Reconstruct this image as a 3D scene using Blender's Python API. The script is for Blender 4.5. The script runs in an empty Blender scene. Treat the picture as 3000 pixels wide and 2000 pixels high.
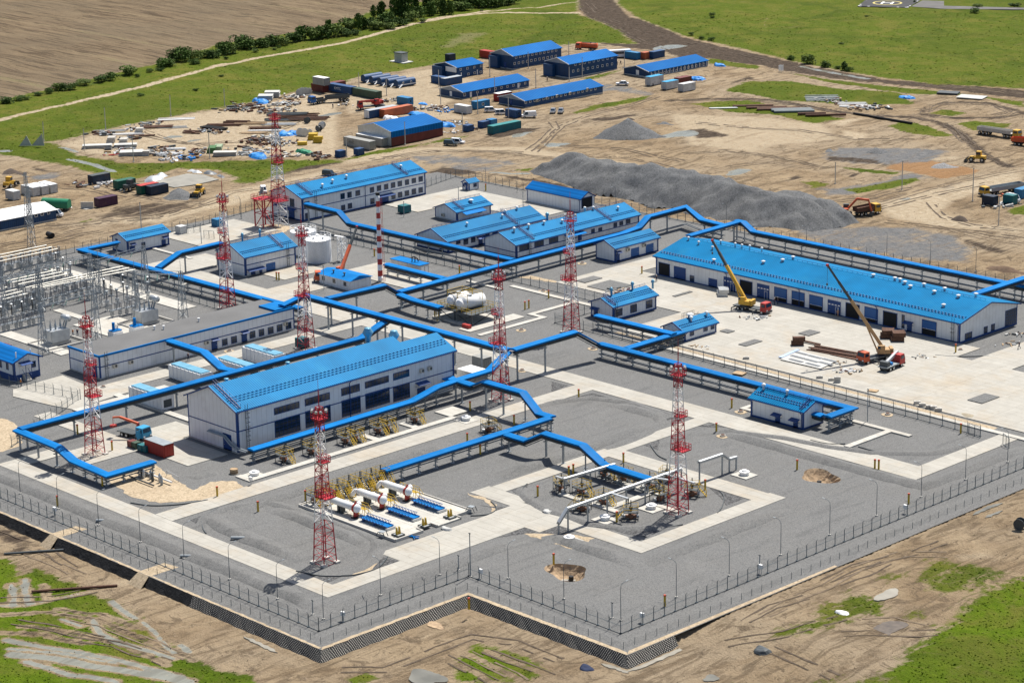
import bpy, math, random
import numpy as np
from mathutils import Vector, Matrix, geometry
rad = math.radians
SC = bpy.context.scene
COL = SC.collection
RNG = random.Random(7)
# camera
# The site grid is axis aligned: +X runs down-right in the photo, +Y runs up-right (away), Z up, metres.
CAM_H = 148.0
FPX = 7157.56                                   # focal length in photo pixels (photo 3000 wide)
PITCH, ROLL, AZ = rad(15.994), rad(1.03614), rad(46.1922)
def _basis():
 cp, sp = math.cos(PITCH), math.sin(PITCH)
 fw = Vector((0, cp,-sp)); r = Vector((1,0,0)); d = fw.cross(r)
 cr, sr = math.cos(ROLL), math.sin(ROLL)
 r2 = r * cr + d * sr; d2 = -r * sr + d * cr
 R = Matrix.Rotation(AZ,3, 'Z')
 return R @ r2, R @ d2, R @ fw
RV, DV, FV = _basis()
cam = bpy.data.cameras.new('camera'); camo = bpy.data.objects.new('camera', cam); COL.objects.link(camo)
m = Matrix((RV,-DV,-FV)).transposed().to_4x4(); m.translation = Vector((0,0, CAM_H)); camo.matrix_world = m
cam.sensor_width = 36; cam.lens = FPX / 3000 * 36; cam.clip_start = 5; cam.clip_end = 12000
SC.camera = camo
# light
SUN_DIR = Vector((-3.74,15.7,29.6)).normalized()      # towards the sun
sun_el = math.asin(SUN_DIR.z); sun_az = math.atan2(SUN_DIR.x, SUN_DIR.y)
w = bpy.data.worlds.new('World'); SC.world = w; w.use_nodes = True
nt = w.node_tree; sky = nt.nodes.new('ShaderNodeTexSky'); sky.sky_type = 'NISHITA'; sky.sun_disc = False
sky.sun_elevation = sun_el; sky.sun_rotation = sun_az; sky.air_density = 1.0; sky.dust_density = 1.6
bg = nt.nodes['Background']; nt.links.new(sky.outputs[0], bg.inputs[0]); bg.inputs[1].default_value = 0.075
sl = bpy.data.lights.new('sun', 'SUN'); sl.energy = 4.7; sl.angle = rad(0.53); sl.color = (1.0,.95,.87)
so = bpy.data.objects.new('sun', sl); COL.objects.link(so); so.rotation_euler = (-SUN_DIR).to_track_quat('-Z', 'Y').to_euler()
so.location = (-400,350,300)
SC.view_settings.view_transform = 'Standard'; SC.view_settings.look = 'None'
SC.view_settings.exposure = 0.52; SC.view_settings.gamma = 1
SC.cycles.max_bounces = 5; SC.cycles.transparent_max_bounces = 16
SC.cycles.use_denoising = True
# survey: picks on the photo -> points on the ground plane
CR = {0: (0,0,.784),1: (0,0,2.351),2: (1000,0,2.351),3: (2000,0,2.351),4: (0,667,2.351),5: (1000,667,2.351),
      6: (2000,667,2.351),7: (0,1333,2.351),8: (1000,1333,2.351),9: (2000,1333,2.351),
      11: (0,660,4.694),12: (0,960,4.694),18: (880,180,4.694),19: (350,240,2.24),20: (2700,340,2.635),21: (0,380,5.6),13: (500,560,4.694),14: (1000,760,4.694),15: (850,1350,4.694),
      16: (1550,1250,3.612),17: (2200,880,4.694)}
def g(k, x, y, z=0.0):
 """world point at height z that was picked at (x, y) of survey sheet k"""
 ox, oy, s = CR[k]
 D = RV * (ox + x / s - 1500) + DV * (oy + y / s - 1000) + FV * FPX
 t = (z - CAM_H) / D.z
 return Vector((D.x * t, D.y * t, z))
def G2(k, x, y, z=0.0):
 p = g(k, x, y, z); return (p.x, p.y)
def poly(k, pts, z=0.0): return [G2(k, x, y, z) for x, y in pts]
# materials
MATS = {}
def nodes(mt):
 mt.use_nodes = True; n = mt.node_tree; return n, n.nodes['Principled BSDF'], n.links
def mat(name, col, rough=.6, metal=0.0, var=.12, scale=.8, bump=0.0, bscale=6.0, wave=None, wamp=.08, spec=.4, dirt=None, ov=0.0, seam=None):
 """plain procedural material: base colour broken up by two noises, optional corrugation along an axis"""
 if name in MATS: return MATS[name]
 mt = bpy.data.materials.new(name); n, b, L = nodes(mt); MATS[name] = mt
 tc = n.nodes.new('ShaderNodeTexCoord')
 ns = n.nodes.new('ShaderNodeTexNoise'); ns.inputs['Scale'].default_value = scale; ns.inputs['Detail'].default_value = 5
 L.new(tc.outputs['Object'], ns.inputs['Vector'])
 mx = n.nodes.new('ShaderNodeMix'); mx.data_type = 'RGBA'
 c = Vector(col)
 mx.inputs['A'].default_value = (*(c * (1 - var)),1); mx.inputs['B'].default_value = (*[min(1, v) for v in c * (1 + var)],1)
 rp = n.nodes.new('ShaderNodeMapRange'); rp.inputs[1].default_value = .3; rp.inputs[2].default_value = .7
 L.new(ns.outputs[0], rp.inputs[0]); L.new(rp.outputs[0], mx.inputs['Factor'])
 out = mx.outputs['Result']
 if dirt:
  n2 = n.nodes.new('ShaderNodeTexNoise'); n2.inputs['Scale'].default_value = dirt[1]; n2.inputs['Detail'].default_value = 6
  L.new(tc.outputs['Object'], n2.inputs['Vector'])
  r2 = n.nodes.new('ShaderNodeMapRange'); r2.inputs[1].default_value = .55; r2.inputs[2].default_value = .75; r2.inputs[4].default_value = dirt[2]
  L.new(n2.outputs[0], r2.inputs[0])
  m2 = n.nodes.new('ShaderNodeMix'); m2.data_type = 'RGBA'; L.new(out, m2.inputs['A']); m2.inputs['B'].default_value = (*dirt[0],1)
  L.new(r2.outputs[0], m2.inputs['Factor']); out = m2.outputs['Result']
 if ov:
  oi = n.nodes.new('ShaderNodeObjectInfo'); ro = n.nodes.new('ShaderNodeMapRange'); ro.inputs[3].default_value = 1 - ov; ro.inputs[4].default_value = 1 + ov; L.new(oi.outputs['Random'], ro.inputs[0])
  mo = n.nodes.new('ShaderNodeVectorMath'); mo.operation = 'SCALE'; L.new(out, mo.inputs[0]); L.new(ro.outputs[0], mo.inputs['Scale']); out = mo.outputs[0]
 if seam:
  def mth(op, a, b_):
   q = n.nodes.new('ShaderNodeMath'); q.operation = op
   for i, v in enumerate((a, b_)):
    if isinstance(v, float): q.inputs[i].default_value = v
    else: L.new(v, q.inputs[i])
   return q.outputs[0]
  ge = n.nodes.new('ShaderNodeNewGeometry'); s1 = n.nodes.new('ShaderNodeSeparateXYZ'); s2 = n.nodes.new('ShaderNodeSeparateXYZ'); L.new(ge.outputs['Normal'], s1.inputs[0]); L.new(tc.outputs['Object'], s2.inputs[0])
  u = mth('ADD', mth('MULTIPLY', s2.outputs[1], mth('ABSOLUTE', s1.outputs[0],0.0)), mth('MULTIPLY', s2.outputs[0], mth('ABSOLUTE', s1.outputs[1],0.0)))
  fr = mth('FRACT', mth('DIVIDE', u, float(seam[0])),0.0); f1 = mth('MULTIPLY', mth('LESS_THAN', fr, seam[1] / seam[0]), float(seam[2]))
  m4 = n.nodes.new('ShaderNodeMix'); m4.data_type = 'RGBA'; L.new(f1, m4.inputs['Factor']); L.new(out, m4.inputs['A']); m4.inputs['B'].default_value = (*(c * .35),1); out = m4.outputs['Result']
 hgt = None
 if wave:
  wv = n.nodes.new('ShaderNodeTexWave'); wv.bands_direction = wave[0]; wv.inputs['Scale'].default_value = 0.314 / wave[1]
  wv.inputs['Distortion'].default_value = 0
  L.new(tc.outputs['Object'], wv.inputs['Vector'])
  m3 = n.nodes.new('ShaderNodeMix'); m3.data_type = 'RGBA'; m3.blend_type = 'MULTIPLY'; m3.inputs['Factor'].default_value = wamp
  L.new(out, m3.inputs['A']); L.new(wv.outputs['Color'], m3.inputs['B']); out = m3.outputs['Result']; hgt = wv.outputs['Fac']
 L.new(out, b.inputs['Base Color'])
 b.inputs['Roughness'].default_value = rough; b.inputs['Metallic'].default_value = metal; b.inputs['Specular IOR Level'].default_value = spec
 if hgt is not None or bump:
  bp = n.nodes.new('ShaderNodeBump'); bp.inputs['Distance'].default_value = .05
  bp.inputs['Strength'].default_value = .35 if hgt is not None else bump
  if hgt is None:
   nb = n.nodes.new('ShaderNodeTexNoise'); nb.inputs['Scale'].default_value = bscale; nb.inputs['Detail'].default_value = 4
   L.new(tc.outputs['Object'], nb.inputs['Vector']); hgt = nb.outputs[0]; bp.inputs['Distance'].default_value = .2
  L.new(hgt, bp.inputs['Height']); L.new(bp.outputs[0], b.inputs['Normal'])
 return mt
BLUE = (.005,.2,.45); FADE = ((.02,.25,.47),.22,.6); MUD = ((.2,.15,.1),1.6,.55)
M_roofX = mat('roof_ribs_across_x', BLUE,.5,0,.14,.15, wave=('X',.5), wamp=.5, spec=.05, dirt=FADE, ov=.1)
M_roofY = mat('roof_ribs_across_y', BLUE,.5,0,.14,.15, wave=('Y',.5), wamp=.5, spec=.05, dirt=FADE, ov=.1)
M_rack = mat('rack_roof_paint',(.004,.15,.43),.55,0,.14,.3, spec=.06, dirt=((.01,.2,.46),.5,.5), ov=.1)
M_blue = mat('dark_blue_trim',(.006,.05,.2),.5)
M_wall = mat('white_panel_wall',(.76,.77,.78),.55,0,.05,.5, dirt=((.5,.47,.42),.35,.35), seam=(1.2,.06,.5))
M_grey = mat('galvanised_steel',(.3,.33,.35),.5,.3)
M_dark = mat('dark_steel',(.06,.07,.075),.6)
M_pipe = mat('steel_pipe',(.2,.22,.235),.45,.2)
M_tray = mat('tray_steel',(.035,.042,.047),.7)
M_white = mat('white_paint',(.8,.8,.79),.45,0,.05)
M_red = mat('red_mast_paint',(.42,.015,.03),.5)
M_red2 = mat('red_paint',(.42,.035,.028),.55, dirt=MUD)
M_yel = mat('yellow_paint',(.5,.33,.02),.55, dirt=((.2,.14,.06),1.5,.5))
M_orange = mat('orange_paint',(.55,.1,.035),.55, dirt=MUD)
M_conc = mat('concrete_block',(.48,.46,.42),.85,0,.12,1.5)
M_glass = mat('window_glass',(.012,.03,.055),.1,0,.2,.6, spec=.6)
M_black = mat('black_rubber',(.012,.012,.013),.7)
M_camp = mat('camp_blue_cladding',(.008,.06,.17),.55,0,.14,.5, wave=('Y',.6), wamp=.25, ov=.1, seam=(2.4,.12,.6))
M_camproof = mat('camp_roof_blue',(.003,.12,.38),.6,0,.12,.12, ov=.1, spec=.05, wave=('Y',1.1), wamp=.25, dirt=((.012,.14,.36),.25,.45))
M_rust = mat('rusty_steel',(.105,.052,.033),.85,0,.3,2)
M_wood = mat('timber',(.38,.27,.16),.8,0,.2,2)
M_teal = mat('teal_paint',(.02,.2,.2),.5)
M_sky = mat('light_blue_paint',(.03,.28,.5),.5)
M_green = mat('green_paint',(.02,.2,.1),.5)
M_hivis = mat('hi_vis_cloth',(.6,.2,.02),.8)
M_skin = mat('skin',(.5,.3,.2),.6)
M_navy = mat('navy_cloth',(.02,.03,.07),.9)
M_tarp = mat('blue_tarpaulin',(.02,.22,.6),.5,0,.25,1.5)
M_silver = mat('bare_sheet_metal',(.5,.52,.53),.4,.5,.1,1)
# mesh builder
class MB:
 def __init__(s): s.v = []; s.f = []
 def add(s, vs, fs):
  o = len(s.v); s.v += [tuple(p) for p in vs]; s.f += [tuple(i + o for i in f) for f in fs]; return s
 def box(s, x0, x1, y0, y1, z0, z1):
  return s.add([(x0, y0, z0),(x1, y0, z0),(x1, y1, z0),(x0, y1, z0),(x0, y0, z1),(x1, y0, z1),(x1, y1, z1),(x0, y1, z1)],
                     [(3,2,1,0),(4,5,6,7),(0,1,5,4),(1,2,6,5),(2,3,7,6),(3,0,4,7)])
 def cbox(s, c, d, rz=0.0, ry=0.0):
  M = Matrix.Rotation(rz,3, 'Z') @ Matrix.Rotation(ry,3, 'Y'); c = Vector(c); hx, hy, hz = d[0] / 2, d[1] / 2, d[2] / 2
  vs = [c + M @ Vector(p) for p in ((-hx,-hy,-hz),(hx,-hy,-hz),(hx, hy,-hz),(-hx, hy,-hz),(-hx,-hy, hz),(hx,-hy, hz),(hx, hy, hz),(-hx, hy, hz))]
  return s.add(vs, [(3,2,1,0),(4,5,6,7),(0,1,5,4),(1,2,6,5),(2,3,7,6),(3,0,4,7)])
 def bar(s, p, q, w=.1, h=None):
  p, q = Vector(p), Vector(q); d = q - p
  if d.length < 1e-6: return s
  d.normalize(); up = Vector((0,0,1)) if abs(d.z) < .95 else Vector((1,0,0))
  a = d.cross(up).normalized(); b = a.cross(d); h = h or w; a *= w / 2; b *= h / 2
  return s.add([p - a - b, p + a - b, p + a + b, p - a + b, q - a - b, q + a - b, q + a + b, q - a + b],
                     [(0,1,2,3),(7,6,5,4),(4,5,1,0),(5,6,2,1),(6,7,3,2),(7,4,0,3)])
 def tube(s, p, q, r, n=8, r2=None, cap=True):
  p, q = Vector(p), Vector(q); d = (q - p).normalized(); up = Vector((0,0,1)) if abs(d.z) < .95 else Vector((1,0,0))
  a = d.cross(up).normalized(); b = a.cross(d); r2 = r if r2 is None else r2
  vs = [p + (a * math.cos(t) + b * math.sin(t)) * r for t in [2 * math.pi * i / n for i in range(n)]]
  vs += [q + (a * math.cos(t) + b * math.sin(t)) * r2 for t in [2 * math.pi * i / n for i in range(n)]]
  fs = [(i,(i + 1) % n, n + (i + 1) % n, n + i) for i in range(n)]
  if cap: fs += [tuple(range(n - 1,-1,-1)), tuple(range(n,2 * n))]
  return s.add(vs, fs)
 def path(s, pts, r, n=6):
  for a, b in zip(pts, pts[1:]): s.tube(a, b, r, n)
  return s
 def bars(s, pts, w):
  for a, b in zip(pts, pts[1:]): s.bar(a, b, w)
  return s
 def prism(s, pts, z0, z1):
  n = len(pts)
  ar = sum(pts[i][0] * pts[(i + 1) % n][1] - pts[(i + 1) % n][0] * pts[i][1] for i in range(n))
  if ar < 0: pts = pts[::-1]
  return s.add([(x, y, z0) for x, y in pts] + [(x, y, z1) for x, y in pts],
                     [tuple(range(n - 1,-1,-1)), tuple(range(n,2 * n))] + [(i,(i + 1) % n, n + (i + 1) % n, n + i) for i in range(n)])
 def lathe(s, prof, c=(0,0,0), n=12):
  """profile of (r, z) revolved about a vertical axis through c"""
  o = len(s.v); vs = []; fs = []
  for r, z in prof: vs += [(c[0] + r * math.cos(2 * math.pi * i / n), c[1] + r * math.sin(2 * math.pi * i / n), c[2] + z) for i in range(n)]
  for k in range(len(prof) - 1):
   fs += [(k * n + i, k * n + (i + 1) % n,(k + 1) * n + (i + 1) % n,(k + 1) * n + i) for i in range(n)]
  fs += [tuple(range(n - 1,-1,-1)), tuple(range((len(prof) - 1) * n, len(prof) * n))]
  return s.add(vs, fs)
 def mesh(s, name, m, smooth=False):
  me = bpy.data.meshes.new(name); me.from_pydata(s.v, [], s.f); me.materials.append(m); me.update()
  if smooth: me.polygons.foreach_set('use_smooth', [True] * len(me.polygons))
  return me
def link(name, me, parent=None, loc=None, rz=0.0):
 o = bpy.data.objects.new(name, me); COL.objects.link(o)
 if parent is not None: o.parent = parent
 if loc is not None: o.location = loc
 if rz: o.rotation_euler = (0,0, rz)
 return o
def part(name, mb, m, parent, smooth=False, label=None):
 o = link(name, mb.mesh(name, m, smooth), parent)
 if label: o['label'] = label
 return o
def tag(o, label, cat, group=None, kind=None):
 if label: o['label'] = label
 if cat: o['category'] = cat
 if group: o['group'] = group
 if kind: o['kind'] = kind
 return o
def thing(name, label, cat, loc=(0,0,0), rz=0.0, group=None):
 o = link(name, None, None, Vector(loc), rz); o.empty_display_size = .5
 return tag(o, label, cat, group)
def struct(name, mb, m, smooth=False):
 o = link(name, mb.mesh(name, m, smooth)); o['kind'] = 'structure'; return o
KIDS = {}
def dup(root, loc, rz=None, label=None, group=None, scale=None):
 """copy of a thing with copies of its parts and sub-parts (meshes shared)"""
 if root.name not in KIDS: KIDS[root.name] = [(c, list(c.children)) for c in root.children]
 r = root.copy(); COL.objects.link(r); r.location = loc
 if rz is not None: r.rotation_euler = (0,0, rz)
 if scale: r.scale = scale if isinstance(scale, tuple) else (scale,) * 3
 if label: r['label'] = label
 if group: r['group'] = group
 for c, gs in KIDS[root.name]:
  d = c.copy(); COL.objects.link(d); d.parent = r
  for e in gs:
   h = e.copy(); COL.objects.link(h); h.parent = d
 return r
class Proto:
 """first use moves the original, later uses copy it"""
 def __init__(s, make): s.make = make; s.o = None; s.n = 0
 def put(s, loc, rz=0.0, label=None, group=None, scale=None):
  if s.o is None:
   s.o = s.make(); o = s.o; s.kids = True; o.location = loc; o.rotation_euler = (0,0, rz)
   if scale: o.scale = scale if isinstance(scale, tuple) else (scale,) * 3
   if label: o['label'] = label
   if group: o['group'] = group
   return o
  return dup(s.o, loc, rz, label, group, scale if scale else (1,1,1))
ORD = 'first second third fourth fifth sixth seventh eighth ninth tenth eleventh twelfth thirteenth fourteenth fifteenth sixteenth seventeenth eighteenth nineteenth twentieth'.split()
ORD += ['twenty-' + w for w in ORD[:9]] + ['thirtieth']
# terrain
def vnoise(x, y, s, seed=0):
 """smooth value noise in [0,1], numpy arrays, cell size s"""
 X = x / s; Y = y / s; xi = np.floor(X).astype(np.int64); yi = np.floor(Y).astype(np.int64); fx = X - xi; fy = Y - yi
 fx = fx * fx * (3 - 2 * fx); fy = fy * fy * (3 - 2 * fy)
 def h(a, b):
  n = (a * 374761393 + b * 668265263 + seed * 1442695041) & 0x7fffffff
  n = ((n ^ (n >> 13)) * 1274126177) & 0x7fffffff
  return ((n ^ (n >> 16)) & 0xffff) / 65535.0
 return (h(xi, yi) * (1 - fx) + h(xi + 1, yi) * fx) * (1 - fy) + (h(xi, yi + 1) * (1 - fx) + h(xi + 1, yi + 1) * fx) * fy
def sdf(x, y, P):
 """signed distance to polygon P (negative inside)"""
 d = np.full(x.shape,1e12); ins = np.zeros(x.shape, bool); n = len(P)
 for i in range(n):
  ax, ay = P[i]; bx, by = P[(i + 1) % n]; ex, ey = bx - ax, by - ay
  t = np.clip(((x - ax) * ex + (y - ay) * ey) / (ex * ex + ey * ey + 1e-9),0,1)
  d = np.minimum(d,(x - ax - ex * t) ** 2 + (y - ay - ey * t) ** 2)
  c = ((ay > y) != (by > y)); ins ^= c & (x < (bx - ax) * (y - ay) / (by - ay + 1e-12) + ax)
 d = np.sqrt(d); return np.where(ins,-d, d)
def ldist(x, y, L):
 d = np.full(x.shape,1e12)
 for (ax, ay),(bx, by) in zip(L, L[1:]):
  ex, ey = bx - ax, by - ay; t = np.clip(((x - ax) * ex + (y - ay) * ey) / (ex * ex + ey * ey + 1e-9),0,1)
  d = np.minimum(d,(x - ax - ex * t) ** 2 + (y - ay - ey * t) ** 2)
 return np.sqrt(d)
PLAT = [(-571,218.4),(-271.2,218.4),(-271.2,249.2),(-235.8,249.2),(-235.8,470),(-330,474),(-420,469),(-517,467),(-519,330),(-519,290)]
PITS = [((-266.7,268.0),3.6),((-266.9,332.9),3.6)]
EMB_H = 1.55
def base_height(x, y):
 d = sdf(x, y, PLAT)
 low = np.clip((272 - y) / 14,0,1) * np.clip((x + 480) / 60,0,1)
 low = np.maximum(low, np.clip((246 - y) / 10,0,1) * np.clip((x + 480) / 60,0,1))
 z = -0.1 - (EMB_H - .1) * low * np.clip(1.0 - (d - 60) / 80,0.3,1)
 rough = .4 * (vnoise(x, y,9,1) - .5) + .3 * (vnoise(x, y,3.2,2) - .5) + .5 * (vnoise(x, y,40,3) - .5)
 z = z + rough * np.clip((d - 1.2) / 6,0,1)
 z = np.where(d < -.3,-0.6, z)
 for (cx, cy), r in PITS: z = np.where((x - cx) ** 2 + (y - cy) ** 2 < (r + 3) ** 2,-3.2, z)
 return z
fh = Vector((FV.x, FV.y,0)).normalized(); rh = Vector((RV.x, RV.y,0)).normalized()
US = np.concatenate([np.arange(315,440,.7), np.arange(440,780,1.35), np.arange(780,1240,2.3)]); VS = np.concatenate([np.arange(-300,-110,1.7), np.arange(-110,110,.9), np.arange(110,301,1.7)])
UU, VV = np.meshgrid(US, VS, indexing='ij')
GX = UU * fh.x + VV * rh.x; GY = UU * fh.y + VV * rh.y
ATT = {k: np.zeros(GX.shape) for k in ('grass', 'dark', 'pale', 'stone', 'field', 'rusty', 'wet', 'dry', 'lush')}
def zone(k, P, W=4.0, s=1.0):
 m = s * np.clip(.5 - sdf(GX, GY, P) / (2 * W),0,1); ATT[k] = np.maximum(ATT[k], m)
def track(k, L, width, W=1.5, s=1.0):
 m = s * np.clip(.5 - (ldist(GX, GY, L) - width / 2) / (2 * W),0,1); ATT[k] = np.maximum(ATT[k], m)
# far ploughed field
FIELD = poly(1, [(-700,860),(0,688),(350,605),(600,545),(830,490),(1070,440),(1300,365),(1520,300),(1900,245),(2351,150)]) + \
 poly(2, [(210,75),(370,50),(560,8),(640,-60)]) + poly(2, [(640,-700)]) + poly(1, [(-700,-700)])
zone('field', FIELD,3)
zone('grass', poly(1, [(-500,820),(0,690),(350,605),(830,490),(1070,440),(1520,300),(1900,245),(2351,150)]) +
     poly(2, [(210,75),(560,8),(640,-60),(640,-500),(1640,-300),(1640,0),(1620,90),(1900,200),(2040,300),(1740,290),(1500,312),(1450,300),(960,400),(640,445),(400,490),(120,530),(0,575)]) +
     poly(1, [(2160,600),(1900,660),(1550,740),(1180,800),(720,890),(370,970),(200,990),(-300,1040)]),4)
zone('grass', poly(1, [(-300,1000),(200,960),(370,980),(560,1070),(860,1120),(1400,1110),(1850,1100),(2351,1100),(2351,1120),(2100,1150),(1750,1260),(1600,1260),(1620,1220),(1500,1170),(1230,1160),(960,1230),(800,1240),(500,1140),(300,1110),(0,1060),(-300,1080)]),3,.95)
zone('grass', poly(2, [(0,1095),(300,1020),(560,990),(700,955),(880,930),(880,940),(560,1000),(330,1050),(0,1110)]),2.2,.9)
zone('grass', poly(2, [(1900,-20),(1910,30),(2050,130),(2351,240)]) + poly(3, [(250,300),(560,370),(740,420),(1170,500),(1760,580),(2351,610),(2900,680),(2900,-700),(-700,-700)]),3)
for P in ([(280,620),(460,560),(700,560),(1100,610),(1500,640),(1600,720),(1100,720),(650,690)], [(50,720),(200,700),(500,690),(700,760),(1130,820),(900,850),(600,790),(300,770)],
          [(720,500),(1250,575),(1700,620),(2351,700),(2351,735),(2000,660),(1500,640),(1000,565)], [(1880,850),(2000,825),(2270,850),(2200,890),(2000,900)], [(1700,780),(1800,750),(1960,775),(1850,800)],
          [(1420,870),(1480,840),(1600,840),(1870,930),(1750,945),(1500,900)], [(1100,1300),(1300,1270),(1620,1220),(1640,1240),(1400,1310),(1200,1330)], [(820,1250),(900,1240),(1010,1270),(900,1290)],
          [(1080,1150),(1300,1160),(1500,1190),(1450,1205),(1200,1180)], [(2240,1440),(2400,1400),(2400,1490),(2260,1480)], [(160,400),(540,455),(520,480),(180,440)]):
 zone('grass', poly(3, P),2.0,.92)
for P in ([(1580,780),(1750,720),(2120,650),(2100,680),(1750,760),(1620,790)], [(1640,535),(1940,480),(1900,500),(1700,550)], [(1200,1165),(1320,1160),(1300,1185),(1210,1180)]):
 zone('grass', poly(2, P),2.0,.9)
zone('grass', poly(1, [(720,1490),(900,1430),(600,1530),(480,1530)]),1.5,.8)
zone('dry', poly(2, [(600,330),(760,230),(1100,210),(800,340)]),8,.7)
# foreground vegetation
LOWZ = -EMB_H
zone('grass', poly(7, [(-400,690),(90,720),(110,850),(250,790),(420,850),(620,930),(740,1000),(900,1080),(1010,1160),(1200,1330),(1350,1420),(1500,1480),(1750,1540),(1750,1750),(-400,1750)], LOWZ),2.0,1)
zone('grass', poly(8, [(920,1310),(1000,1300),(1250,1390),(1430,1490),(1300,1560),(800,1568),(760,1440)], LOWZ),2.2,.9)
zone('grass', poly(8, [(30,1540),(200,1500),(260,1540),(100,1600)], LOWZ),1.5,.9)
zone('grass', poly(9, [(2700,820),(2351,890),(2150,960),(1950,1090),(1720,1290),(1560,1400),(1400,1568),(1300,1750),(2700,1900)], LOWZ),4,1)
for P, s in (([(1350,890),(1560,870),(1560,900),(1400,940)],.8),([(1640,760),(1850,770),(2300,850),(2100,1000),(1900,1060),(1650,1000),(1560,930)],.62),([(1130,1000),(1300,1010),(1450,1100),(1400,1180),(1250,1180),(1100,1250),(800,1340),(560,1330),(560,1270),(900,1180),(860,1110)],.66),([(1480,1130),(1680,1120),(1700,1220),(1550,1190)],.62)):
 zone('grass', poly(9, P, LOWZ),3.0, s)
zone('lush', poly(7, [(-400,500),(2400,1800),(-400,1900)], LOWZ) ,8); zone('lush', poly(9, [(2700,700),(1500,1300),(1000,1800),(2700,1900)], LOWZ),12); zone('lush', poly(8, [(600,1250),(1600,1350),(1600,1700),(0,1700),(0,1500)], LOWZ),5)
# dark wet soil
zone('dark', poly(2, [(1640,-100),(1630,0),(1635,60),(1700,120),(1880,195),(2040,300),(1740,290),(1900,320),(2200,350),(2351,400)]) + poly(3, [(160,402),(540,452),(700,490),(1200,555),(1700,605),(2351,680),(2700,720),(2700,690),(2351,625),(1400,545),(900,465),(560,385),(260,320),(0,250)]) + poly(2, [(2100,150),(1980,120),(1880,10),(1870,-100)]),2.5)
L1 = poly(3, [(-100,690),(200,680),(600,690),(900,740),(1300,800),(1600,810),(1750,840),(1900,900),(2000,1000),(2100,1080),(2250,1150)])
track('dark', L1,5,2.2,.72)
track('dark', poly(3, [(1650,790),(1660,750),(1720,725),(1850,705),(2100,710),(2300,760),(2351,780),(2200,805),(1900,812),(1650,790)]),4,2.0,.72)
for k, P, s in ((3, [(0,900),(150,880),(370,940),(100,960)],.7),(2, [(1640,830),(2000,790),(2100,800),(1800,840)],.8),(2, [(940,940),(1200,880),(1400,880),(1300,930),(1000,950)],.75),(3, [(300,580),(420,530),(530,525),(520,545),(350,585)],.7),(1, [(0,1190),(150,1170),(180,1200),(0,1200)],.9),(1, [(230,1140),(440,1190),(250,1180)],.8),(1, [(800,1420),(1300,1390),(1350,1430),(1000,1490),(600,1520)],.62),(1, [(1000,1495),(1340,1410),(1250,1450),(900,1540)],.85),
    (1, [(1740,1200),(2150,1120),(2351,1110),(2351,1130),(1850,1215)],.85),(2, [(0,1100),(60,1150),(0,1170)],.5),(7, [(-50,470),(200,560),(270,590),(120,640),(-50,590)],.75),(7, [(60,620),(380,580),(360,610),(80,680)],.6),(6, [(1900,60),(2300,160),(2200,190),(1900,110)],.62),(3, [(960,1060),(1350,1090),(1400,1130),(1000,1110)],.66),
    (2, [(580,1180),(700,1150),(850,1170),(1350,1240),(1950,1370),(1700,1340),(1000,1200),(640,1200)],.85),(9, [(1250,1290),(1450,1180),(1600,1260),(1400,1310)],.6),(3, [(700,1220),(800,1190),(850,1220),(760,1250)],.7),(3, [(1120,1200),(1180,1180),(1240,1200),(1180,1240)],.7)):
 zone('dark', poly(k, P,0 if k < 7 else LOWZ),2.2, s)
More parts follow.
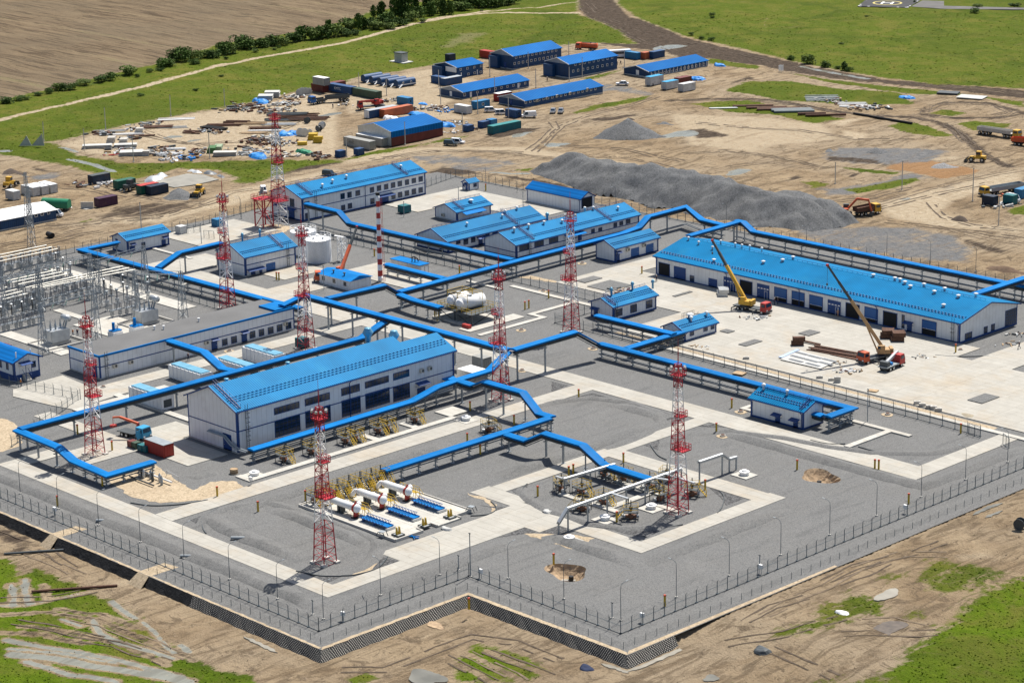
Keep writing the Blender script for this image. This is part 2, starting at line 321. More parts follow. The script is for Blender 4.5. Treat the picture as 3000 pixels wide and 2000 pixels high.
# grey stone spread, pale sand, orange sand
for k, P, s in ((3, [(960,1050),(1100,1010),(1500,1010),(1860,1040),(1700,1110),(1400,1130),(1000,1110)],.75),(3, [(940,1300),(1130,1280),(1600,1190),(1700,1220),(1200,1340),(1000,1350)],.7),(2, [(580,1190),(640,1120),(900,1070),(1300,1120),(1000,1190)],.55),(2, [(450,1080),(760,1050),(900,1090),(600,1150)],.6),(1, [(180,1215),(400,1180),(400,1220),(230,1240)],.8),(3, [(1700,1300),(1900,1250),(2000,1260),(1800,1310)],.5),(6, [(700,-20),(1600,0),(1900,60),(2050,170),(1950,250),(1500,210),(900,110)],.66)):
 zone('stone', poly(k, P),3, s)
zone('stone', poly(2, [(1550,640),(1800,570),(2000,590),(2180,640),(2100,660),(1850,620),(1600,660)]),2.5,.6)
for k, P, s in ((3, [(-100,780),(500,800),(1000,850),(1100,960),(700,1000),(500,1060),(0,1000)],.62),(3, [(1100,900),(1300,920),(1250,960),(1100,960)],.9),(3, [(1000,850),(1140,820),(1250,815),(1100,870)],.95),(3, [(1650,1090),(1950,1070),(1900,1095),(1700,1100)],.9),(2, [(0,1000),(350,1010),(1300,1000),(2351,1170),(2351,1230),(1500,1090),(900,1040),(0,1140)],.62),(2, [(1270,1000),(1420,900),(1500,850),(1560,870),(1400,960),(1330,1040),(1400,1080)],.7),(2, [(0,600),(600,470),(1000,560),(700,760),(1000,820),(700,830),(0,780)],.6),
    (1, [(390,990),(720,890),(1180,800),(1550,745),(2200,640),(2351,700),(2351,1080),(1700,1090),(1200,1060),(600,1060)],.66),(1, [(300,1560),(900,1490),(1300,1440),(1500,1330),(1900,1240),(2351,1140),(2351,1200),(1900,1300),(1700,1400),(1100,1540)],.7),(3, [(1300,1400),(1700,1300),(2200,1180),(2351,1160),(2351,1250),(1900,1380),(1800,1460),(2000,1540),(2351,1568),(2351,1620),(1700,1560),(1400,1500)],.75),(2, [(2260,790),(2351,780),(2351,860),(2280,850)],.8),(2, [(1400,980),(1520,970),(1560,1010),(1420,1010)],.9),(2, [(2200,310),(2300,300),(2351,325),(2250,345)],.9),
    (9, [(0,1170),(200,1060),(500,950),(640,940),(620,1020),(300,1120),(0,1220)],.9),(7, [(700,870),(900,830),(1000,830),(980,890),(750,940)],.7),(9, [(700,900),(1200,690),(1700,560),(1500,700),(1100,850),(700,980)],.62),(9, [(1850,740),(2120,720),(2150,770),(1900,790)],.7),(9, [(2200,560),(2351,560),(2351,620),(2250,600)],.75)):
 zone('pale', poly(k, P,0 if k < 7 else LOWZ),3, s)
zone('rusty', poly(3, [(1380,1150),(1480,1100),(1700,1095),(1850,1130),(2050,1170),(2000,1200),(1800,1230),(1600,1190)]),3,.9)
# field tracks and dirt roads
track('pale', poly(1, [(-200,870),(0,828),(350,745),(700,660),(1000,590),(1260,520),(1500,455),(1800,395),(2100,340),(2351,300)]) + poly(2, [(300,215),(500,160),(800,110),(1000,90),(1620,88)]),4.4,1.6,1)
track('pale', poly(2, [(560,140),(1000,75),(1350,50),(1640,10)]),3.4,1.4,.9)
track('pale', poly(3, [(740,0),(600,100),(560,160),(580,220)]),1.5,1.6,.55)
track('wet', poly(1, [(480,1095),(640,1130),(780,1175)]),2.4,1,1)
def blob(cx, cy, r, n=26, seed=0, amp=.12, sx=1, sy=1):  # footing and the fence's shadow line, painted together as one dark strip
 rr = random.Random(seed); ph = [rr.uniform(0,6.28) for _ in range(4)]
 return [(cx + sx * r * (1 + amp * sum(math.sin(k * a + ph[k]) for k in (1,2,3)) / 2) * math.cos(a), cy + sy * r * (1 + amp * sum(math.sin(k * a + ph[k]) for k in (1,2,3)) / 2) * math.sin(a)) for a in [2 * math.pi * i / n for i in range(n)]]
for k, x, y, r, sx, sy in ((2,2270,325,5.5,.8,1.3),(3,375,1185,3.6,.7,1.4),(2,1470,990,3.5,.8,1.2),(2,2320,925,5,.8,1.2),(3,15,930,4,.7,1.3),(1,1190,935,2.6,.8,1.2),(1,1330,960,2.2,.8,1.2),(3,1530,1370,1.6,.7,1.3),(2,1240,925,3,.6,1.6),(1,2250,790,4,.5,1.8)): zone('wet', blob(*G2(k, x, y), r,20, int(x),.3, sx, sy),1.3)
for L, w_ in (([(40,1270),(300,1320),(700,1390),(1000,1470),(1250,1530)],1.2),([(80,1370),(350,1400),(600,1450),(900,1500),(1300,1560)],1.9),([(60,1330),(400,1365),(800,1440)],.9),([(180,1420),(500,1520),(800,1570)],1.3),([(640,1150),(690,1230),(820,1300),(1000,1350),(1190,1410)],1.1),([(770,1010),(850,1080),(935,1135)],1.1),([(985,1160),(1060,1220),(1120,1300),(1200,1370)],.9),([(430,1140),(560,1185)],.8),([(75,900),(95,970),(90,1040)],1),([(175,860),(175,940),(195,1030)],1.1),([(0,1040),(200,1035),(400,990),(640,935)],.6),([(1250,1310),(1300,1360)],1.2)):
 track('wet', poly(7, L, LOWZ), w_,.8,1)
 P_ = poly(7, L, LOWZ); ATT['grass'] = np.minimum(ATT['grass'], np.clip(.2 + (ldist(GX, GY, P_) - w_ / 2) / 1.6,.15,1))
for L in ([(0,1100),(350,1090),(700,1150),(1000,1290),(1350,1420)], [(150,1180),(500,1230),(850,1310),(1150,1450)], [(400,1060),(700,1110),(950,1200)], [(0,1220),(300,1240),(600,1300)], [(300,900),(330,1000)]):
 P_ = poly(7, L, LOWZ); ATT['grass'] = np.minimum(ATT['grass'], np.clip(.3 + (ldist(GX, GY, P_) - .5) / 1.8,.3,1)); track('dark', P_,1.0,1.0,.8)
for L in ([(700,1390),(900,1490),(1050,1568)], [(860,1370),(1100,1480),(1250,1568)], [(1000,1350),(1250,1450),(1440,1530)]):
 P_ = poly(8, L, LOWZ); ATT['grass'] = np.minimum(ATT['grass'], np.clip(.25 + (ldist(GX, GY, P_) - .4) / 1.5,.25,1))
track('wet', poly(1, [(420,1015),(530,1040)]),2.0,1,.9); track('wet', poly(1, [(-100,1040),(60,1035)]),2.5,1,1)
track('wet', poly(3, [(800,460),(1000,495),(1270,540)]),2.2,1,.9); track('wet', poly(2, [(1040,1190),(1180,1200),(1280,1200)]),2.5,1,.8)
for L, wd in ((poly(1, [(-200,870),(0,828),(350,745),(700,660),(1000,590),(1260,520),(1500,455),(1800,395),(2100,340),(2351,300)]) + poly(2, [(300,215),(500,160),(800,110),(1000,90),(1620,88)]),4.6),(poly(2, [(560,140),(1000,75),(1350,50),(1640,10)]),3.6),(poly(3, [(740,0),(600,100),(560,160),(580,220)]),1.2),(poly(2, [(1040,1190),(1180,1200),(1280,1200)]),3)):
 ATT['grass'] = np.minimum(ATT['grass'],.15 + 1.2 * np.clip(.5 + (ldist(GX, GY, L) - wd / 2) / 3.4,0,1))
GZ = base_height(GX, GY)
rut = vnoise(GX, GY,2.1,9) * vnoise(GX, GY,17,10)
GZ = GZ + (.9 * rut - .2) * np.clip(ATT['dark'],0,1) * .8 * (sdf(GX, GY, PLAT) > 1.5)
ATT['grass'] = np.maximum(ATT['grass'], np.clip((338 - UU) / 10,0,1)); nU, nV = GX.shape; N = nU * nV
co = np.stack([GX, GY, GZ],-1).reshape(-1,3)
idx = np.arange(N).reshape(nU, nV)
quads = np.stack([idx[:-1, :-1], idx[:-1,1:], idx[1:,1:], idx[1:, :-1]],-1).reshape(-1,4)
# far skirt to the horizon, part of the same sheet
def W2(u, v): return (u * fh.x + v * rh.x, u * fh.y + v * rh.y,-.35)
ua, ub, va, vb = US[0], US[-1], VS[0], VS[-1]; F = 9000
ring = [W2(ua, va), W2(ua, vb), W2(ub, vb), W2(ub, va), W2(-F,-F), W2(-F, F), W2(F, F), W2(F,-F)]
co = np.concatenate([co, np.array(ring)]); q2 = np.array([[0,1,5,4], [1,2,6,5], [2,3,7,6], [3,0,4,7]])[:, ::-1] + N
faces = np.concatenate([quads[:, ::-1], q2])
gm = bpy.data.meshes.new('ground'); gm.vertices.add(len(co)); gm.vertices.foreach_set('co', co.ravel())
gm.loops.add(faces.size); gm.loops.foreach_set('vertex_index', faces.ravel()); gm.polygons.add(len(faces))
gm.polygons.foreach_set('loop_start', np.arange(0, faces.size,4)); gm.polygons.foreach_set('loop_total', np.full(len(faces),4)); gm.polygons.foreach_set('use_smooth', np.ones(len(faces), bool)); gm.update(calc_edges=True)
if gm.polygons[0].normal.z < 0: gm.flip_normals()
for k, a in ATT.items():
 at = gm.attributes.new('m_' + k, 'FLOAT', 'POINT'); tail = np.full(8,1.0 if k == 'grass' else 0.0)
 at.data.foreach_set('value', np.concatenate([a.ravel(), tail]).astype(np.float32))
def ground_material():
 mt = bpy.data.materials.new('natural_ground'); n, b, L = nodes(mt)
 tc = n.nodes.new('ShaderNodeTexCoord')
 def noise(scale, detail=6, rough=.6, dist=0.0, vec=None):
  t = n.nodes.new('ShaderNodeTexNoise'); t.inputs['Scale'].default_value = scale; t.inputs['Detail'].default_value = detail; t.inputs['Roughness'].default_value = rough
  t.inputs['Distortion'].default_value = dist; L.new(vec or tc.outputs['Object'], t.inputs['Vector']); return t.outputs[0]
 def ramp(src, a, bb, lo=0.0, hi=1.0):
  r = n.nodes.new('ShaderNodeMapRange'); r.interpolation_type = 'SMOOTHSTEP'; r.inputs[1].default_value = a; r.inputs[2].default_value = bb; r.inputs[3].default_value = lo; r.inputs[4].default_value = hi
  L.new(src, r.inputs[0]); return r.outputs[0]
 def math_(op, a, bb):
  m = n.nodes.new('ShaderNodeMath'); m.operation = op
  for i, v in enumerate((a, bb)):
   if isinstance(v,(int, float)): m.inputs[i].default_value = v
   else: L.new(v, m.inputs[i])
  return m.outputs[0]
 def mix(f, a, bb, mode='MIX'):
  m = n.nodes.new('ShaderNodeMix'); m.data_type = 'RGBA'; m.blend_type = mode
  for k, v in (('Factor', f),('A', a),('B', bb)):
   if isinstance(v, float): m.inputs[k].default_value = v
   elif isinstance(v, tuple): m.inputs[k].default_value = (*v,1)
   else: L.new(v, m.inputs[k])
  return m.outputs['Result']
 def attr(k):
  a = n.nodes.new('ShaderNodeAttribute'); a.attribute_name = 'm_' + k; return a.outputs['Fac']
 def mask(k, nz, amp=.9, e=.1):
  v = math_('ADD', attr(k), math_('MULTIPLY', math_('SUBTRACT', nz,.5), amp)); return ramp(v,.5 - e,.5 + e)
 mp = n.nodes.new('ShaderNodeMapping'); L.new(tc.outputs['Object'], mp.inputs['Vector']); mp.inputs['Rotation'].default_value = (0,0, rad(38)); mp.inputs['Scale'].default_value = (1.0,.22,1)
 big = noise(.018,5); mid = noise(.09,7,.65,.6); fine = noise(.55,8,.7); grain = noise(2.6,5,.75); streak = noise(.35,7,.7,1.2, mp.outputs[0])
 dirt = mix(ramp(mid,.35,.65),(.36,.275,.175),(.25,.182,.112))
 dirt = mix(ramp(big,.4,.62), dirt,(.345,.275,.19))
 dirt = mix(ramp(streak,.47,.62,0,.75), dirt,(.135,.1,.066)); dirt = mix(ramp(noise(.2,8,.75,1.5),.53,.62,0,.7), dirt,(.12,.09,.062))
 dirt = mix(ramp(fine,.55,.75,0,.55), dirt,(.4,.31,.22))
 col = mix(mask('pale', fine,.8,.2), dirt, mix(ramp(fine,.35,.65),(.49,.41,.295),(.37,.29,.195)))
 col = mix(math_('MULTIPLY', mask('rusty', mid),.85), col,(.3,.165,.075))
 col = mix(mask('stone', math_('ADD', math_('MULTIPLY', mid,.45), math_('MULTIPLY', streak,.55)),2.0,.2), col, mix(ramp(fine,.3,.7),(.13,.135,.14),(.21,.205,.2)))
 churn = noise(.13,9,.78,2.2, mp.outputs[0]); col = mix(ramp(churn,.52,.64,0,.5), col,(.19,.135,.082)); col = mix(ramp(churn,.3,.42,.5,0), col,(.56,.455,.315)); col = mix(ramp(grain,.58,.72,0,.3), col,(.13,.1,.07))
 col = mix(mask('dark', streak,1.2,.16), col, mix(ramp(fine,.35,.65),(.055,.042,.032),(.105,.08,.06)))
 gr = mix(ramp(fine,.3,.7),(.07,.102,.009),(.11,.142,.015)); gr = mix(mask('lush', mid), gr, mix(ramp(fine,.3,.7),(.075,.128,.005),(.122,.182,.01)))
 gr = mix(ramp(mid,.42,.66,0,.8), gr,(.15,.145,.028)); gr = mix(ramp(noise(.035,7,.7,1.0),.5,.64,0,.7), gr,(.05,.078,.008)); gr = mix(ramp(noise(.25,7,.75,.8),.55,.68,0,.6), gr,(.17,.15,.05))
 gr = mix(ramp(big,.46,.62,0,.55), gr,(.07,.1,.01))
 gr = mix(ramp(grain,.5,.72,0,.5), gr,(.045,.07,.015))
 gr = mix(ramp(streak,.6,.72,0,.55), gr,(.17,.155,.06))
 gr = mix(math_('MULTIPLY', mask('dry', mid),.6), gr,(.2,.18,.09))
 gmk = mask('grass', math_('ADD', math_('MULTIPLY', fine,.45), math_('MULTIPLY', streak,.55)),2.0,.14)
 col = mix(gmk, col, gr)
 p1 = Vector(G2(1,0,380)); p2 = Vector(G2(1,1900,110)); ang = math.atan2(p2.y - p1.y, p2.x - p1.x)
 m2 = n.nodes.new('ShaderNodeMapping'); L.new(tc.outputs['Object'], m2.inputs['Vector']); m2.inputs['Rotation'].default_value = (0,0,-ang); m2.inputs['Scale'].default_value = (.05,1,1)
 s1 = noise(.16,6,.65,.3, m2.outputs[0]); s2 = noise(.7,4,.7,0, m2.outputs[0])
 fl = mix(ramp(s1,.35,.65),(.16,.118,.076),(.235,.178,.112)); fl = mix(ramp(s2,.48,.6,0,.9), fl,(.085,.063,.042)); fl = mix(ramp(big,.4,.65,0,.45), fl,(.155,.125,.085)); fl = mix(ramp(s1,.6,.7,0,.5), fl,(.2,.18,.09))
 col = mix(mask('field', fine,.3,.1), col, fl)
 wet = mask('wet', math_('ADD', math_('MULTIPLY', streak,.7), math_('MULTIPLY', fine,.3)),1.1,.12); col = mix(wet, col, mix(ramp(streak,.4,.6),(.23,.23,.19),(.17,.165,.13)))
 L.new(col, b.inputs['Base Color'])
 L.new(ramp(wet,0,1,.95,.15), b.inputs['Roughness']); L.new(ramp(wet,0,1,.06,.35), b.inputs['Specular IOR Level'])
 bp = n.nodes.new('ShaderNodeBump'); L.new(ramp(wet,0,1,1,.12), bp.inputs['Strength']); bp.inputs['Distance'].default_value = .8
 L.new(math_('ADD', fine, math_('MULTIPLY', grain,.5)), bp.inputs['Height']); L.new(bp.outputs[0], b.inputs['Normal'])
 return mt
gm.materials.append(ground_material())
go = link('ground', gm); go['kind'] = 'structure'
def gz(x, y):
 a, b_ = np.array([x]), np.array([y]); return .07 if sdf(a, b_, PLAT)[0] < 0 else float(base_height(a, b_)[0])
# gravel yard, concrete
def gravel_material(name, c1, c2, c3, scale=1.6):
 mt = bpy.data.materials.new(name); n, b, L = nodes(mt); tc = n.nodes.new('ShaderNodeTexCoord')
 def noise(s, d=4, r=.6):
  t = n.nodes.new('ShaderNodeTexNoise'); t.inputs['Scale'].default_value = s; t.inputs['Detail'].default_value = d; t.inputs['Roughness'].default_value = r; L.new(tc.outputs['Object'], t.inputs['Vector']); return t.outputs[0]
 def ramp(src, a, bb, lo=0.0, hi=1.0):
  r = n.nodes.new('ShaderNodeMapRange'); r.inputs[1].default_value = a; r.inputs[2].default_value = bb; r.inputs[3].default_value = lo; r.inputs[4].default_value = hi; L.new(src, r.inputs[0]); return r.outputs[0]
 def mix(f, a, bb):
  m = n.nodes.new('ShaderNodeMix'); m.data_type = 'RGBA'; L.new(f, m.inputs['Factor'])
  for k, v in (('A', a),('B', bb)):
   if isinstance(v, tuple): m.inputs[k].default_value = (*v,1)
   else: L.new(v, m.inputs[k])
  return m.outputs['Result']
 gr = noise(scale,6,.85); c = mix(ramp(gr,.36,.64), c1, c2); c = mix(ramp(noise(.07,6,.7),.45,.7,0,.5), c, c3)
 mp = n.nodes.new('ShaderNodeMapping'); mp.inputs['Scale'].default_value = (1,.12,1); mp.inputs['Rotation'].default_value = (0,0,.03); L.new(tc.outputs['Object'], mp.inputs['Vector']); sn = n.nodes.new('ShaderNodeTexNoise'); sn.inputs['Scale'].default_value = .5; sn.inputs['Detail'].default_value = 5; sn.inputs['Distortion'].default_value = .8; L.new(mp.outputs[0], sn.inputs['Vector']); c = mix(ramp(sn.outputs[0],.54,.68,0,.45), c, tuple(v * .72 for v in c1)); c = mix(ramp(noise(.16,5,.7),.56,.72,0,.4), c, tuple(v * 1.2 for v in c2))
 vo = n.nodes.new('ShaderNodeTexVoronoi'); vo.inputs['Scale'].default_value = scale * 3.2; L.new(tc.outputs['Object'], vo.inputs['Vector'])
 sp = n.nodes.new('ShaderNodeSeparateColor'); L.new(vo.outputs['Color'], sp.inputs[0]); c = mix(ramp(sp.outputs[0],.62,.95,0,.5), c, tuple(v * 1.25 for v in c2)); c = mix(ramp(sp.outputs[1],.7,.95,0,.6), c, tuple(v * .6 for v in c1))
 L.new(c, b.inputs['Base Color']); b.inputs['Roughness'].default_value = .95; b.inputs['Specular IOR Level'].default_value = .2
 bp = n.nodes.new('ShaderNodeBump'); bp.inputs['Strength'].default_value = .6; bp.inputs['Distance'].default_value = .25; L.new(gr, bp.inputs['Height']); L.new(bp.outputs[0], b.inputs['Normal'])
 return mt
M_gravel = gravel_material('crushed_stone',(.128,.13,.13),(.188,.187,.182),(.15,.145,.135),2.2)
M_heap = gravel_material('stone_heap',(.085,.09,.095),(.15,.153,.157),(.12,.117,.11),1.2)
M_mulch = gravel_material('dark_rock_fill',(.028,.028,.03),(.17,.17,.17),(.04,.04,.04),1.4)
M_sand = gravel_material('loose_sand',(.38,.3,.2),(.46,.375,.265),(.33,.25,.165),1.0)
def concrete_material(name, col, k=1.0):
 mt = bpy.data.materials.new(name); n, b, L = nodes(mt); tc = n.nodes.new('ShaderNodeTexCoord')
 def noise(s, d=6, r=.6):
  t = n.nodes.new('ShaderNodeTexNoise'); t.inputs['Scale'].default_value = s; t.inputs['Detail'].default_value = d; t.inputs['Roughness'].default_value = r; t.inputs['Distortion'].default_value = .5; L.new(tc.outputs['Object'], t.inputs['Vector']); return t.outputs[0]
 def ramp(src, a, bb, lo=0.0, hi=1.0):
  r = n.nodes.new('ShaderNodeMapRange'); r.inputs[1].default_value = a; r.inputs[2].default_value = bb; r.inputs[3].default_value = lo; r.inputs[4].default_value = hi; L.new(src, r.inputs[0]); return r.outputs[0]
 def mix(f, a, bb):
  m = n.nodes.new('ShaderNodeMix'); m.data_type = 'RGBA'; L.new(f, m.inputs['Factor'])
  for kk, v in (('A', a),('B', bb)):
   if isinstance(v, tuple): m.inputs[kk].default_value = (*v,1)
   else: L.new(v, m.inputs[kk])
  return m.outputs['Result']
 c = mix(ramp(noise(.25),.3,.7), tuple(v * .88 for v in col), tuple(v * 1.08 for v in col))
 c = mix(ramp(noise(.06,7,.7),.5,.68,0,.55 * k), c,(.38,.3,.2))
 c = mix(ramp(noise(1.4,6,.75),.56,.72,0,.6), c,(.25,.235,.205)); c = mix(ramp(noise(.5,7,.7),.55,.66,0,.45), c,(.29,.265,.22))
 br = n.nodes.new('ShaderNodeTexBrick'); br.offset = 0; br.inputs['Scale'].default_value = 1; br.inputs['Mortar Size'].default_value = .035; br.inputs['Brick Width'].default_value = 6; br.inputs['Row Height'].default_value = 2.02; br.inputs['Bias'].default_value = 0
 br.inputs['Color1'].default_value = (0,0,0,1); br.inputs['Color2'].default_value = (.16,.16,.16,1); br.inputs['Mortar'].default_value = (1,1,1,1)
 mp = n.nodes.new('ShaderNodeMapping'); mp.inputs['Location'].default_value = (.37,.51,0); L.new(tc.outputs['Object'], mp.inputs['Vector']); L.new(mp.outputs[0], br.inputs['Vector'])
 rg = n.nodes.new('ShaderNodeRGBToBW'); L.new(br.outputs['Color'], rg.inputs[0]); c = mix(ramp(rg.outputs[0],0,1,0,.75), c,(.17,.155,.13))
 L.new(c, b.inputs['Base Color']); b.inputs['Roughness'].default_value = .85; b.inputs['Specular IOR Level'].default_value = .3
 return mt
M_road = concrete_material('concrete_paving',(.4,.383,.34)); M_path = concrete_material('pale_concrete',(.49,.475,.43),.4)
def sheet_with_holes(name, outer, holes, z, m):
 vs = []; es = []
 for lp in [outer] + holes:
  o = len(vs); vs += [Vector(p) for p in lp]; es += [(o + i, o + (i + 1) % len(lp)) for i in range(len(lp))]
 r = geometry.delaunay_2d_cdt(vs, es, [],1,1e-4)
 fs = []
 H = [np.array(h) for h in holes]
 for f in r[2]:
  c = sum((r[0][i] for i in f), Vector((0,0))) / len(f)
  if any(sdf(np.array([c.x]), np.array([c.y]), [tuple(q) for q in h])[0] < 0 for h in H): continue
  if sdf(np.array([c.x]), np.array([c.y]), outer)[0] > 0: continue
  fs.append(f)
 mb = MB(); mb.add([(p.x, p.y, z) for p in r[0]], fs); o = struct(name, mb, m)
 for p in o.data.polygons:
  if p.normal.z < 0: o.data.flip_normals(); break
 return o
def blob(cx, cy, r, n=26, seed=0, amp=.12, sx=1, sy=1):
 rr = random.Random(seed); ph = [rr.uniform(0,6.28) for _ in range(4)]
 return [(cx + sx * r * (1 + amp * sum(math.sin(k * a + ph[k]) for k in (1,2,3)) / 2) * math.cos(a), cy + sy * r * (1 + amp * sum(math.sin(k * a + ph[k]) for k in (1,2,3)) / 2) * math.sin(a)) for a in [2 * math.pi * i / n for i in range(n)]]
PITRIM = [blob(cx, cy, r,40, i + 3,.3) for i,((cx, cy), r) in enumerate(PITS)]
sheet_with_holes('gravel_yard', PLAT, PITRIM,0.0, M_gravel)
M_soil = mat('cut_soil',(.36,.26,.165),.95,0,.3,1.2, bump=.8, bscale=2.5, dirt=((.12,.09,.06),.8,.8))
M_mudwater = mat('muddy_water',(.2,.17,.1),.12,0,.15,.5)
for i,((cx, cy), r) in enumerate(PITS):
 mb = MB(); rim = PITRIM[i]; lv = [(1,0),(.94,-.45),(.82,-1.0),(.62,-1.6),(.42,-1.9),(.02,-1.95)]; rr = random.Random(i); n = len(rim)
 vs = [(cx + (x - cx) * s * (1 if k in (0,5) else rr.uniform(.92,1.06)), cy + (y - cy) * s * (1 if k in (0,5) else rr.uniform(.92,1.06)), z) for k,(s, z) in enumerate(lv) for x, y in rim]
 mb.add(vs, [(k * n + j, k * n + (j + 1) % n,(k + 1) * n + (j + 1) % n,(k + 1) * n + j) for k in range(len(lv) - 1) for j in range(n)])
 o = struct('excavated_pit', mb, M_soil)
 o.data.flip_normals() if o.data.polygons[0].normal.z < 0 else None
 mb = MB(); mb.prism(blob(cx + .3, cy - .2,1.5,16, i),-1.93,-1.8); struct('puddle', mb, M_mudwater)
 t = thing('buried_pipe', 'short pipe with black upright end in the %s excavated pit' % ('front' if i == 0 else 'rear'), 'pipe',(cx + .3, cy - .3,-1.85),.7)
 mb = MB(); mb.tube((-1.3,0,.25),(1.0,0,.25),.28,10); part('pipe_run', mb, M_conc, t)
 mb = MB(); mb.tube((.3,0,.2),(.3,0,1.15),.42,12); part('riser', mb, M_black, t)
_layer = [0]
def rough(P, amp=.3, st=1.0):
 out = []; rr = random.Random(len(P) * 31 + int(P[0][0] * 10))
 for a, b_ in zip(P, P[1:] + P[:1]):
  a, b_ = Vector(a), Vector(b_); d = b_ - a; n = max(1, int(d.length / st)); nr = Vector((-d.y, d.x)).normalized() if d.length else Vector((0,0))
  out += [tuple(a + d * (i / n) + nr * rr.uniform(-amp, amp)) for i in range(n)]
 return out
def slab(name, P, m, top=None, bottom=-.02):
 """paved sheet; every new one sits 4 mm above the one before so no faces share a plane"""
 _layer[0] += 1; z = .05 + .004 * _layer[0] if top is None else top
 return struct(name, MB().prism(P, bottom, z), m)
def rect(x0, x1, y0, y1): return [(x0, y0),(x1, y0),(x1, y1),(x0, y1)]
for r in [(-384,-286.9,232.9,237),(-290.6,-286.9,237,251.8),(-296,-286.9,251.8,277.4),(-307,-296,283.3,288),(-296.5,-283.2,277.4,286),(-283.2,-263.6,282.1,286.2),(-267.4,-263.6,286.2,320),(-303,-267.4,314.9,319.6),
          (-306.4,-302.6,288,343.6),(-339.4,-334.4,237,343.5),(-410,-316,343.4,348.8),(-316,-252.6,343.4,350),(-256.8,-252.6,350,377),(-411.9,-407,262,350),(-404.5,-380,254.5,258.5),(-380.5,-371,244.5,272),(-371,-356.5,257,266.5),
          (-490,-411.9,342.4,349.2),(-488,-476,349.2,361),(-448.3,-438.7,349.2,372),(-461,-452,357.5,371),(-384,-379.5,237,247)]:
 slab('concrete_road', rect(*r), M_road)
for P in [poly(12, [(180,850),(860,660),(1170,790),(1340,890),(1930,770),(1930,850),(1600,940),(1010,1130),(700,1070),(180,950)])]:
 slab('concrete_apron', P, M_road)
for r in [(-401.5,-393.6,400,446),(-393.6,-361,400,421.5),(-361,-236,379.6,412.8),(-361,-294,412.8,421.5),(-290,-280,412.8,452),(-496,-453,443,457),(-496,-482,428,443),(-513,-494,364.6,389.5),(-448,-424,371.9,385)]:
 slab('concrete_yard', rect(*r), M_road)
for r in [(-504,-448,323.5,328),(-456,-424,299,310),(-462,-437,283,286.5),(-470,-436,303,305)]: slab('concrete_yard', rect(*r), M_path)
for r in [(-382,-380.6,355.6,376.4),(-386,-382,375.1,376.4),(-386,-384.6,376.4,389.8),(-407,-380,389.8,391.2),(-388.4,-384.6,356,373.2),(-342.4,-340.8,259.3,311.6),(-346.5,-342.4,290.8,292.4),(-346.5,-342.4,301,302.6),(-345,-342.4,259.3,260.6),(-347,-342.4,311,316),
          (-360.8,-241,375.4,376.8),(-294.5,-278,293.2,294.6),(-288,-286.6,289,312),(-292,-281,305.2,306.6),(-283.5,-282,294.6,305.2),(-279,-272.5,300.6,301.8),(-303.9,-299,354,355.2),(-303.9,-302.8,355.2,362),(-284,-268.5,362.4,363.6),(-274,-272.6,349.5,362.4),(-402,-399.5,262,285),(-404,-374,273.4,275),
          (-502,-486,354.5,355.6),(-467,-465.8,337,342.4),(-418,-406,386,387)]:
 slab('concrete_path', rect(*r), M_path)
slab('sand_trench', rect(-360.8,-259.5,377,378.8), M_sand,.03)
# kerbed bays with gravel inside the paving
for k, r in enumerate([(-393,-385.5,402,410),(-372,-371,409,415),(-334,-331.8,388.5,394),(-274,-270.5,389,395),(-330,-327,404,408),(-344,-341.5,393.8,396),(-398.6,-395.6,404,410)]):
 slab('gravel_bay', rect(*r), M_gravel,.31 + .004 * k)
# vessel pad with its low wall
PADP = [(-323.9,257.2),(-297.9,257.2),(-297.9,263.6),(-299.6,263.6),(-299.6,267.0),(-297.9,267.0),(-297.9,272.6),(-299.4,272.6),(-299.4,276.4),(-323.9,276.4)]
slab('concrete_pad', PADP, M_path,.3)
mb = MB()
for a, b_ in zip(PADP, PADP[1:] + PADP[:1]):
 if a[0] > -298.5 and b_[0] > -298.5 and a[1] > 258: continue
 mb.bar((a[0], a[1],.25),(b_[0], b_[1],.25),.22,.5)
o = struct('pad_kerb', mb, M_conc)
for k, P in enumerate([poly(8, [(1090,565),(1260,500),(1340,530),(1220,545)]), poly(8, [(1360,530),(1500,487),(1560,510),(1520,550)]), poly(8, [(290,700),(400,730),(250,800),(170,830)]), poly(8, [(960,345),(1160,360),(1070,410),(1060,365)]), poly(8, [(1170,230),(1290,200),(1250,300),(1190,255)]), poly(8, [(1880,515),(2250,500),(2100,565),(1980,545)]), poly(9, [(190,225),(420,297),(300,345),(270,300)]), poly(7, [(1310,445),(1490,375),(1400,430),(1385,490)]), poly(7, [(2090,810),(2340,840),(2240,885)]), poly(5, [(1450,1060),(1560,1085),(1450,1130)]), poly(5, [(1640,1160),(1730,1140),(1860,1175)]), poly(5, [(2200,1260),(2310,1305),(2200,1340)]), poly(5, [(2070,1490),(2200,1430),(2180,1530)]), poly(6, [(40,1365),(110,1350),(170,1365),(250,1345),(340,1370),(200,1372)]), poly(6, [(-60,1290),(0,1300),(-70,1340)])]):
 slab('rock_fill_corner', rough(P,.12,.7), M_mulch,.034 + .0009 * k)
for k, P in enumerate([poly(7, [(700,130),(1060,60),(1200,160),(1330,240),(1450,180),(1640,180),(1680,230),(1500,300),(1100,330),(900,290)]), poly(8, [(1250,540),(1560,540),(1740,570),(1590,645)]), poly(4, [(-60,1300),(60,1320),(150,1400),(150,1500),(20,1540),(-100,1540)]), poly(8, [(60,820),(250,740),(320,700),(260,790),(60,830)]), poly(8, [(860,260),(980,290),(1070,340),(1050,400),(1020,330)]), poly(6, [(370,1265),(410,1250),(440,1270),(400,1285)]), poly(5, [(1200,340),(1300,330),(1480,370),(1480,380)]), poly(13, [(1020,520),(1420,450),(1700,500),(1500,590),(1180,590)])]):
 slab('sand_patch', rough(P,.35), M_sand,.025 + .0012 * k)
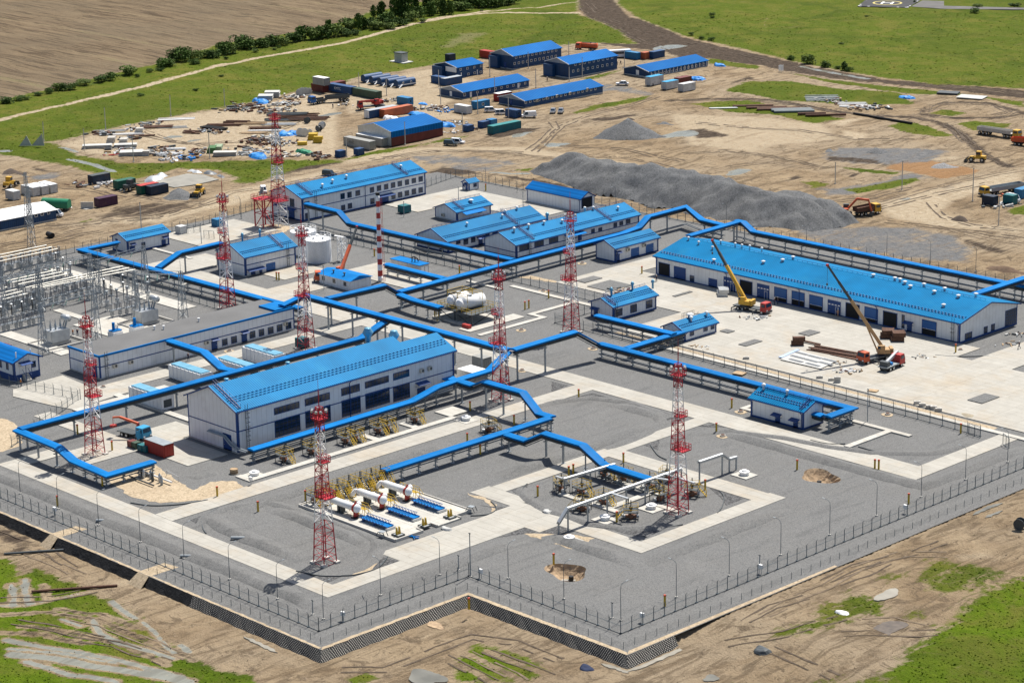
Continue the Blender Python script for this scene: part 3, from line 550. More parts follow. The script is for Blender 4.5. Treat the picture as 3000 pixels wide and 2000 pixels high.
# kerb arcs of the planted islands
def arc_kerb(pts):
 q = [Vector((*p,0)) for p in pts]; out = []
 for i in range(len(q) - 1):
  a, b_, c, d = q[max(i - 1,0)], q[i], q[i + 1], q[min(i + 2, len(q) - 1)]
  for t in (0,.25,.5,.75):
   out.append(.5 * (2 * b_ + (c - a) * t + (2 * a - 5 * b_ + 4 * c - d) * t * t + (3 * b_ - a - 3 * c + d) * t ** 3))
 out.append(q[-1]); mb = MB()
 for a, b_ in zip(out, out[1:]): mb.bar((a.x, a.y,.07),(b_.x, b_.y,.07),.16,.26)
 struct('kerb', mb, M_dark)
for k, L in ((8, [(1280,200),(1250,240),(1290,310),(1400,370)]),(8, [(1610,430),(1720,490),(1950,515),(2200,505),(2351,480)]),(9, [(250,245),(285,290),(270,360),(240,400)]),(8, [(0,832),(100,825),(250,780),(320,700)]),(8, [(890,420),(1010,410),(1070,370),(1030,320)]),(7, [(900,330),(1050,350),(1250,340),(1430,310)]),(7, [(1500,370),(1400,430),(1395,500),(1420,540)]),(7, [(2040,800),(2200,832),(2351,835)]),(5, [(2130,1560 - 60),(2180,1568),(2240,1600)]),(6, [(880,1465),(1000,1490),(1120,1490)]),(6, [(1210,1510),(1400,1555),(1700,1562),(1870,1530)]),(6, [(1740,880),(1900,890),(2110,885)])):
 arc_kerb(poly(k, L))
# embankment with geocell facing
def geocell():
 mt = bpy.data.materials.new('geocell_facing'); n, b, L = nodes(mt); tc = n.nodes.new('ShaderNodeTexCoord')
 fac = None
 for a in (1,-1):
  mp = n.nodes.new('ShaderNodeMapping'); mp.inputs['Rotation'].default_value = (0,0,0); L.new(tc.outputs['UV'], mp.inputs['Vector'])
  wv = n.nodes.new('ShaderNodeTexWave'); wv.bands_direction = 'X'; wv.inputs['Scale'].default_value = 1.15; wv.inputs['Distortion'].default_value = 4; wv.inputs['Detail Scale'].default_value = .6
  mp.inputs['Rotation'].default_value = (0,0, a * rad(50)); L.new(mp.outputs[0], wv.inputs['Vector'])
  if fac is None: fac = wv.outputs['Fac']
  else:
   m = n.nodes.new('ShaderNodeMath'); m.operation = 'MULTIPLY'; L.new(fac, m.inputs[0]); L.new(wv.outputs['Fac'], m.inputs[1]); fac = m.outputs[0]
 r = n.nodes.new('ShaderNodeMapRange'); r.inputs[1].default_value = .3; r.inputs[2].default_value = .6; L.new(fac, r.inputs[0])
 m = n.nodes.new('ShaderNodeMix'); m.data_type = 'RGBA'; m.inputs['A'].default_value = (.012,.012,.013,1); m.inputs['B'].default_value = (.4,.38,.34,1); L.new(r.outputs[0], m.inputs['Factor'])
 L.new(m.outputs['Result'], b.inputs['Base Color']); b.inputs['Roughness'].default_value = .9; return mt
M_geo = geocell(); M_geob = mat('black_geotextile',(.014,.014,.015),.85,0,.5,1.5, bump=.6, bscale=3)
def embank(a, b_, na, nb, m):
 """sloped facing from a to b; na, nb outward offsets of the toe at each end"""
 nseg = max(2, int((Vector(b_) - Vector(a)).length / 1.0)); mb = MB(); vs = []; uv = []
 for i in range(nseg + 1):
  t = i / nseg; p = Vector(a).lerp(Vector(b_), t); o = Vector(na).lerp(Vector(nb), t); wob = .12 * math.sin(i * 1.7) + .08 * math.sin(i * .6)
  for s in (0,.5,1.0):
   vs.append((p.x + o.x * (s * (1.3 + wob * s) - .02), p.y + o.y * (s * (1.3 + wob * s) - .02),.02 - s * (EMB_H + .25) + (.05 * math.sin(i * 2.3) if s == .5 else 0))); uv.append((t * (Vector(b_) - Vector(a)).length, s * 1.6))
 fs = [(i * 3 + k, i * 3 + 3 + k, i * 3 + 4 + k, i * 3 + 1 + k) for i in range(nseg) for k in (0,1)]
 mb.add(vs, fs); o = struct('embankment', mb, m)
 ul = o.data.uv_layers.new(name='uv')
 for lp in o.data.loops: ul.data[lp.index].uv = uv[lp.vertex_index]
 return o
yS, xE = 218.4,-271.2
gA, gB = (-344.6,-342.4),(-318.6,-315.8)
D_ = (0,-1)
embank((-420, yS),(gA[0], yS), D_, D_, M_geob); embank((gA[1], yS),(gB[0], yS), D_, D_, M_geob)
xm = -303.5
embank((gB[1], yS),(xm, yS), D_, D_, M_geob); embank((xm, yS),(xE, yS), D_,(1,-1), M_geo)
embank((xE, yS),(xE,249.2),(1,-1),(1,-1), M_geo); embank((xE,249.2),(-235.8,249.2),(1,-1),(1,-1), M_geo)
embank((-235.8,249.2),(-235.8,259.8),(1,-1),(1,0), M_geo)
for gp in (gA, gB):
 P = [(gp[0] - .3, yS + 5.5),(gp[1] + .3, yS + 6),(gp[1] + .2, yS + .2),(gp[0] - .2, yS + .2)]; slab('sand_patch', P, M_sand,.021)
 struct('sand_ramp', MB().add([(gp[0] - .1, yS,.02),(gp[1] + .1, yS,.02),(gp[1] + .8, yS - 2.6,-EMB_H - .25),(gp[0] - .6, yS - 2.4,-EMB_H - .25)], [(0,1,2,3)]), M_sand)
struct('sand_strip', MB().prism(rough([(-420,218.5),(xE - .7,218.5),(xE - .7,219.0),(-420,219.0)],.12),-.01,.016), M_sand)
struct('sand_strip', MB().prism(rough([(xE - .8,219.3),(xE,218.45),(xE,249.3),(-236,249.3),(-236.6,250.1),(xE - .8,250.1)],.12),-.01,.019), M_sand)
struct('sand_strip', MB().prism([(-236.9,250.7),(-236,249.35),(-235.95,300),(-236.6,300)],-.01,.022), M_sand)
# puddles, ruts
M_puddle = mat('puddle_water',(.17,.165,.14),.3,0,.25,.3, spec=.2)
M_silt = mat('milky_puddle',(.29,.27,.225),.35,0,.2,.3, spec=.2)
def puddle(P, m=None, z=None):
 cx = sum(p[0] for p in P) / len(P); cy = sum(p[1] for p in P) / len(P)
 zz = (gz(cx, cy) + .13) if z is None else z
 return struct('puddle', MB().prism(rough(P,.12,.5), zz - .3, zz), m or M_puddle)
def ribbon(L, w, wob=.3, seed=0, n=8):
 """closed outline of a tapering ribbon round polyline L"""
 rr = random.Random(seed); q = [Vector(p) for p in L]; pts = []
 for a, b_ in zip(q, q[1:]):
  for i in range(n): pts.append(a.lerp(b_, i / n))
 pts.append(q[-1]); lft = []; rgt = []
 for i, p in enumerate(pts):
  d = (pts[min(i + 1, len(pts) - 1)] - pts[max(i - 1,0)]).normalized(); nrm = Vector((-d.y, d.x)); t = i / (len(pts) - 1); ww = w * min(1,5 * min(t,1 - t) + .12)
  lft.append(tuple(p + nrm * ww * (1 + rr.uniform(-wob, wob)) / 2)); rgt.append(tuple(p - nrm * ww * (1 + rr.uniform(-wob, wob)) / 2))
 return lft + rgt[::-1]
puddle(ribbon(poly(7, [(1680,1255),(1800,1310),(1910,1365)], LOWZ),.8,.35,9), M_silt)
puddle(ribbon(poly(8, [(1960,1470),(2100,1420),(2351,1310)],-.95) + poly(9, [(60,1300)],-.95),.9,.2,40), M_silt)
puddle(ribbon(poly(8, [(1790,1415),(1900,1450),(1980,1480)],-.95),.8,.3,41), M_silt)
puddle(blob(*G2(8,600,1545, LOWZ),2.6,22,5,.35,1.4,.8)); puddle(blob(*G2(8,655,1180, LOWZ),1.6,18,6,.35,1.2,.6), M_soil)
puddle(ribbon(poly(9, [(2000,410),(2100,360),(2200,330)]),.9,.3,42)); puddle(ribbon(poly(9, [(2080,430),(2200,380)]),.7,.3,43)); puddle(blob(*G2(9,190,1545, LOWZ),1.2,16,7,.3))
puddle(blob(*G2(9,1420,1020, LOWZ),2.0,18,12,.35,.7,1.3), M_silt); puddle(blob(*G2(9,1420,1260, LOWZ),2.6,18,13,.3,.8,1.5), mat('wet_mud',(.12,.095,.07),.35,0,.3,1.0))
puddle(poly(1, [(1040,1262),(1290,1205),(1400,1212),(1505,1245),(1360,1278),(1200,1300)]), M_silt)
M_rut = mat('rut_soil',(.095,.07,.048),.95,0,.35,1.2, bump=.6); M_rutp = mat('dusty_rut',(.4,.31,.21),.95,0,.2,1.0)
def ruts(k, L, gap=1.9, w=.45, m=None, zz=0.0, seed=0):
 rr = random.Random(seed); q = [Vector(G2(k, x, y, zz)) for x, y in L]; pts = []
 for a, b_ in zip(q, q[1:]):
  nn = max(2, int((b_ - a).length / 2.2)); pts += [a.lerp(b_, i / nn) for i in range(nn)]
 pts.append(q[-1]); mb = MB()
 for sd in (-1,1):
  vs = []
  for i, p in enumerate(pts):
   d = (pts[min(i + 1, len(pts) - 1)] - pts[max(i - 1,0)]).normalized(); nrm = Vector((-d.y, d.x)); c = p + nrm * (sd * gap / 2 + rr.uniform(-.12,.12)); ww = w * rr.uniform(.4,1.25)
   for s in (-.5,.5): e = c + nrm * ww * s; vs.append((e.x, e.y,0))
  zs = base_height(np.array([v[0] for v in vs]), np.array([v[1] for v in vs])) + .07
  mb.add([(v[0], v[1], z_) for v, z_ in zip(vs, zs)], [(2 * i,2 * i + 1,2 * i + 3,2 * i + 2) for i in range(len(pts) - 1) if rr.random() > .12])
 struct('tyre_track', mb, m or M_rut)
for i,(k, L, z0) in enumerate([(9, [(560,1170),(800,1040),(1000,960),(1200,840),(1500,740),(1820,745)], LOWZ),(9, [(980,930),(1200,820),(1600,730),(1790,660)], LOWZ),(9, [(430,1210),(620,1100),(850,1040)], LOWZ),(9, [(1050,950),(1250,880),(1400,800)], LOWZ),(7, [(150,650),(400,760),(560,830)], LOWZ),(7, [(300,640),(500,780)], LOWZ),(7, [(0,1010),(350,990),(660,930)], LOWZ),(7, [(0,500),(150,560),(250,590)], LOWZ),(7, [(420,1110),(700,1170),(1000,1290),(1300,1400)], LOWZ),(7, [(500,1250),(800,1310),(1150,1440)], LOWZ),(7, [(100,1150),(400,1210),(700,1270)], LOWZ),(8, [(700,1390),(900,1490),(1050,1568)], LOWZ),(8, [(860,1370),(1100,1480),(1250,1568)], LOWZ),(8, [(1000,1350),(1250,1450),(1440,1530)], LOWZ),(8, [(0,1480),(300,1480),(600,1370),(900,1250),(1200,1290),(1500,1420)], LOWZ),(9, [(1100,1300),(1400,1290),(1750,1280)], LOWZ),(9, [(1250,1210),(1450,1190),(1650,1240)], LOWZ),(9, [(600,1380),(900,1500),(1050,1568)], LOWZ),(9, [(300,1330),(700,1300),(1100,1180)], LOWZ),
                              (3, L1 and [(0,690),(300,690),(600,700),(900,745),(1300,800),(1600,812),(1800,850),(1930,930),(2050,1050),(2250,1150)],0),(3, [(0,680),(400,676),(700,700),(1100,780),(1500,800),(1750,790)],0),(3, [(1650,790),(1700,730),(1850,702),(2100,710),(2300,760),(2200,805),(1900,812),(1660,800)],0),(3, [(1670,770),(1760,725),(1900,712),(2150,725),(2250,770),(2100,800)],0),(3, [(850,730),(1100,770),(1400,800),(1700,820),(1850,880),(1960,990)],0),(3, [(1300,1420),(1600,1330),(1900,1250),(2351,1170)],0),(3, [(1350,1440),(1700,1350),(2100,1260)],0),(3, [(1700,1400),(1800,1500),(2000,1560),(2351,1600)],0),(3, [(1000,1390),(1300,1360),(1600,1290)],0),(3, [(700,500),(1000,530),(1400,560),(1900,600),(2351,650)],0),(3, [(0,280),(300,350),(600,420),(900,490)],0),(2, [(1700,20),(1800,120),(1960,180),(2200,250)],0),(2, [(1650,40),(1700,110),(1860,180),(2100,290),(2300,350)],0),(2, [(300,1090),(700,1040),(1100,1050),(1500,1090),(2000,1180),(2351,1240)],0),(2, [(1290,1030),(1400,950),(1480,880),(1450,840)],0),(2, [(1330,1040),(1430,950),(1520,870),(1700,800),(2000,720),(2180,660)],0),(2, [(200,1100),(600,1040),(1000,1040),(1250,1050)],0),(1, [(400,1560),(900,1500),(1350,1420),(1600,1330),(1900,1280),(2351,1180)],0),(1, [(250,1550),(700,1530),(1100,1500),(1500,1390)],0),(1, [(700,1270),(900,1330),(1100,1390),(1400,1400)],0),(1, [(300,1280),(600,1300),(850,1360)],0),(1, [(850,950),(1000,900),(1180,960),(1400,1000),(1700,990),(2000,900)],0),(1, [(1000,930),(1300,990),(1650,970),(2200,800)],0),(4, [(0,150),(300,110),(700,20)],0),(4, [(0,110),(350,60),(600,0)],0),(6, [(1700,-20),(2000,60),(2351,120)],0),(6, [(1400,-40),(1900,20),(2351,80)],0),(3, [(100,850),(400,880),(800,900),(1200,960),(1600,960)],0),(3, [(0,1060),(300,1040),(700,1090),(1000,1150)],0),(3, [(300,1150),(600,1120),(900,1160)],0),(2, [(1500,1000),(1900,1020),(2351,1110)],0),(2, [(1600,1060),(2000,1090),(2351,1170)],0)]):
 ruts(k, L,1.9 if i % 3 else 2.2,.42 if k >= 7 else .6, M_rut if i % 4 else mat('trodden_rut',(.16,.12,.08),.95,0,.3,1.0), z0, i)
# gravel ridges added beside the roads, shaped to shade into dark bands
def berm(L, h=.6, w=3.6, seed=0):
 q = [Vector((*p,0)) for p in L]; pts = []
 for a, b_ in zip(q, q[1:]): n = max(2, int((b_ - a).length / 2)); pts += [a.lerp(b_, i / n) for i in range(n)]
 pts.append(q[-1]); rr = random.Random(seed); vs = []
 for i, p in enumerate(pts):
  d = (pts[min(i + 1, len(pts) - 1)] - pts[max(i - 1,0)]).normalized(); nr = Vector((-d.y, d.x,0)); t = min(1, i / 3,(len(pts) - 1 - i) / 3)
  for s, z in ((-.5,.012),(-.19, h * t * rr.uniform(.8,1.1)),(-.05, h * t * rr.uniform(.8,1.1)),(.5,.012)): e = p + nr * (s * w * rr.uniform(.92,1.08)); vs.append((e.x, e.y, z))
 o = struct('added_gravel_ridge', MB().add(vs, [(4 * i + k,4 * i + k + 1,4 * i + 5 + k,4 * i + 4 + k) for i in range(len(pts) - 1) for k in range(3)]), M_gravel, True)
 if o.data.polygons[0].normal.z < 0: o.data.flip_normals()
for i, L in enumerate([[(-415,229.6),(-283.6,229.6)], [(-283.6,230.5),(-283.4,258),(-283.4,272)], [(-279.8,274.2),(-279.4,277.6),(-271.5,278),(-260.2,278.3)], [(-260.2,279),(-260.2,316)], [(-330.6,248),(-330.6,300)], [(-327,254),(-300,253.6)], [(-296.5,341),(-262,341.2),(-249.6,341.6),(-249.6,372)], [(-325,340),(-310,340)], [(-332,246),(-330,242),(-318,241),(-303,241.4)], [(-309.5,292),(-309.5,336)], poly(5, [(1300,1235),(1500,1195),(1720,1170),(2000,1205),(2180,1275),(2205,1340),(2100,1420),(1900,1500),(1790,1535)]), poly(15, [(0,650),(400,770),(700,890),(1000,1010),(1180,1100),(1230,1190),(1150,1340),(1000,1450),(830,1520)]), poly(6, [(80,1420),(300,1400),(700,1450),(1000,1510),(1300,1550),(1700,1555),(1880,1520),(2080,1440)]), poly(8, [(1270,215),(1250,250),(1300,310),(1420,380),(1600,430),(1720,480),(1950,505),(2200,498),(2351,470)]), poly(7, [(1430,545),(1395,480),(1430,420),(1560,360),(1850,320),(2050,380),(2150,430)])]): berm(L,.8 if i < 10 else .45,4.4 if i < 10 else 2.8, i)
# loose clods and stones on the bare ground
_r = np.random.RandomState(9); _ok = np.argwhere((ATT['grass'] < .3) & (ATT['field'] < .2) & (sdf(GX, GY, PLAT) > 1.5) & (UU < 880)); _v = []; _f = []
for i, j in _ok[_r.randint(0, len(_ok),7000)]:
 x, y = GX[i, j] + _r.uniform(-.8,.8), GY[i, j] + _r.uniform(-.8,.8); s = _r.uniform(.06,.22) * (1 + 1.2 * ATT['dark'][i, j]); z = GZ[i, j]; o = len(_v); a = _r.uniform(0,6.28)
 _v += [(x + s * math.cos(a + k * 2.1) * _r.uniform(.6,1.3), y + s * math.sin(a + k * 2.1) * _r.uniform(.6,1.3), z - .04) for k in range(3)] + [(x, y, z + s * _r.uniform(.4,1.0))]; _f += [(o, o + 1, o + 3),(o + 1, o + 2, o + 3),(o + 2, o, o + 3)]
_o = link('soil_clods', MB().add(_v, _f).mesh('soil_clods', mat('clod_soil',(.2,.15,.1),.95,0,.45,.3))); tag(_o, 'loose clods and stones scattered over the bare churned ground', 'clods', None, 'stuff')
# buildings
def ray(k, x, y):
 ox, oy, s = CR[k]; return RV * (ox + x / s - 1500) + DV * (oy + y / s - 1000) + FV * FPX
def onX(X, k, x, y):
 D = ray(k, x, y); q = D * (X / D.x); return q.y, q.z + CAM_H
def onY(Y, k, x, y):
 D = ray(k, x, y); q = D * (Y / D.y); return q.x, q.z + CAM_H
_cache = {}
def cached(key, fn):
 if key not in _cache: _cache[key] = fn()
 return _cache[key]
M_frame = M_blue; M_guard = mat('snow_guard_blue',(.004,.1,.27),.5)
class House:
 """box building; faces seen are 'X' (x = x1, features measured along +Y from y0) and 'Y' (y = y0, measured along -X from x1)"""
 def __init__(s, name, label, cat, x1, y0, dx, dy, h, ridge=None, axis='Y', wall=None, roof=None, over=.45, group=None, plinth=.45, trim=True, stripe=None, flat=False, trimm=None, verge=True, gut=True, z0=0):
  s.x1, s.y0, s.dx, s.dy, s.h = x1, y0, dx, dy, h; s.axis = axis; s.ridge = ridge or h
  s.t = thing(name, label, cat,(x1, y0, z0),0, group); t = s.t
  W = wall or M_wall; tm = trimm or M_blue; s.tm = tm
  mb = MB(); r = s.ridge
  if flat:
   mb.box(-dx,0,0, dy,0, h)
  elif axis == 'Y':
   mb.add([(-dx,0,0),(0,0,0),(0,0, h),(-dx / 2,0, r - .05),(-dx,0, h),(-dx, dy,0),(0, dy,0),(0, dy, h),(-dx / 2, dy, r - .05),(-dx, dy, h)],
                   [(0,1,2,3,4),(9,8,7,6,5),(1,6,7,2),(5,0,4,9),(2,7,8,3),(3,8,9,4)])
  else:
   mb.add([(0,0,0),(0, dy,0),(0, dy, h),(0, dy / 2, r - .05),(0,0, h),(-dx,0,0),(-dx, dy,0),(-dx, dy, h),(-dx, dy / 2, r - .05),(-dx,0, h)],
                   [(0,1,2,3,4),(9,8,7,6,5),(1,6,7,2),(5,0,4,9),(2,7,8,3),(3,8,9,4)])
  part('wall', mb, W, t)
  if plinth:
   mb = MB(); mb.box(-dx - .06,.06,-.06, dy + .06,-.3, plinth); part('plinth', mb, M_conc if plinth < .35 else tm, t)
  if trim:
   e = .03
   for (cx, cy) in ((0,0),(-dx,0),(0, dy)):
    part('corner_trim', MB().box(cx - (.28 if cx == 0 else -e + .06), cx + (e if cx == 0 else .28), cy - (e if cy == 0 else .28), cy + (.28 if cy == 0 else e), plinth + .002, h - .02), tm, t)
   if stripe:
    mb = MB(); mb.box(0,.045,.26, dy - .26, stripe, stripe + .2); mb.box(-dx + .29,-.29,-.045,0, stripe, stripe + .2); part('stripe', mb, tm, t)
  rm = roof or (M_roofY if axis == 'Y' else M_roofX)
  if flat:
   mb = MB(); mb.box(-dx + .1,-.1,.1, dy - .1, h, h + .06); part('roof', mb, rm, t)
   mb = MB(); P = [(-dx - .1,-.1),(.1,-.1),(.1, dy + .1),(-dx - .1, dy + .1)]
   for a, b_ in zip(P[:3], P[1:]): mb.bar((*a, h + .08),(*b_, h + .08),.34,.42)
   part('parapet', mb, M_rack, t)
  else:
   mb = MB(); o = over; k = (r - h) / ((dx if axis == 'Y' else dy) / 2); th = .16
   if axis == 'Y':
    sec = [(o, h - o * k),(-dx / 2, r),(-dx - o, h - o * k)]
    vs = [(x, yy, z + q) for yy in (-o, dy + o) for q in (.02,.02 + th) for x, z in sec]
   else:
    sec = [(-o, h - o * k),(dy / 2, r),(dy + o, h - o * k)]
    vs = [(xx, y, z + q) for xx in (o,-dx - o) for q in (.02,.02 + th) for y, z in sec]
   # index: end e (0/1), layer q (0/1), point p (0..2)
   I = lambda e, q, p: e * 6 + q * 3 + p
   fs = []
   for p in (0,1):
    fs += [(I(0,1, p), I(1,1, p), I(1,1, p + 1), I(0,1, p + 1)),(I(0,0, p), I(0,0, p + 1), I(1,0, p + 1), I(1,0, p))]
    for e in (0,1): fs.append((I(e,0, p), I(e,1, p), I(e,1, p + 1), I(e,0, p + 1)) if e == 0 else (I(e,0, p), I(e,0, p + 1), I(e,1, p + 1), I(e,1, p)))
   for p in (0,2): fs.append((I(0,0, p), I(1,0, p), I(1,1, p), I(0,1, p)))
   mb.add(vs, fs); part('roof', mb, rm, t)
   if verge:
    mb = MB()
    if axis == 'Y':
     for a, b_ in zip(sec, sec[1:]): mb.bar((a[0],-o - .04, a[1] + .08),(b_[0],-o - .04, b_[1] + .08),.07,.26)
    else:
     for a, b_ in zip(sec, sec[1:]): mb.bar((o + .04, a[0], a[1] + .08),(o + .04, b_[0], b_[1] + .08),.07,.26)
    part('verge_board', mb, tm, t)
   if gut:
    mb = MB(); ez = h - o * k - .02
    if axis == 'Y':
     mb.bar((o + .07,-o, ez),(o + .07, dy + o, ez),.14)
     for yy in [.35] + ([dy / 2] if dy > 18 else []) + [dy - .35]: mb.bars([(o + .07, yy, ez - .1),(.1, yy, ez - .5),(.1, yy,.3)],.11)
    else:
     mb.bar((-dx - o,-o - .07, ez),(o,-o - .07, ez),.14)
     n = max(2, int(dx / 18) + 1)
     for i in range(n): xx = -.4 - (dx - .8) * i / (n - 1); mb.bars([(xx,-o - .07, ez - .1),(xx,-.1, ez - .5),(xx,-.1,.3)],.11)
    part('gutter', mb, tm, t)
 def rz(s, u):
  """roof height at distance u from the eave (seen slope)"""
  half = (s.dx if s.axis == 'Y' else s.dy) / 2; return s.h + (s.ridge - s.h) * min(1, u / half) + .2
 def at(s, side, k, x, y):
  if side == 'X': a, z = onX(s.x1, k, x, y); return a - s.y0, z
  a, z = onY(s.y0, k, x, y); return s.x1 - a, z
 def box(s, side, c, z, wd, ht, d0, d1):
  """box on a face, centred c along it; d0..d1 outward depth"""
  return (d0, d1, c - wd / 2, c + wd / 2, z, z + ht) if side == 'X' else (-c - wd / 2,-c + wd / 2,-d1,-d0, z, z + ht)
 def window(s, side, c, z, wd, ht, nm=2, fr=None, bars=0, name='window'):
  fm = fr or M_frame
  def mk():
   mb = MB(); f = .11
   for b_ in ((0,0, wd, f),(0, ht - f, wd, f),(0, f, f, ht - 2 * f),(wd - f, f, f, ht - 2 * f)): mb.box(*s.box(side, b_[0] - wd / 2 + b_[2] / 2, b_[1], b_[2], b_[3],-.04,.07))
   for i in range(1, nm): mb.box(*s.box(side,-wd / 2 + wd * i / nm, f,.06, ht - 2 * f,-.02,.055))
   for i in range(1, bars + 1): mb.box(*s.box(side,0, ht * i / (bars + 1) - .03, wd - 2 * f,.06,-.02,.05))
   return mb.mesh(name, fm)
  def mp():
   mb = MB(); mb.box(*s.box(side,0,.06, wd - .12, ht - .12,-.05,.025)); return mb.mesh('pane', M_glass)
  loc = (0, c, z) if side == 'X' else (-c,0, z); key = (side, round(wd,1), round(ht,1), nm, bars, fm.name); wd, ht = round(wd,1), round(ht,1)
  o = link(name, cached(('w',) + key, mk), s.t, Vector(loc)); link('pane', cached(('p',) + key, mp), o); return o
 def wpick(s, side, k, L, **kw):
  for (ax, ay),(bx, by) in L:
   a, z0 = s.at(side, k, ax, ay); b_, z1 = s.at(side, k, bx, by); s.window(side,(a + b_) / 2, z0, abs(b_ - a), max(.4, z1 - z0), **kw)
 def wrow(s, side, k, f, l, n, **kw):
  A = [s.at(side, k, *p) for p in f]; B = [s.at(side, k, *p) for p in l]
  wd = abs(A[1][0] - A[0][0] + B[1][0] - B[0][0]) / 2; z = (A[0][1] + B[0][1]) / 2; ht = max(.5,((A[1][1] - A[0][1]) + (B[1][1] - B[0][1])) / 2)
  ca = (A[0][0] + A[1][0]) / 2; cb = (B[0][0] + B[1][0]) / 2
  for i in range(n): s.window(side, ca + (cb - ca) * i / max(1, n - 1), z, wd, ht, **kw)
 def door(s, side, c, wd, ht, z=0.05, m=None, name='door', leaf=False, d=.06, glaz=False):
  def mk():
   mb = MB(); mb.box(*s.box(side,0,0, wd, ht,-.03, d)); return mb.mesh(name, m or M_blue)
  o = link(name, cached(('d', side, round(wd,1), round(ht,1),(m or M_blue).name, name), mk), s.t, Vector((0, c, z) if side == 'X' else (-c,0, z)))
  mb = MB(); mb.box(*s.box(side, wd * .32, min(1.0, ht * .5),.14,.07, d, d + .08)); part('handle', mb, M_silver, o)
  if leaf:
   mb = MB()
   for i in range(4): mb.box(*s.box(side,-wd * .36 + wd * .24 * i, ht * .68, wd * .15, ht * .07, d, d + .015))
   part('window_strip', mb, M_white, o)
   mb = MB(); x0 = -wd * .22
   for b_ in ((x0 - .42,0,.07,2.0),(x0 + .42,0,.07,2.0),(x0,1.96,.9,.07)): mb.box(*s.box(side, b_[0], b_[1], b_[2], b_[3], d, d + .02))
   part('wicket_door', mb, M_white, o)
  return o
 def opening(s, side, c, wd, ht, z=.05, shutter=0.0, shade=None):
  """doorway standing open: a flat panel painted dark as the unlit inside, with jambs; shutter = fraction still closed from the top"""
  mb = MB(); D = 3.2; w2 = wd / 2
  def q(a, dpt, zz): return (-dpt, a, zz) if side == 'X' else (-a, dpt, zz)
  vs = [q(-w2,0,0), q(w2,0,0), q(w2,0, ht), q(-w2,0, ht)]; e = .035
  o = link('doorway', None, s.t, Vector((0, c, z) if side == 'X' else (-c,0, z))); o.empty_display_size = .3
  mb.box(*s.box(side,0,0, wd, ht,-.02,.02)); part('painted_dark_interior', mb, M_inside, o)  # flat panel, the shade of the interior is its near-black colour
  mb = MB()
  for b_ in ((-w2,0,.14, ht),(w2,0,.14, ht),(0, ht, wd + .14,.14)): mb.box(*s.box(side, b_[0], b_[1], b_[2], b_[3],-.02,.09))
  part('jamb', mb, M_blue, o)
  if shutter:
   mb = MB(); mb.box(*s.box(side,0, ht * (1 - shutter), wd - .14, ht * shutter,.02,.06)); part('shutter', mb, M_blue2, o)
   mb = MB(); mb.box(*s.box(side,0, ht * (1 - shutter) - .06, wd - .14,.06,.02,.1)); part('shutter_edge', mb, M_white, o)
  return o
 def dpick(s, side, k, L, kind='door', **kw):
  for (ax, ay),(bx, by) in L:
   a, z0 = s.at(side, k, ax, ay); b_, z1 = s.at(side, k, bx, by); z0 = max(.05, z0); wd = abs(b_ - a); c = (a + b_) / 2
   if kind == 'door': s.door(side, c, wd, max(1.6, z1 - z0), z0, **kw)
   else: s.opening(side, c, wd, max(1.6, z1 - z0), z0, **kw)
 def canopy(s, side, c, z, wd, d=1.1, m=None, legs=False):
  mb = MB()
  def q(a, dpt, zz): return (dpt, c + a, zz) if side == 'X' else (-c - a,-dpt, zz)
  w2 = wd / 2
  for u, v in ((0,.0),(1,0)):
   pass
  mb.add([q(-w2,0, z + .35), q(w2,0, z + .35), q(w2, d, z), q(-w2, d, z), q(-w2,0, z + .27), q(w2,0, z + .27), q(w2, d, z - .08), q(-w2, d, z - .08)],
               [(0,1,2,3),(7,6,5,4),(3,2,6,7),(0,3,7,4),(1,5,6,2)])
  for a in (-w2 + .08, w2 - .08): mb.bar(q(a,.03, z - .5), q(a, d * .9, z - .03),.07)
  o = part('canopy', mb, m or M_blue, s.t); return o
 def ac(s, side, k, pts):
  for p in pts:
   a, z = s.at(side, k, *p)
   def mk():
    mb = MB(); mb.box(*s.box(side,0,-.35,1.0,.75,.12,.5)); mb.box(*s.box(side,-.3,-.45,.06,.1,0,.5)); mb.box(*s.box(side,.3,-.45,.06,.1,0,.5)); return mb.mesh('air_conditioner', M_acbox)
   o = link('air_conditioner', cached(('ac', side), mk), s.t, Vector((0, a, z) if side == 'X' else (-a,0, z)))
   def mf():
    mb = MB(); q = (lambda u, v, w_: (w_, u, v)) if side == 'X' else (lambda u, v, w_: (-u,-w_, v)); mb.tube(q(.15,.02,.49), q(.15,.02,.53),.27,12); return mb.mesh('fan', M_dark)
   link('fan', cached(('fan', side), mf), o)
 def ladder(s, side, c, top, out=.35):
  mb = MB()
  def q(a, dpt, zz): return (dpt, c + a, zz) if side == 'X' else (-c - a,-dpt, zz)
  for a in (-.3,.3): mb.bar(q(a, out,.3), q(a, out, top + .9),.07)
  for i in range(int((top) / .4)): mb.bar(q(-.3, out,.5 + .4 * i), q(.3, out,.5 + .4 * i),.045)
  for i in range(max(1, int((top - 2.2) / .9))):
   z = 2.4 + .9 * i; mb.bars([q(-.3, out, z), q(-.38, out + .5, z), q(.38, out + .5, z), q(.3, out, z)],.05)
  for a in (-.3,.3): mb.bar(q(a,0, top * .5), q(a, out, top * .5),.05); mb.bar(q(a,0, top - .3), q(a, out, top - .3),.05)
  part('ladder', mb, M_dark, s.t)
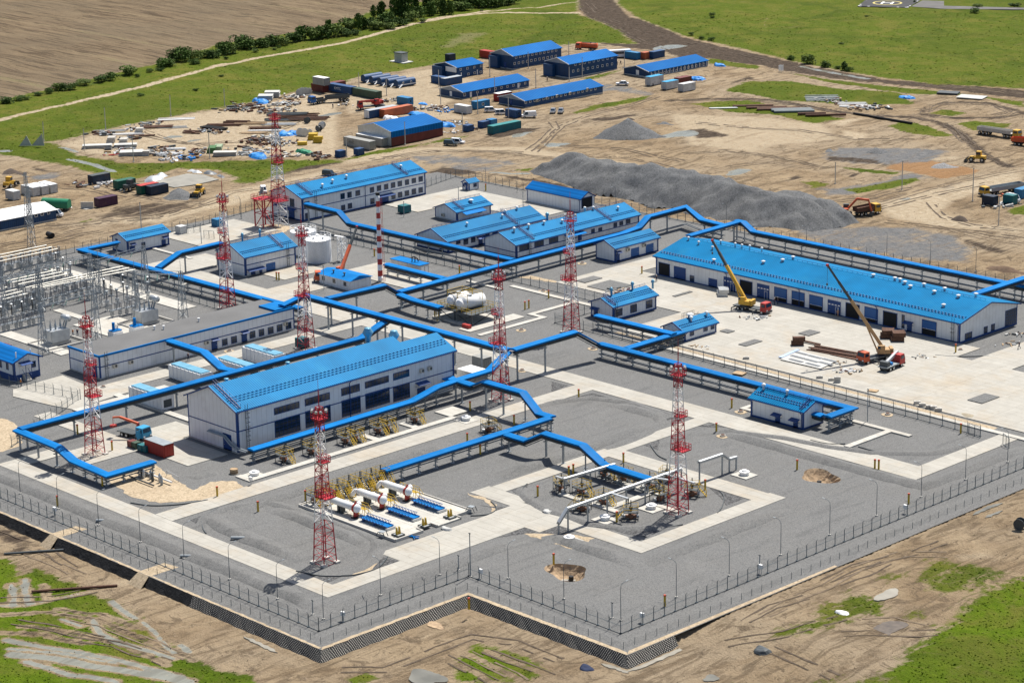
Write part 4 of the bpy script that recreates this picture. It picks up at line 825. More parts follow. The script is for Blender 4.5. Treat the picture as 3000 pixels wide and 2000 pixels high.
 def snowguard(s, u=1.2, rows=2, step=.9):
  """toothed snow guard rails along the eave, one continuous rail per row"""
  L = s.dy if s.axis == 'Y' else s.dx; n = int(L / step * 2)
  for r in range(rows):
   uu = u + r * .6; z = s.rz(uu) - .06; mb = MB(); rings = []
   for i in range(n + 1):
    v = L * i / n; hh = .26 if (i + r) % 2 else .03; d = .07
    rings.append([(-uu - d, v, z),(-uu + d, v, z),(-uu + d, v, z + hh),(-uu - d, v, z + hh)] if s.axis == 'Y' else [(-v, uu - d, z),(-v, uu + d, z),(-v, uu + d, z + hh),(-v, uu - d, z + hh)])
   nn = len(rings); mb.v = [p for q in rings for p in q]; mb.f = [(i * 4 + a, i * 4 + (a + 1) % 4, i * 4 + 4 + (a + 1) % 4, i * 4 + 4 + a) for i in range(nn - 1) for a in range(4)]
   part('snow_guard', mb, M_guard, s.t)
 def roofwalk(s, v, ridge_rail=False):
  """walkway with hand rail up the slope at position v, optional rail along the ridge"""
  mb = MB(); half = (s.dx if s.axis == 'Y' else s.dy) / 2
  def q(u, vv, up=0): return (-u, vv, s.rz(u) + up) if s.axis == 'Y' else (-vv, u, s.rz(u) + up)
  for dv in (0,.6): mb.bar(q(.1, v + dv,.08), q(half, v + dv,.08),.12)
  n = int(half / .55)
  for i in range(n + 1): mb.bar(q(.1 + (half - .1) * i / n, v,.1), q(.1 + (half - .1) * i / n, v + .6,.1),.08)
  for dv in (0,.6):
   mb.bar(q(.1, v + dv,.95), q(half, v + dv,.95),.05)
   for i in range(0, n + 1,2): mb.bar(q(.1 + (half - .1) * i / n, v + dv,.05), q(.1 + (half - .1) * i / n, v + dv,.95),.05)
  part('roof_walkway', mb, M_blue, s.t)
  if ridge_rail:
   mb = MB(); L = s.dy if s.axis == 'Y' else s.dx; n = max(2, int(L / 1.6))
   mb.bar(q(half,0,.5), q(half, L,.5),.06); mb.bar(q(half,0,.25), q(half, L,.25),.05)
   for i in range(n + 1): mb.bar(q(half, L * i / n,0), q(half, L * i / n,.5),.05)
   part('ridge_rail', mb, M_blue, s.t)
 def vent(s, u, v, r=.28, h=.9, cap=True, m=None, name='roof_vent'):
  def mk():
   mb = MB(); mb.lathe([(r,-.3),(r, h),(r * 1.0, h)] if not cap else [(r,-.3),(r, h * .6),(r * 1.7, h * .62),(r * 1.7, h * .8),(r * .5, h)], n=12); return mb.mesh(name, m or M_silver, True)
  p = (-u, v, s.rz(u)) if s.axis == 'Y' else (-v, u, s.rz(u))
  link(name, cached(('v', r, h, cap,(m or M_silver).name), mk), s.t, Vector(p))
 def vpick(s, k, pts, **kw):
  """vents picked on the visible roof slope"""
  kk = (s.ridge - s.h) / ((s.dx if s.axis == 'Y' else s.dy) / 2)
  for p in pts:
   D = ray(k, *p)
   if s.axis == 'Y': t = (s.h + kk * s.x1 + .2 - CAM_H) / (D.z + kk * D.x); q = D * t; s.vent(s.x1 - q.x, q.y - s.y0, **kw)
   else: t = (s.h - kk * s.y0 + .2 - CAM_H) / (D.z - kk * D.y); q = D * t; s.vent(q.y - s.y0, s.x1 - q.x, **kw)
M_inside = mat('painted_interior_shade',(.012,.013,.015),.9); M_acbox = mat('beige_appliance',(.5,.46,.38),.5); M_blue2 = mat('gate_blue',(.012,.1,.32),.45,0,.08,1)
M_bit = mat('bitumen_roof',(.13,.13,.13),.9,0,.12,.15, bump=.3)
# compressor hall
b = House('compressor_hall', 'large white hall with steep blue ribbed roof and tall glazed doors along its front', 'building',-355.3,268,15.4,56.2,8.6,11.9, stripe=4.3, over=.5, plinth=.3)
roof = [c for c in b.t.children if c.name.startswith('roof')][0]
# the far bay is narrower: cut the back slope there
mb = MB(); k_ = (11.9 - 8.6) / 7.7
def roof_piece(y0, y1, xr, xb):
 zr = 8.6 + k_ * (-xr) ; ze = 8.6 - .5 * k_; zb = zr - k_ * (xr - xb)
 for a in (.02,.2): pass
 sec = [(.5, ze),(xr, zr),(xb, zb)]
 vs = [(x, yy, z + q) for yy in (y0, y1) for q in (.02,.2) for x, z in sec]; I = lambda e, q, p: e * 6 + q * 3 + p; fs = []
 for p in (0,1):
  fs += [(I(0,1, p), I(1,1, p), I(1,1, p + 1), I(0,1, p + 1)),(I(0,0, p), I(0,0, p + 1), I(1,0, p + 1), I(1,0, p))]
  fs += [(I(0,0, p), I(0,1, p), I(0,1, p + 1), I(0,0, p + 1)),(I(1,0, p), I(1,0, p + 1), I(1,1, p + 1), I(1,1, p))]
 for p in (0,2): fs.append((I(0,0, p), I(1,0, p), I(1,1, p), I(0,1, p)))
 mb.add(vs, fs)
roof_piece(-.5,46.6,-7.7,-15.9); roof_piece(46.6,56.7,-5.6,-11.6)
roof.data = mb.mesh('roof', M_roofY)
wl = [c for c in b.t.children if c.name.startswith('wall')][0]; h_ = 8.6
mb = MB()
for (ya, yb, xr, xb) in ((0,46.6,-7.7,-15.4),(46.6,56.2,-5.6,-11.1)):
 zr = h_ + k_ * (-xr) - .05; zb = zr - k_ * (xr - xb)
 mb.add([(xb, ya,0),(0, ya,0),(0, ya, h_),(xr, ya, zr),(xb, ya, zb),(xb, yb,0),(0, yb,0),(0, yb, h_),(xr, yb, zr),(xb, yb, zb)], [(0,1,2,3,4),(9,8,7,6,5),(1,6,7,2),(5,0,4,9)])
wl.data = mb.mesh('wall', M_wall)
b.wpick('X',4, [((1888,1290),(2060,1192)),((2100,1230),(2270,1130))], nm=6); b.wpick('X',5, [((0,1160),(125,1072)),((163,1108),(325,1015)),((358,1053),(466,972))], nm=6)
for k, L in ((4, [((1895,1445),(2065,1280)),((2105,1380),(2275,1215))]),(5, [((5,1305),(130,1155)),((168,1250),(330,1098)),((358,1200),(470,1062))])):
 b.wpick(side='X', k=k, L=L, nm=6, bars=4, name='glazed_gate')
b.ac('X',5, [(548,983),(603,967)]); b.ladder('X',2.2,8.6); b.snowguard(2.0,3,1.0); b.roofwalk(.6)
b.canopy('X',47,3.6,3.2,1.4); b.door('X',47,2.2,2.6)
b.canopy('X',54.2,2.9,3.0,1.6, M_rack); b.door('Y',3.2,2.6,3.3)
mb = MB(); mb.path([(-8.5,-.35,3.0),(-3.4,-.35,3.0),(-1.4,-.5,2.0),(.7,-.6,1.5),(3.5,-.4,1.4)],.22,8); mb.path([(-8.5,-.75,2.95),(-3.4,-.75,2.95),(-1.4,-.95,1.9),(.7,-1.05,1.35),(3.5,-.8,1.3)],.14,8); part('wall_pipe', mb, M_grey, b.t)
def hood():
 mb = MB(); mb.lathe([(.5,-1.2),(.5,.3),(.62,.4),(.62,1.2),(1.15,2.1),(1.15,2.2),(.75,2.9),(.75,3.1)], n=14); return mb.mesh('exhaust_cowl', M_pale, True)
M_pale = mat('pale_blue_sheet',(.16,.38,.52),.4,.2)
for (xx, yy, z) in ((-10.9,49.6,8.9),(-15.6,46.6,9.2)): link('exhaust_cowl', cached('hood', hood), b.t, Vector((xx, yy, z)))
for yy in (2,17.5): mb = MB(); mb.lathe([(.35,0),(.35,.9),(.5,1.0),(.5,1.15),(.1,1.2)],(-15.9, yy + 8,8.4),12); part('roof_fan', mb, M_pale, b.t, True)
# flat roofed switch house
b = House('switch_house', 'long flat-roofed white block with blue parapet and stripe beside the transformers', 'building',-415.7,278.5,11.2,52.6,5.0, flat=True, stripe=2.6, roof=M_bit, plinth=.3)
b.wpick('X',4, [((1530,815),(1565,760)),((1593,800),(1630,742)),((1720,765),(1757,708)),((1783,750),(1818,692)),((1846,735),(1882,678)),((1907,718),(1943,662)),((1968,703),(2005,645))])
b.dpick('X',4, [((1458,850),(1495,775)),((1665,800),(1700,725))])
for p in ((1475,772),(1682,722)): a, z = b.at('X',4, *p); b.canopy('X', a, z + .05,1.9,.9)
b.ac('X',4, [(787,950),(897,923),(1417,790),(1962,660)]); b.ladder('X',1.5,5.0); b.dpick('Y',4, [((640,1025),(667,952))])
for u, v in ((8.5,20.5),(7.2,22),(6.5,31)): mb = MB(); mb.lathe([(.16,5.0),(.16,5.7),(.3,5.75),(.3,5.95),(.05,6)],(-u, v,0),10); part('roof_vent', mb, M_white, b.t)
mb = MB(); mb.box(-6.2,-.3,47.5,52.3,5.07,5.5); part('roof_box', mb, M_rack, b.t)
# long garage
b = House('vehicle_garage', 'very long white garage with blue roof and a row of roller gates', 'building',-299.6,421.6,89.2,21.4,4.75,7.2, axis='X', plinth=.4, over=.6)
b.dpick('Y',5, [((2187,330),(2262,255))], kind='open'); b.dpick('Y',6, [((395,460),(480,378)),((1123,628),(1218,537)),((1380,690),(1478,595))], kind='open')
b.dpick('Y',6, [((-60,352),(22,280)),((178,415),(238,358))]); b.dpick('Y',6, [((282,445),(363,352)),((512,483),(598,400)),((998,600),(1090,512))], leaf=True)
for L, sh in ((((632,510),(718,428)),.62),(((752,540),(840,455)),.52),(((873,570),(965,483)),.6),(((1253,655),(1345,565)),.66),(((1648,745),(1748,655)),.5)): b.dpick('Y',6, [L], kind='open', shutter=sh)
b.wpick('Y',6, [((50,370),(80,333))]); b.wpick('Y',6, [((1508,690),(1530,600))], nm=1)
b.dpick('Y',6, [((1543,740),(1580,655))]); a, z = b.at('Y',6,1560,655); b.canopy('Y', a, z,2.4,1.2)
b.wpick('X',6, [((1942,775),(1993,712)),((2072,732),(2100,675)),((2122,715),(2150,657))]); b.wpick('X',6, [((2218,690),(2302,545))], nm=6, bars=5, name='glazed_gate')
b.ladder('Y',1.6,4.75); b.snowguard(1.6,2,.9)
b.vpick(6, [(555,245),(688,232),(760,207),(215,232),(1313,335),(1462,350),(1497,358),(1530,385),(1568,413),(1733,450),(1898,480),(1797,543),(2020,455),(1662,392),(1805,420)], r=.3, h=.7, m=M_white)
b.vpick(6, [(205,150),(262,100),(408,128),(462,130),(545,145),(362,118),(110,115),(40,85)], r=.2, h=.9, m=M_white)
mb = MB()
for i in range(60):
 xx = -88 + 87 * i / 59; mb.bar((xx,10.7,7.36),(xx,10.7,7.75),.05)
mb.bar((-88,10.7,7.75),(-1,10.7,7.75),.06); part('ridge_rail', mb, M_blue, b.t)
# pump house
b = House('pump_house', 'tall white pump house with blue roof walkway beside the white tanks', 'building',-461.6,353.1,10.8,15.9,4.95,7.3, stripe=2.75, plinth=.3)
b.dpick('X',4, [((1730,340),(1758,295)),((1787,327),(1805,283))]); b.dpick('X',4, [((1835,315),(1895,235))], m=M_blue2); a, z = b.at('X',4,1755,285); b.canopy('X', a, z,5.2,1.4); b.ladder('X',13.2,4.95); b.roofwalk(11.6, True); b.snowguard(1.1,2,.6)
for v in (4.5,10): b.vent(6.4, v,.22,1.8, True, M_pale)
# two storey office block
b = House('office_block', 'two-storey white office block with rows of dark windows and long blue roof', 'building',-497.4,400.5,13,44.3,6.35,8.6, stripe=3.15, plinth=.35)
b.wpick('X',2, [((98,1352),(127,1308)),((197,1330),(225,1287)),((245,1318),(273,1275)),((295,1308),(322,1264)),((342,1297),(370,1255)),((388,1287),(417,1243)),((438,1277),(465,1235)),((485,1265),(513,1225)),((532,1255),(560,1212)),((42,1365),(70,1320)),((-5,1375),(22,1330)),
                 ((0,1452),(25,1408)),((45,1440),(73,1397)),((200,1408),(227,1363)),((345,1375),(372,1330)),((390,1363),(418,1320)),((437,1352),(465,1310)),((485,1342),(513,1298)),((532,1330),(560,1288))])
b.wpick('X',1, [((2095,1440),(2130,1385)),((2102,1512),(2130,1462))]); b.wpick('Y',1, [((1998,1420),(2027,1372))]); b.ac('Y',1, [(1972,1365)])
b.dpick('X',2, [((255,1415),(325,1352))]); a, z = b.at('X',2,295,1345); b.canopy('X', a, z,6,1.6); b.door('Y',4.5,2.4,2.4); b.canopy('Y',4.3,2.7,4.5,1.6); b.canopy('Y',10,3.0,2.4,1.4); b.door('Y',10,1.2,2.2)
b.ladder('X',4.5,6.35); b.snowguard(1.1,2,.7); b.roofwalk(3.3); b.roofwalk(37.5, True); b.vpick(2, [(410,1160),(35,1230)], r=.25, h=1.1, m=M_white); b.vpick(1, [(2220,1290),(2290,1260)], r=.25, h=1.1, m=M_white)
# substation control building
b = House('control_building', 'small white control building with blue gable roof behind the switchyard', 'building',-502.8,347.6,6.5,13,3.5,4.8, plinth=.4)
b.dpick('X',4, [((895,172),(928,122)),((1115,140),(1140,82))]); b.wpick('X',4, [((975,140),(1000,97))], nm=1)
for c in (1.6,11.6): b.canopy('X', c,2.2,1.7,.9)
b.snowguard(.9,2,.6); b.door('Y',4.6,1.0,1.2,2.0)
# workshops
b = House('workshop', 'white workshop with blue canopy over its steps, behind the single chimney stack', 'building',-442.5,402.7,11.6,34.2,3.0,5.4, plinth=.35)
b.wpick('X',5, [((790,117),(820,80)),((842,120),(872,72)),((893,105),(922,60)),((990,60),(1020,33)),((1040,45),(1072,18))]); b.dpick('X',5, [((945,125),(972,68))]); a, z = b.at('X',5,958,68); b.canopy('X', a, z,3,1.4)
b.dpick('Y',5, [((677,168),(705,137))]); b.snowguard(1.2,2,.7); b.roofwalk(24, True); b.vpick(2, [(1108,1500),(1130,1470),(1210,1445),(865,1555)], r=.22, h=1.0, m=M_white); b.ladder('X',24.6,3)
b = House('workshop', 'white workshop with dark windows and stripe beside the mast with a red basket, ', 'building',-425.4,410,11.4,44.8,3.6,5.8, plinth=.35, stripe=1.5)
b.wpick('X',5, [((1225,167),(1292,107)),((1330,137),(1393,85)),((1430,113),(1493,60)),((1720,40),(1745,5)),((1770,28),(1795,-5))], nm=3); b.wpick('X',2, [((1875,1568),(1898,1530)),((1915,1556),(1940,1520)),((1960,1545),(1990,1507))], nm=2)
b.dpick('X',5, [((1630,90),(1655,42))]); a, z = b.at('X',5,1600,45); b.canopy('X', a, z,7,1.5, M_rack); b.ladder('X',4.6,3.6); b.roofwalk(6); b.roofwalk(34, True); b.snowguard(1.2,2,.7)
b.vpick(5, [(1190,30),(1290,5)], r=.26, h=1.3, m=M_white); b.vpick(2, [(1395,1545),(1520,1535),(1677,1440),(1735,1445),(1905,1445)], r=.24, h=1.0, m=M_white); b.vpick(2, [(1418,1500)], r=.3, h=1.8, m=M_pale)
b = House('tool_shed', 'small white building with two blue gates and air conditioners', 'building',-404.5,423.8,6.6,15.7,3.65,5.1, plinth=.35)
b.dpick('X',5, [((1995,207),(2050,132)),((2097,180),(2150,105))], m=M_blue2); b.ac('X',5, [(1968,150),(2080,120)]); b.door('X',1.1,1.0,2.1); b.canopy('X',1.1,2.4,1.7,.9); b.snowguard(.9,2,.6)
b = House('storage_shed', 'plain white shed with blue roof and dark open end near the stone ridge', 'building',-449,457.2,20.8,5.2,3.75,5.2, axis='X', plinth=0, trim=False, over=.3, roof=M_camproof)
b.dpick('X',2, [((1655,1438),(1726,1352))], kind='open')
b = House('guard_booth', 'tiny white guard booth with blue trim by the back fence', 'booth',-491,455.4,2.7,3.6,2.3,3.1, plinth=.3, over=.3, gut=False)
b.window('X',2.3,.9,1.3,1.0); b.door('Y',1.0,.9,2.0); b.canopy('Y',1.0,2.0,1.4,.7); b.window('Y',2.1,1.0,.7,.9, nm=1)
b = House('boiler_house', 'white boiler house with three big windows and stacked vents at the paved yard corner', 'building',-367.5,384.3,7,14.3,3.4,4.8, plinth=.4)
b.wpick('X',5, [((1888,615),(1935,552)),((1990,590),(2035,522)),((2097,560),(2142,493))], bars=1); b.snowguard(.9,3,.6); b.roofwalk(.5, True); b.ladder('X',.8,3.4); b.vpick(5, [(1860,465),(2005,425),(2145,410)], r=.25, h=1.9, m=M_pale); b.canopy('Y',5.4,2.0,2.4,1.0); b.door('Y',5.4,1.2,2)
b = House('heating_house', 'small white building with three small windows where two covered pipe runs meet', 'building',-344.2,382.3,6.2,10.6,2.5,4.0, plinth=.4)
b.wpick('X',6, [((48,748),(78,708)),((142,718),(172,680)),((192,703),(218,665))]); b.snowguard(.9,2,.6); b.vpick(6, [(58,640),(165,605)], r=.25, h=1.1, m=M_white); b.vent(3.0,5.2,.5,.9, True, M_white)
mb = MB()
for i in range(9): mb.bar((-3.4,3 + .5 * i,4.1),(-3.4,3 + .5 * i,5.3),.05)
mb.bar((-3.4,3,5.3),(-3.4,7,5.3),.06); mb.bar((-3.4,3,4.75),(-3.4,7,4.75),.05); part('roof_rail', mb, M_dark, b.t)
b = House('valve_house', 'white building with two blue canopied doors beside the sand trench fence', 'building',-286.2,352.3,13.3,6.1,3.75,5.0, axis='X', plinth=.35)
b.dpick('Y',6, [((637,1350),(672,1290)),((762,1385),(795,1325))])
for p in ((655,1288),(778,1323)): a, z = b.at('Y',6, *p); b.canopy('Y', a, z,2.2,1.1)
b.snowguard(1.0,2,.7); b.roofwalk(.5, True); b.vent(2.7,12.3,.25,1.3, True, M_white); b.vent(2.9,6.5,.22,1.1, True, M_white)
b = House('store_house', 'small white house with low blue lean-to roof beside the workshop rear', 'building',-466,427.5,8.5,12.5,2.7,4.3, plinth=.3)
b.window('X',8.5,1,1.5,1.2); b.snowguard(.9,2,.6); b.roofwalk(2.2, True); b.vent(2.4,7.5,.4,.8, True, M_white); b.ac('Y',2, [(705,1480)])
mb = MB(); mb.add([(0.1,1.5,2.6),(.1,9,2.6),(2.2,9,2.0),(2.2,1.5,2.0),(.1,1.5,2.5),(.1,9,2.5),(2.2,9,1.9),(2.2,1.5,1.9)], [(0,3,2,1),(4,5,6,7),(3,7,6,2),(0,4,7,3),(1,2,6,5)]); part('lean_to_roof', mb, M_rack, b.t)
# raised operator cabin at the left edge
b = House('operator_cabin', 'white operator cabin on a grey base with blue porch steps at the left edge', 'building',-427.6,265.2,15,6.2,4.4,5.6, axis='X', plinth=1.4, over=.6, roof=M_camproof)
for c in (2.6,5.2,8.2): b.window('Y', c,2.2,.9,1.5, nm=1)
b.window('X',4.8,2.2,1.0,1.4, nm=1); b.door('X',2.6,1.0,2.1,1.5, M_white); b.canopy('X',2.4,3.7,2.8,1.6)
mb = MB()
for i in range(5): mb.box(.1 + .3 * i,.4 + .3 * i,1.8,3.2,0,1.35 - .27 * i)
part('steps', mb, M_conc, b.t); mb = MB()
for yy in (1.8,3.2): mb.bars([(1.6, yy,.1),(1.6, yy,3.6)],.09); mb.bar((.2, yy,2.4),(1.6, yy,1.1),.06)
for v in (1.0,4.6): part('flue', MB().tube((-.6, v,4.3),(-.6, v,6.2),.14,8), M_white, b.t)
part('railing', mb, M_blue, b.t)
# shed of grey block at the compressor's rear corner
b = House('block_shed', 'small grey block shed with pale roof at the far end of the large hall', 'shed',-352.8,327.2,5,4,3.4, flat=True, wall=M_conc, roof=M_white, trim=False, plinth=0)
ob = [c for c in b.t.children if c.name.startswith('parapet')][0]; bpy.data.objects.remove(ob)
# camp
def dorm(name, label, x1, y0, dx, dy, h, ridge, group='blue camp dormitories', **kw):
 return House(name, label, 'dormitory', x1, y0, dx, dy, h, ridge, wall=M_camp, roof=M_camproof, trim=False, plinth=.25, over=.35, gut=False, trimm=M_white, group=group, **kw)
WF = dict(fr=M_white, nm=1)
def gable_panel(b):
 mb = MB(); dx, h, r = b.dx, b.h, b.ridge; mb.add([(-dx,-.03, h),(0,-.03, h),(-dx / 2,-.03, r - .06)], [(0,1,2)]); o = part('gable_panel', mb, M_campgrey, b.t)
M_campgrey = mat('grey_cladding',(.28,.32,.37),.5)
b = dorm('dormitory', 'single-storey blue dormitory with white windows, nearest the dirt road',-569.6,554.3,12.5,36.9,2.3,3.9); gable_panel(b); b.wrow('X',2,((1264,720),(1277,700)),((1742,618),(1755,600)),17, **WF); b.door('Y',6.6,1.1,2); b.ac('X',2, [(1345,693),(1410,677),(1480,661),(1570,643),(1690,615)])
b = dorm('dormitory', 'single-storey blue dormitory with white doors, left of the long front one',-596.9,551.9,11.8,31,2.3,3.8); gable_panel(b); b.wrow('X',2,((930,648),(943,628)),((1260,580),(1272,562)),9, **WF); b.wpick('X',2, [((842,665),(856,640))], **WF); b.dpick('X',2, [((885,670),(898,632)),((1213,607),(1226,572))], m=M_white); b.dpick('Y',2, [((748,668),(762,630))], m=M_white)
b = dorm('dormitory', 'two-storey blue dormitory block farthest back by the grass',-626.5,604.1,11.5,24.5,4.75,6.75); gable_panel(b); b.wrow('X',2,((1197,410),(1210,392)),((1472,352),(1485,334)),11, **WF); b.wrow('X',2,((1187,457),(1200,438)),((1470,390),(1483,372)),11, **WF); b.door('Y',4.2,1.2,2.2)
mb = MB(); mb.box(-11.2,-6.6,-1.6,-.05,0,4.2); part('stair_porch', mb, M_camp, b.t)
b = dorm('dormitory', 'two-storey blue dormitory block in front of the white bus',-598.4,604.2,11.6,24.4,4.85,6.6); gable_panel(b); b.wrow('X',2,((1605,458),(1618,440)),((1858,405),(1870,386)),9, **WF); b.wrow('X',2,((1590,503),(1603,485)),((1858,450),(1870,430)),9, **WF)
mb = MB(); mb.box(-11.4,-6.8,-1.6,-.05,0,4.2); part('stair_porch', mb, M_camp, b.t)
b = dorm('dormitory', 'long blue dormitory with white posts between its windows, farthest right in the camp',-578,623.3,12.1,31,2.0,3.5, stripe=None)
b.wrow('X',3,((5,480),(20,460)),((140,455),(152,437)),6, **WF); b.wrow('X',2,((2135,530),(2148,512)),((2330,487),(2343,470)),8, **WF)
mb = MB()
for i in range(16): mb.box(0,.06,1 + 1.95 * i,1.22 + 1.95 * i,.1,2.0)
part('white_post', mb, M_white, b.t); b.door('Y',5.5,1.4,2, m=M_white)
b = dorm('dormitory', 'two-storey blue block with a white gable panel and annexes at its foot',-627.5,577.6,11.8,12.4,3.95,5.3); b.wrow('X',2,((815,487),(828,470)),((955,467),(968,450)),4, **WF); b.wrow('X',2,((868,520),(882,502)),((953,505),(966,487)),3, **WF)
mb = MB(); mb.box(-6,-.4,-.07,-.02,2.2,3.9); part('white_panel', mb, M_white, b.t); mb = MB(); mb.box(-11.6,-6.4,-1.5,-.05,0,3.7); part('stair_porch', mb, M_camp, b.t)
mb = MB(); mb.box(.02,.1,1.6,2.0,.1,2.0); mb.box(.02,.1,9.4,9.8,.1,2.0); part('white_post', mb, M_white, b.t)
# warehouse between containers
b = House('warehouse', 'warehouse with a sheet-metal gable and blue roof on rust red containers', 'warehouse',-555.4,483.1,15.5,21.5,4.3,6.0, wall=M_silver, roof=M_camproof, trim=False, plinth=0, over=.1, gut=False, trimm=M_silver)
mb = MB(); mb.box(-2.5,.12,.06,21.4,0,2.6); part('container_wall', mb, mat('rust_red_container',(.13,.025,.02),.7,0,.2,.5, wave=('Y',.5), wamp=.3), b.t)
mb = MB(); mb.box(.0,.1,-.05,21.55,2.62,4.3); part('blue_fascia', mb, M_camp2, b.t) if False else part('blue_fascia', mb, M_camproof, b.t)
# white roofed barrack at left
c = g(1,0,1568);
b = House('barrack', 'long blue barrack with a bright white roof at the left edge', 'barrack',-549.5,340,11.5,17.5,2.6,3.9, wall=M_camp, roof=M_white, trim=False, plinth=.2, over=.3, gut=False, trimm=M_white)
b.wpick('X',1, [((238,1497),(258,1468)),((280,1487),(300,1458)),((325,1478),(343,1448))], **WF)
# covered pipe racks
def loft(mb, rings, closed=True):
 n = len(rings[0]); o = len(mb.v); mb.v += [tuple(p) for r in rings for p in r]
 for i in range(len(rings) - 1):
  for j in range(n if closed else n - 1): mb.f.append((o + i * n + j, o + i * n + (j + 1) % n, o + (i + 1) * n + (j + 1) % n, o + (i + 1) * n + j))
 if closed: mb.f += [tuple(o + j for j in range(n - 1,-1,-1)), tuple(o + (len(rings) - 1) * n + j for j in range(n))]
 return mb
def frames(P):
 out = []
 for i, p in enumerate(P):
  a = (p - P[i - 1]) if i else (P[1] - p); b_ = (P[i + 1] - p) if i < len(P) - 1 else a
  a = Vector((a.x, a.y,0)).normalized(); b_ = Vector((b_.x, b_.y,0)).normalized(); na = Vector((-a.y, a.x,0)); nb = Vector((-b_.y, b_.x,0)); m = (na + nb)
  m = m.normalized(); out.append(m / max(.5, m.dot(na)))
 return out
def sweep(P, sec):
 fr = frames(P); mb = MB(); return loft(mb, [[p + f * s + Vector((0,0, z)) for s, z in sec] for p, f in zip(P, fr)])
def rack_post(h, big):
 def mk():
  mb = MB(); w_ = .3 if big else .2; mb.box(-w_ / 2, w_ / 2,-w_ / 2, w_ / 2,0, h); mb.box(-.75,.75,-w_ / 2 - .002, w_ / 2 + .002, h - .75, h - .6); mb.box(-.62,.62,-w_ / 2 - .003, w_ / 2 + .003, h - 1.35, h - 1.22)
  mb.box(-.35,.35,-.35,.35,-.02,.12)
  if not big: mb.box(-.6,.6,-w_ / 2 - .004, w_ / 2 + .004,.55,.67)
  return mb.mesh('post', M_grey)
 return cached(('rp', round(h,1), big), mk)
def rack(label, P, w=1.95, sp=5.0, low=False, group='blue roofed pipe racks', name='pipe_rack', roof=True, skip=(), up=0.0):
 P = [Vector(p) + Vector((2.5 * up,-2.4 * up, up)) for p in P]; base = Vector((P[0].x, P[0].y,0)); t = thing(name, label, 'pipe rack', base,0, group); Q = [p - base for p in P]
 if roof: part('roof', sweep(Q, [(-w / 2,-.3),(w / 2,-.3),(w / 2,0),(0,.14),(-w / 2,0)]), M_rack, t)
 part('cable_tray', sweep(Q, [(-.7,-1.0),(.12,-1.0),(.12,-.5),(-.7,-.5)]), M_tray, t)
 part('pipe', sweep(Q, [(.3 + .13 * math.cos(a),-.75 + .13 * math.sin(a)) for a in [k * math.pi / 3 for k in range(6)]]), M_pipe, t)
 part('pipe', sweep(Q, [(.05 + .11 * math.cos(a),-1.32 + .11 * math.sin(a)) for a in [k * math.pi / 3 for k in range(6)]]), M_pipe, t)
 L = sum((b_ - a).length for a, b_ in zip(Q, Q[1:]))
 if low:
  for s in (-.4,.35):
   Z = [Vector((q.x, q.y,.8)) for q in Q]; part('low_pipe', sweep(Z, [(s + .12 * math.cos(a),.12 * math.sin(a)) for a in [k * math.pi / 3 for k in range(6)]]), M_pipe, t)
 for i,(a, b_) in enumerate(zip(Q, Q[1:])):
  if i in skip: continue
  d = Vector((b_.x - a.x, b_.y - a.y,0)); l = d.length
  if l < 1.5: continue
  big = min(a.z, b_.z) > 3.6; s_ = sp * (1.5 if big else 1); n = max(1, round(l / s_)); rz = math.atan2(d.y, d.x) + math.pi / 2
  for k in range(n + (1 if i == len(Q) - 2 else 0)):
   u = (k + (.12 if k == 0 else 0) - (.12 if k == n else 0)) / n; p = a.lerp(b_, u); h = p.z - .3
   link('post', rack_post(h, big), t, Vector((p.x, p.y,0)), rz)
 return t
rack('low blue covered rack turning round the open sand dig by the front-left mast', [(-358.3,250.6,2.3),(-358.3,240.1,2.3),(-369,240.1,2.6),(-374,240.2,4.1),(-388.6,240.5,4.2)], sp=4)
rack('long straight blue covered rack passing behind the compressor hall roof', [(-388.8,241.6,4.1),(-388.8,328,4.1),(-391.6,338.2,5.7)], sp=8, up=.35)
rack('high blue covered rack running from the flat-roofed block past the round exhaust cowls', [(-419.5,331,5.0),(-420.7,338.6,5.8),(-354.6,339.2,5.7)], sp=5.5, up=1.0)
rack('high blue covered rack bridging the road beside the far-side mast, peaked at its far end', [(-353.4,339.3,5.9),(-352.6,357,6.3),(-351.2,362.3,2.8)], sp=7, skip=(1,), up=1.0)
rack('low blue covered rack along the inner fence to the valve building', [(-351.2,362.9,2.7),(-283.2,363.2,2.7),(-283.2,355.7,2.7)], sp=5, low=True, up=.4)
rack('blue covered rack stepping down in front of the tall hall', [(-353.6,338,5.7),(-351.4,330.5,3.8),(-351.2,321.5,3.8),(-351.4,316,3.5),(-351.2,309,2.2),(-350.6,267.6,2.2)], sp=4.2, low=True, up=.5)
rack('blue covered rack crossing the middle road with a steep drop at its end', [(-350.2,321.2,3.8),(-346.2,321.1,3.8),(-343.4,321.3,5.2),(-332.2,321.4,5.2),(-327.1,320.7,2.2),(-323.2,320.6,2.2)], sp=4.5, skip=(1,), up=.8)
rack('low blue covered rack on single posts leading to the white tanks', [(-323.2,319.6,2.25),(-323.3,277,2.25)], sp=4.4, up=.7)
rack('blue covered rack humped over the road to the yellow valve platforms', [(-322.2,307.2,2.2),(-317,307.2,2.2),(-314.2,309.2,3.8),(-303.8,309.1,3.8),(-297.4,308,1.8),(-285.8,307.8,1.8)], sp=4.5, skip=(1,), up=1.2)
rack('high blue covered rack ending in a slope beside the small chimney house', [(-415,340.6,5.6),(-415.2,358,5.3),(-415.2,362,2.7)], sp=6, skip=(1,), up=1.0)
rack('short blue covered rack reaching the raised white drums', [(-414.2,361.4,2.6),(-408,360.6,2.45),(-398.7,360.4,2.45)], sp=4.2, up=1.0)
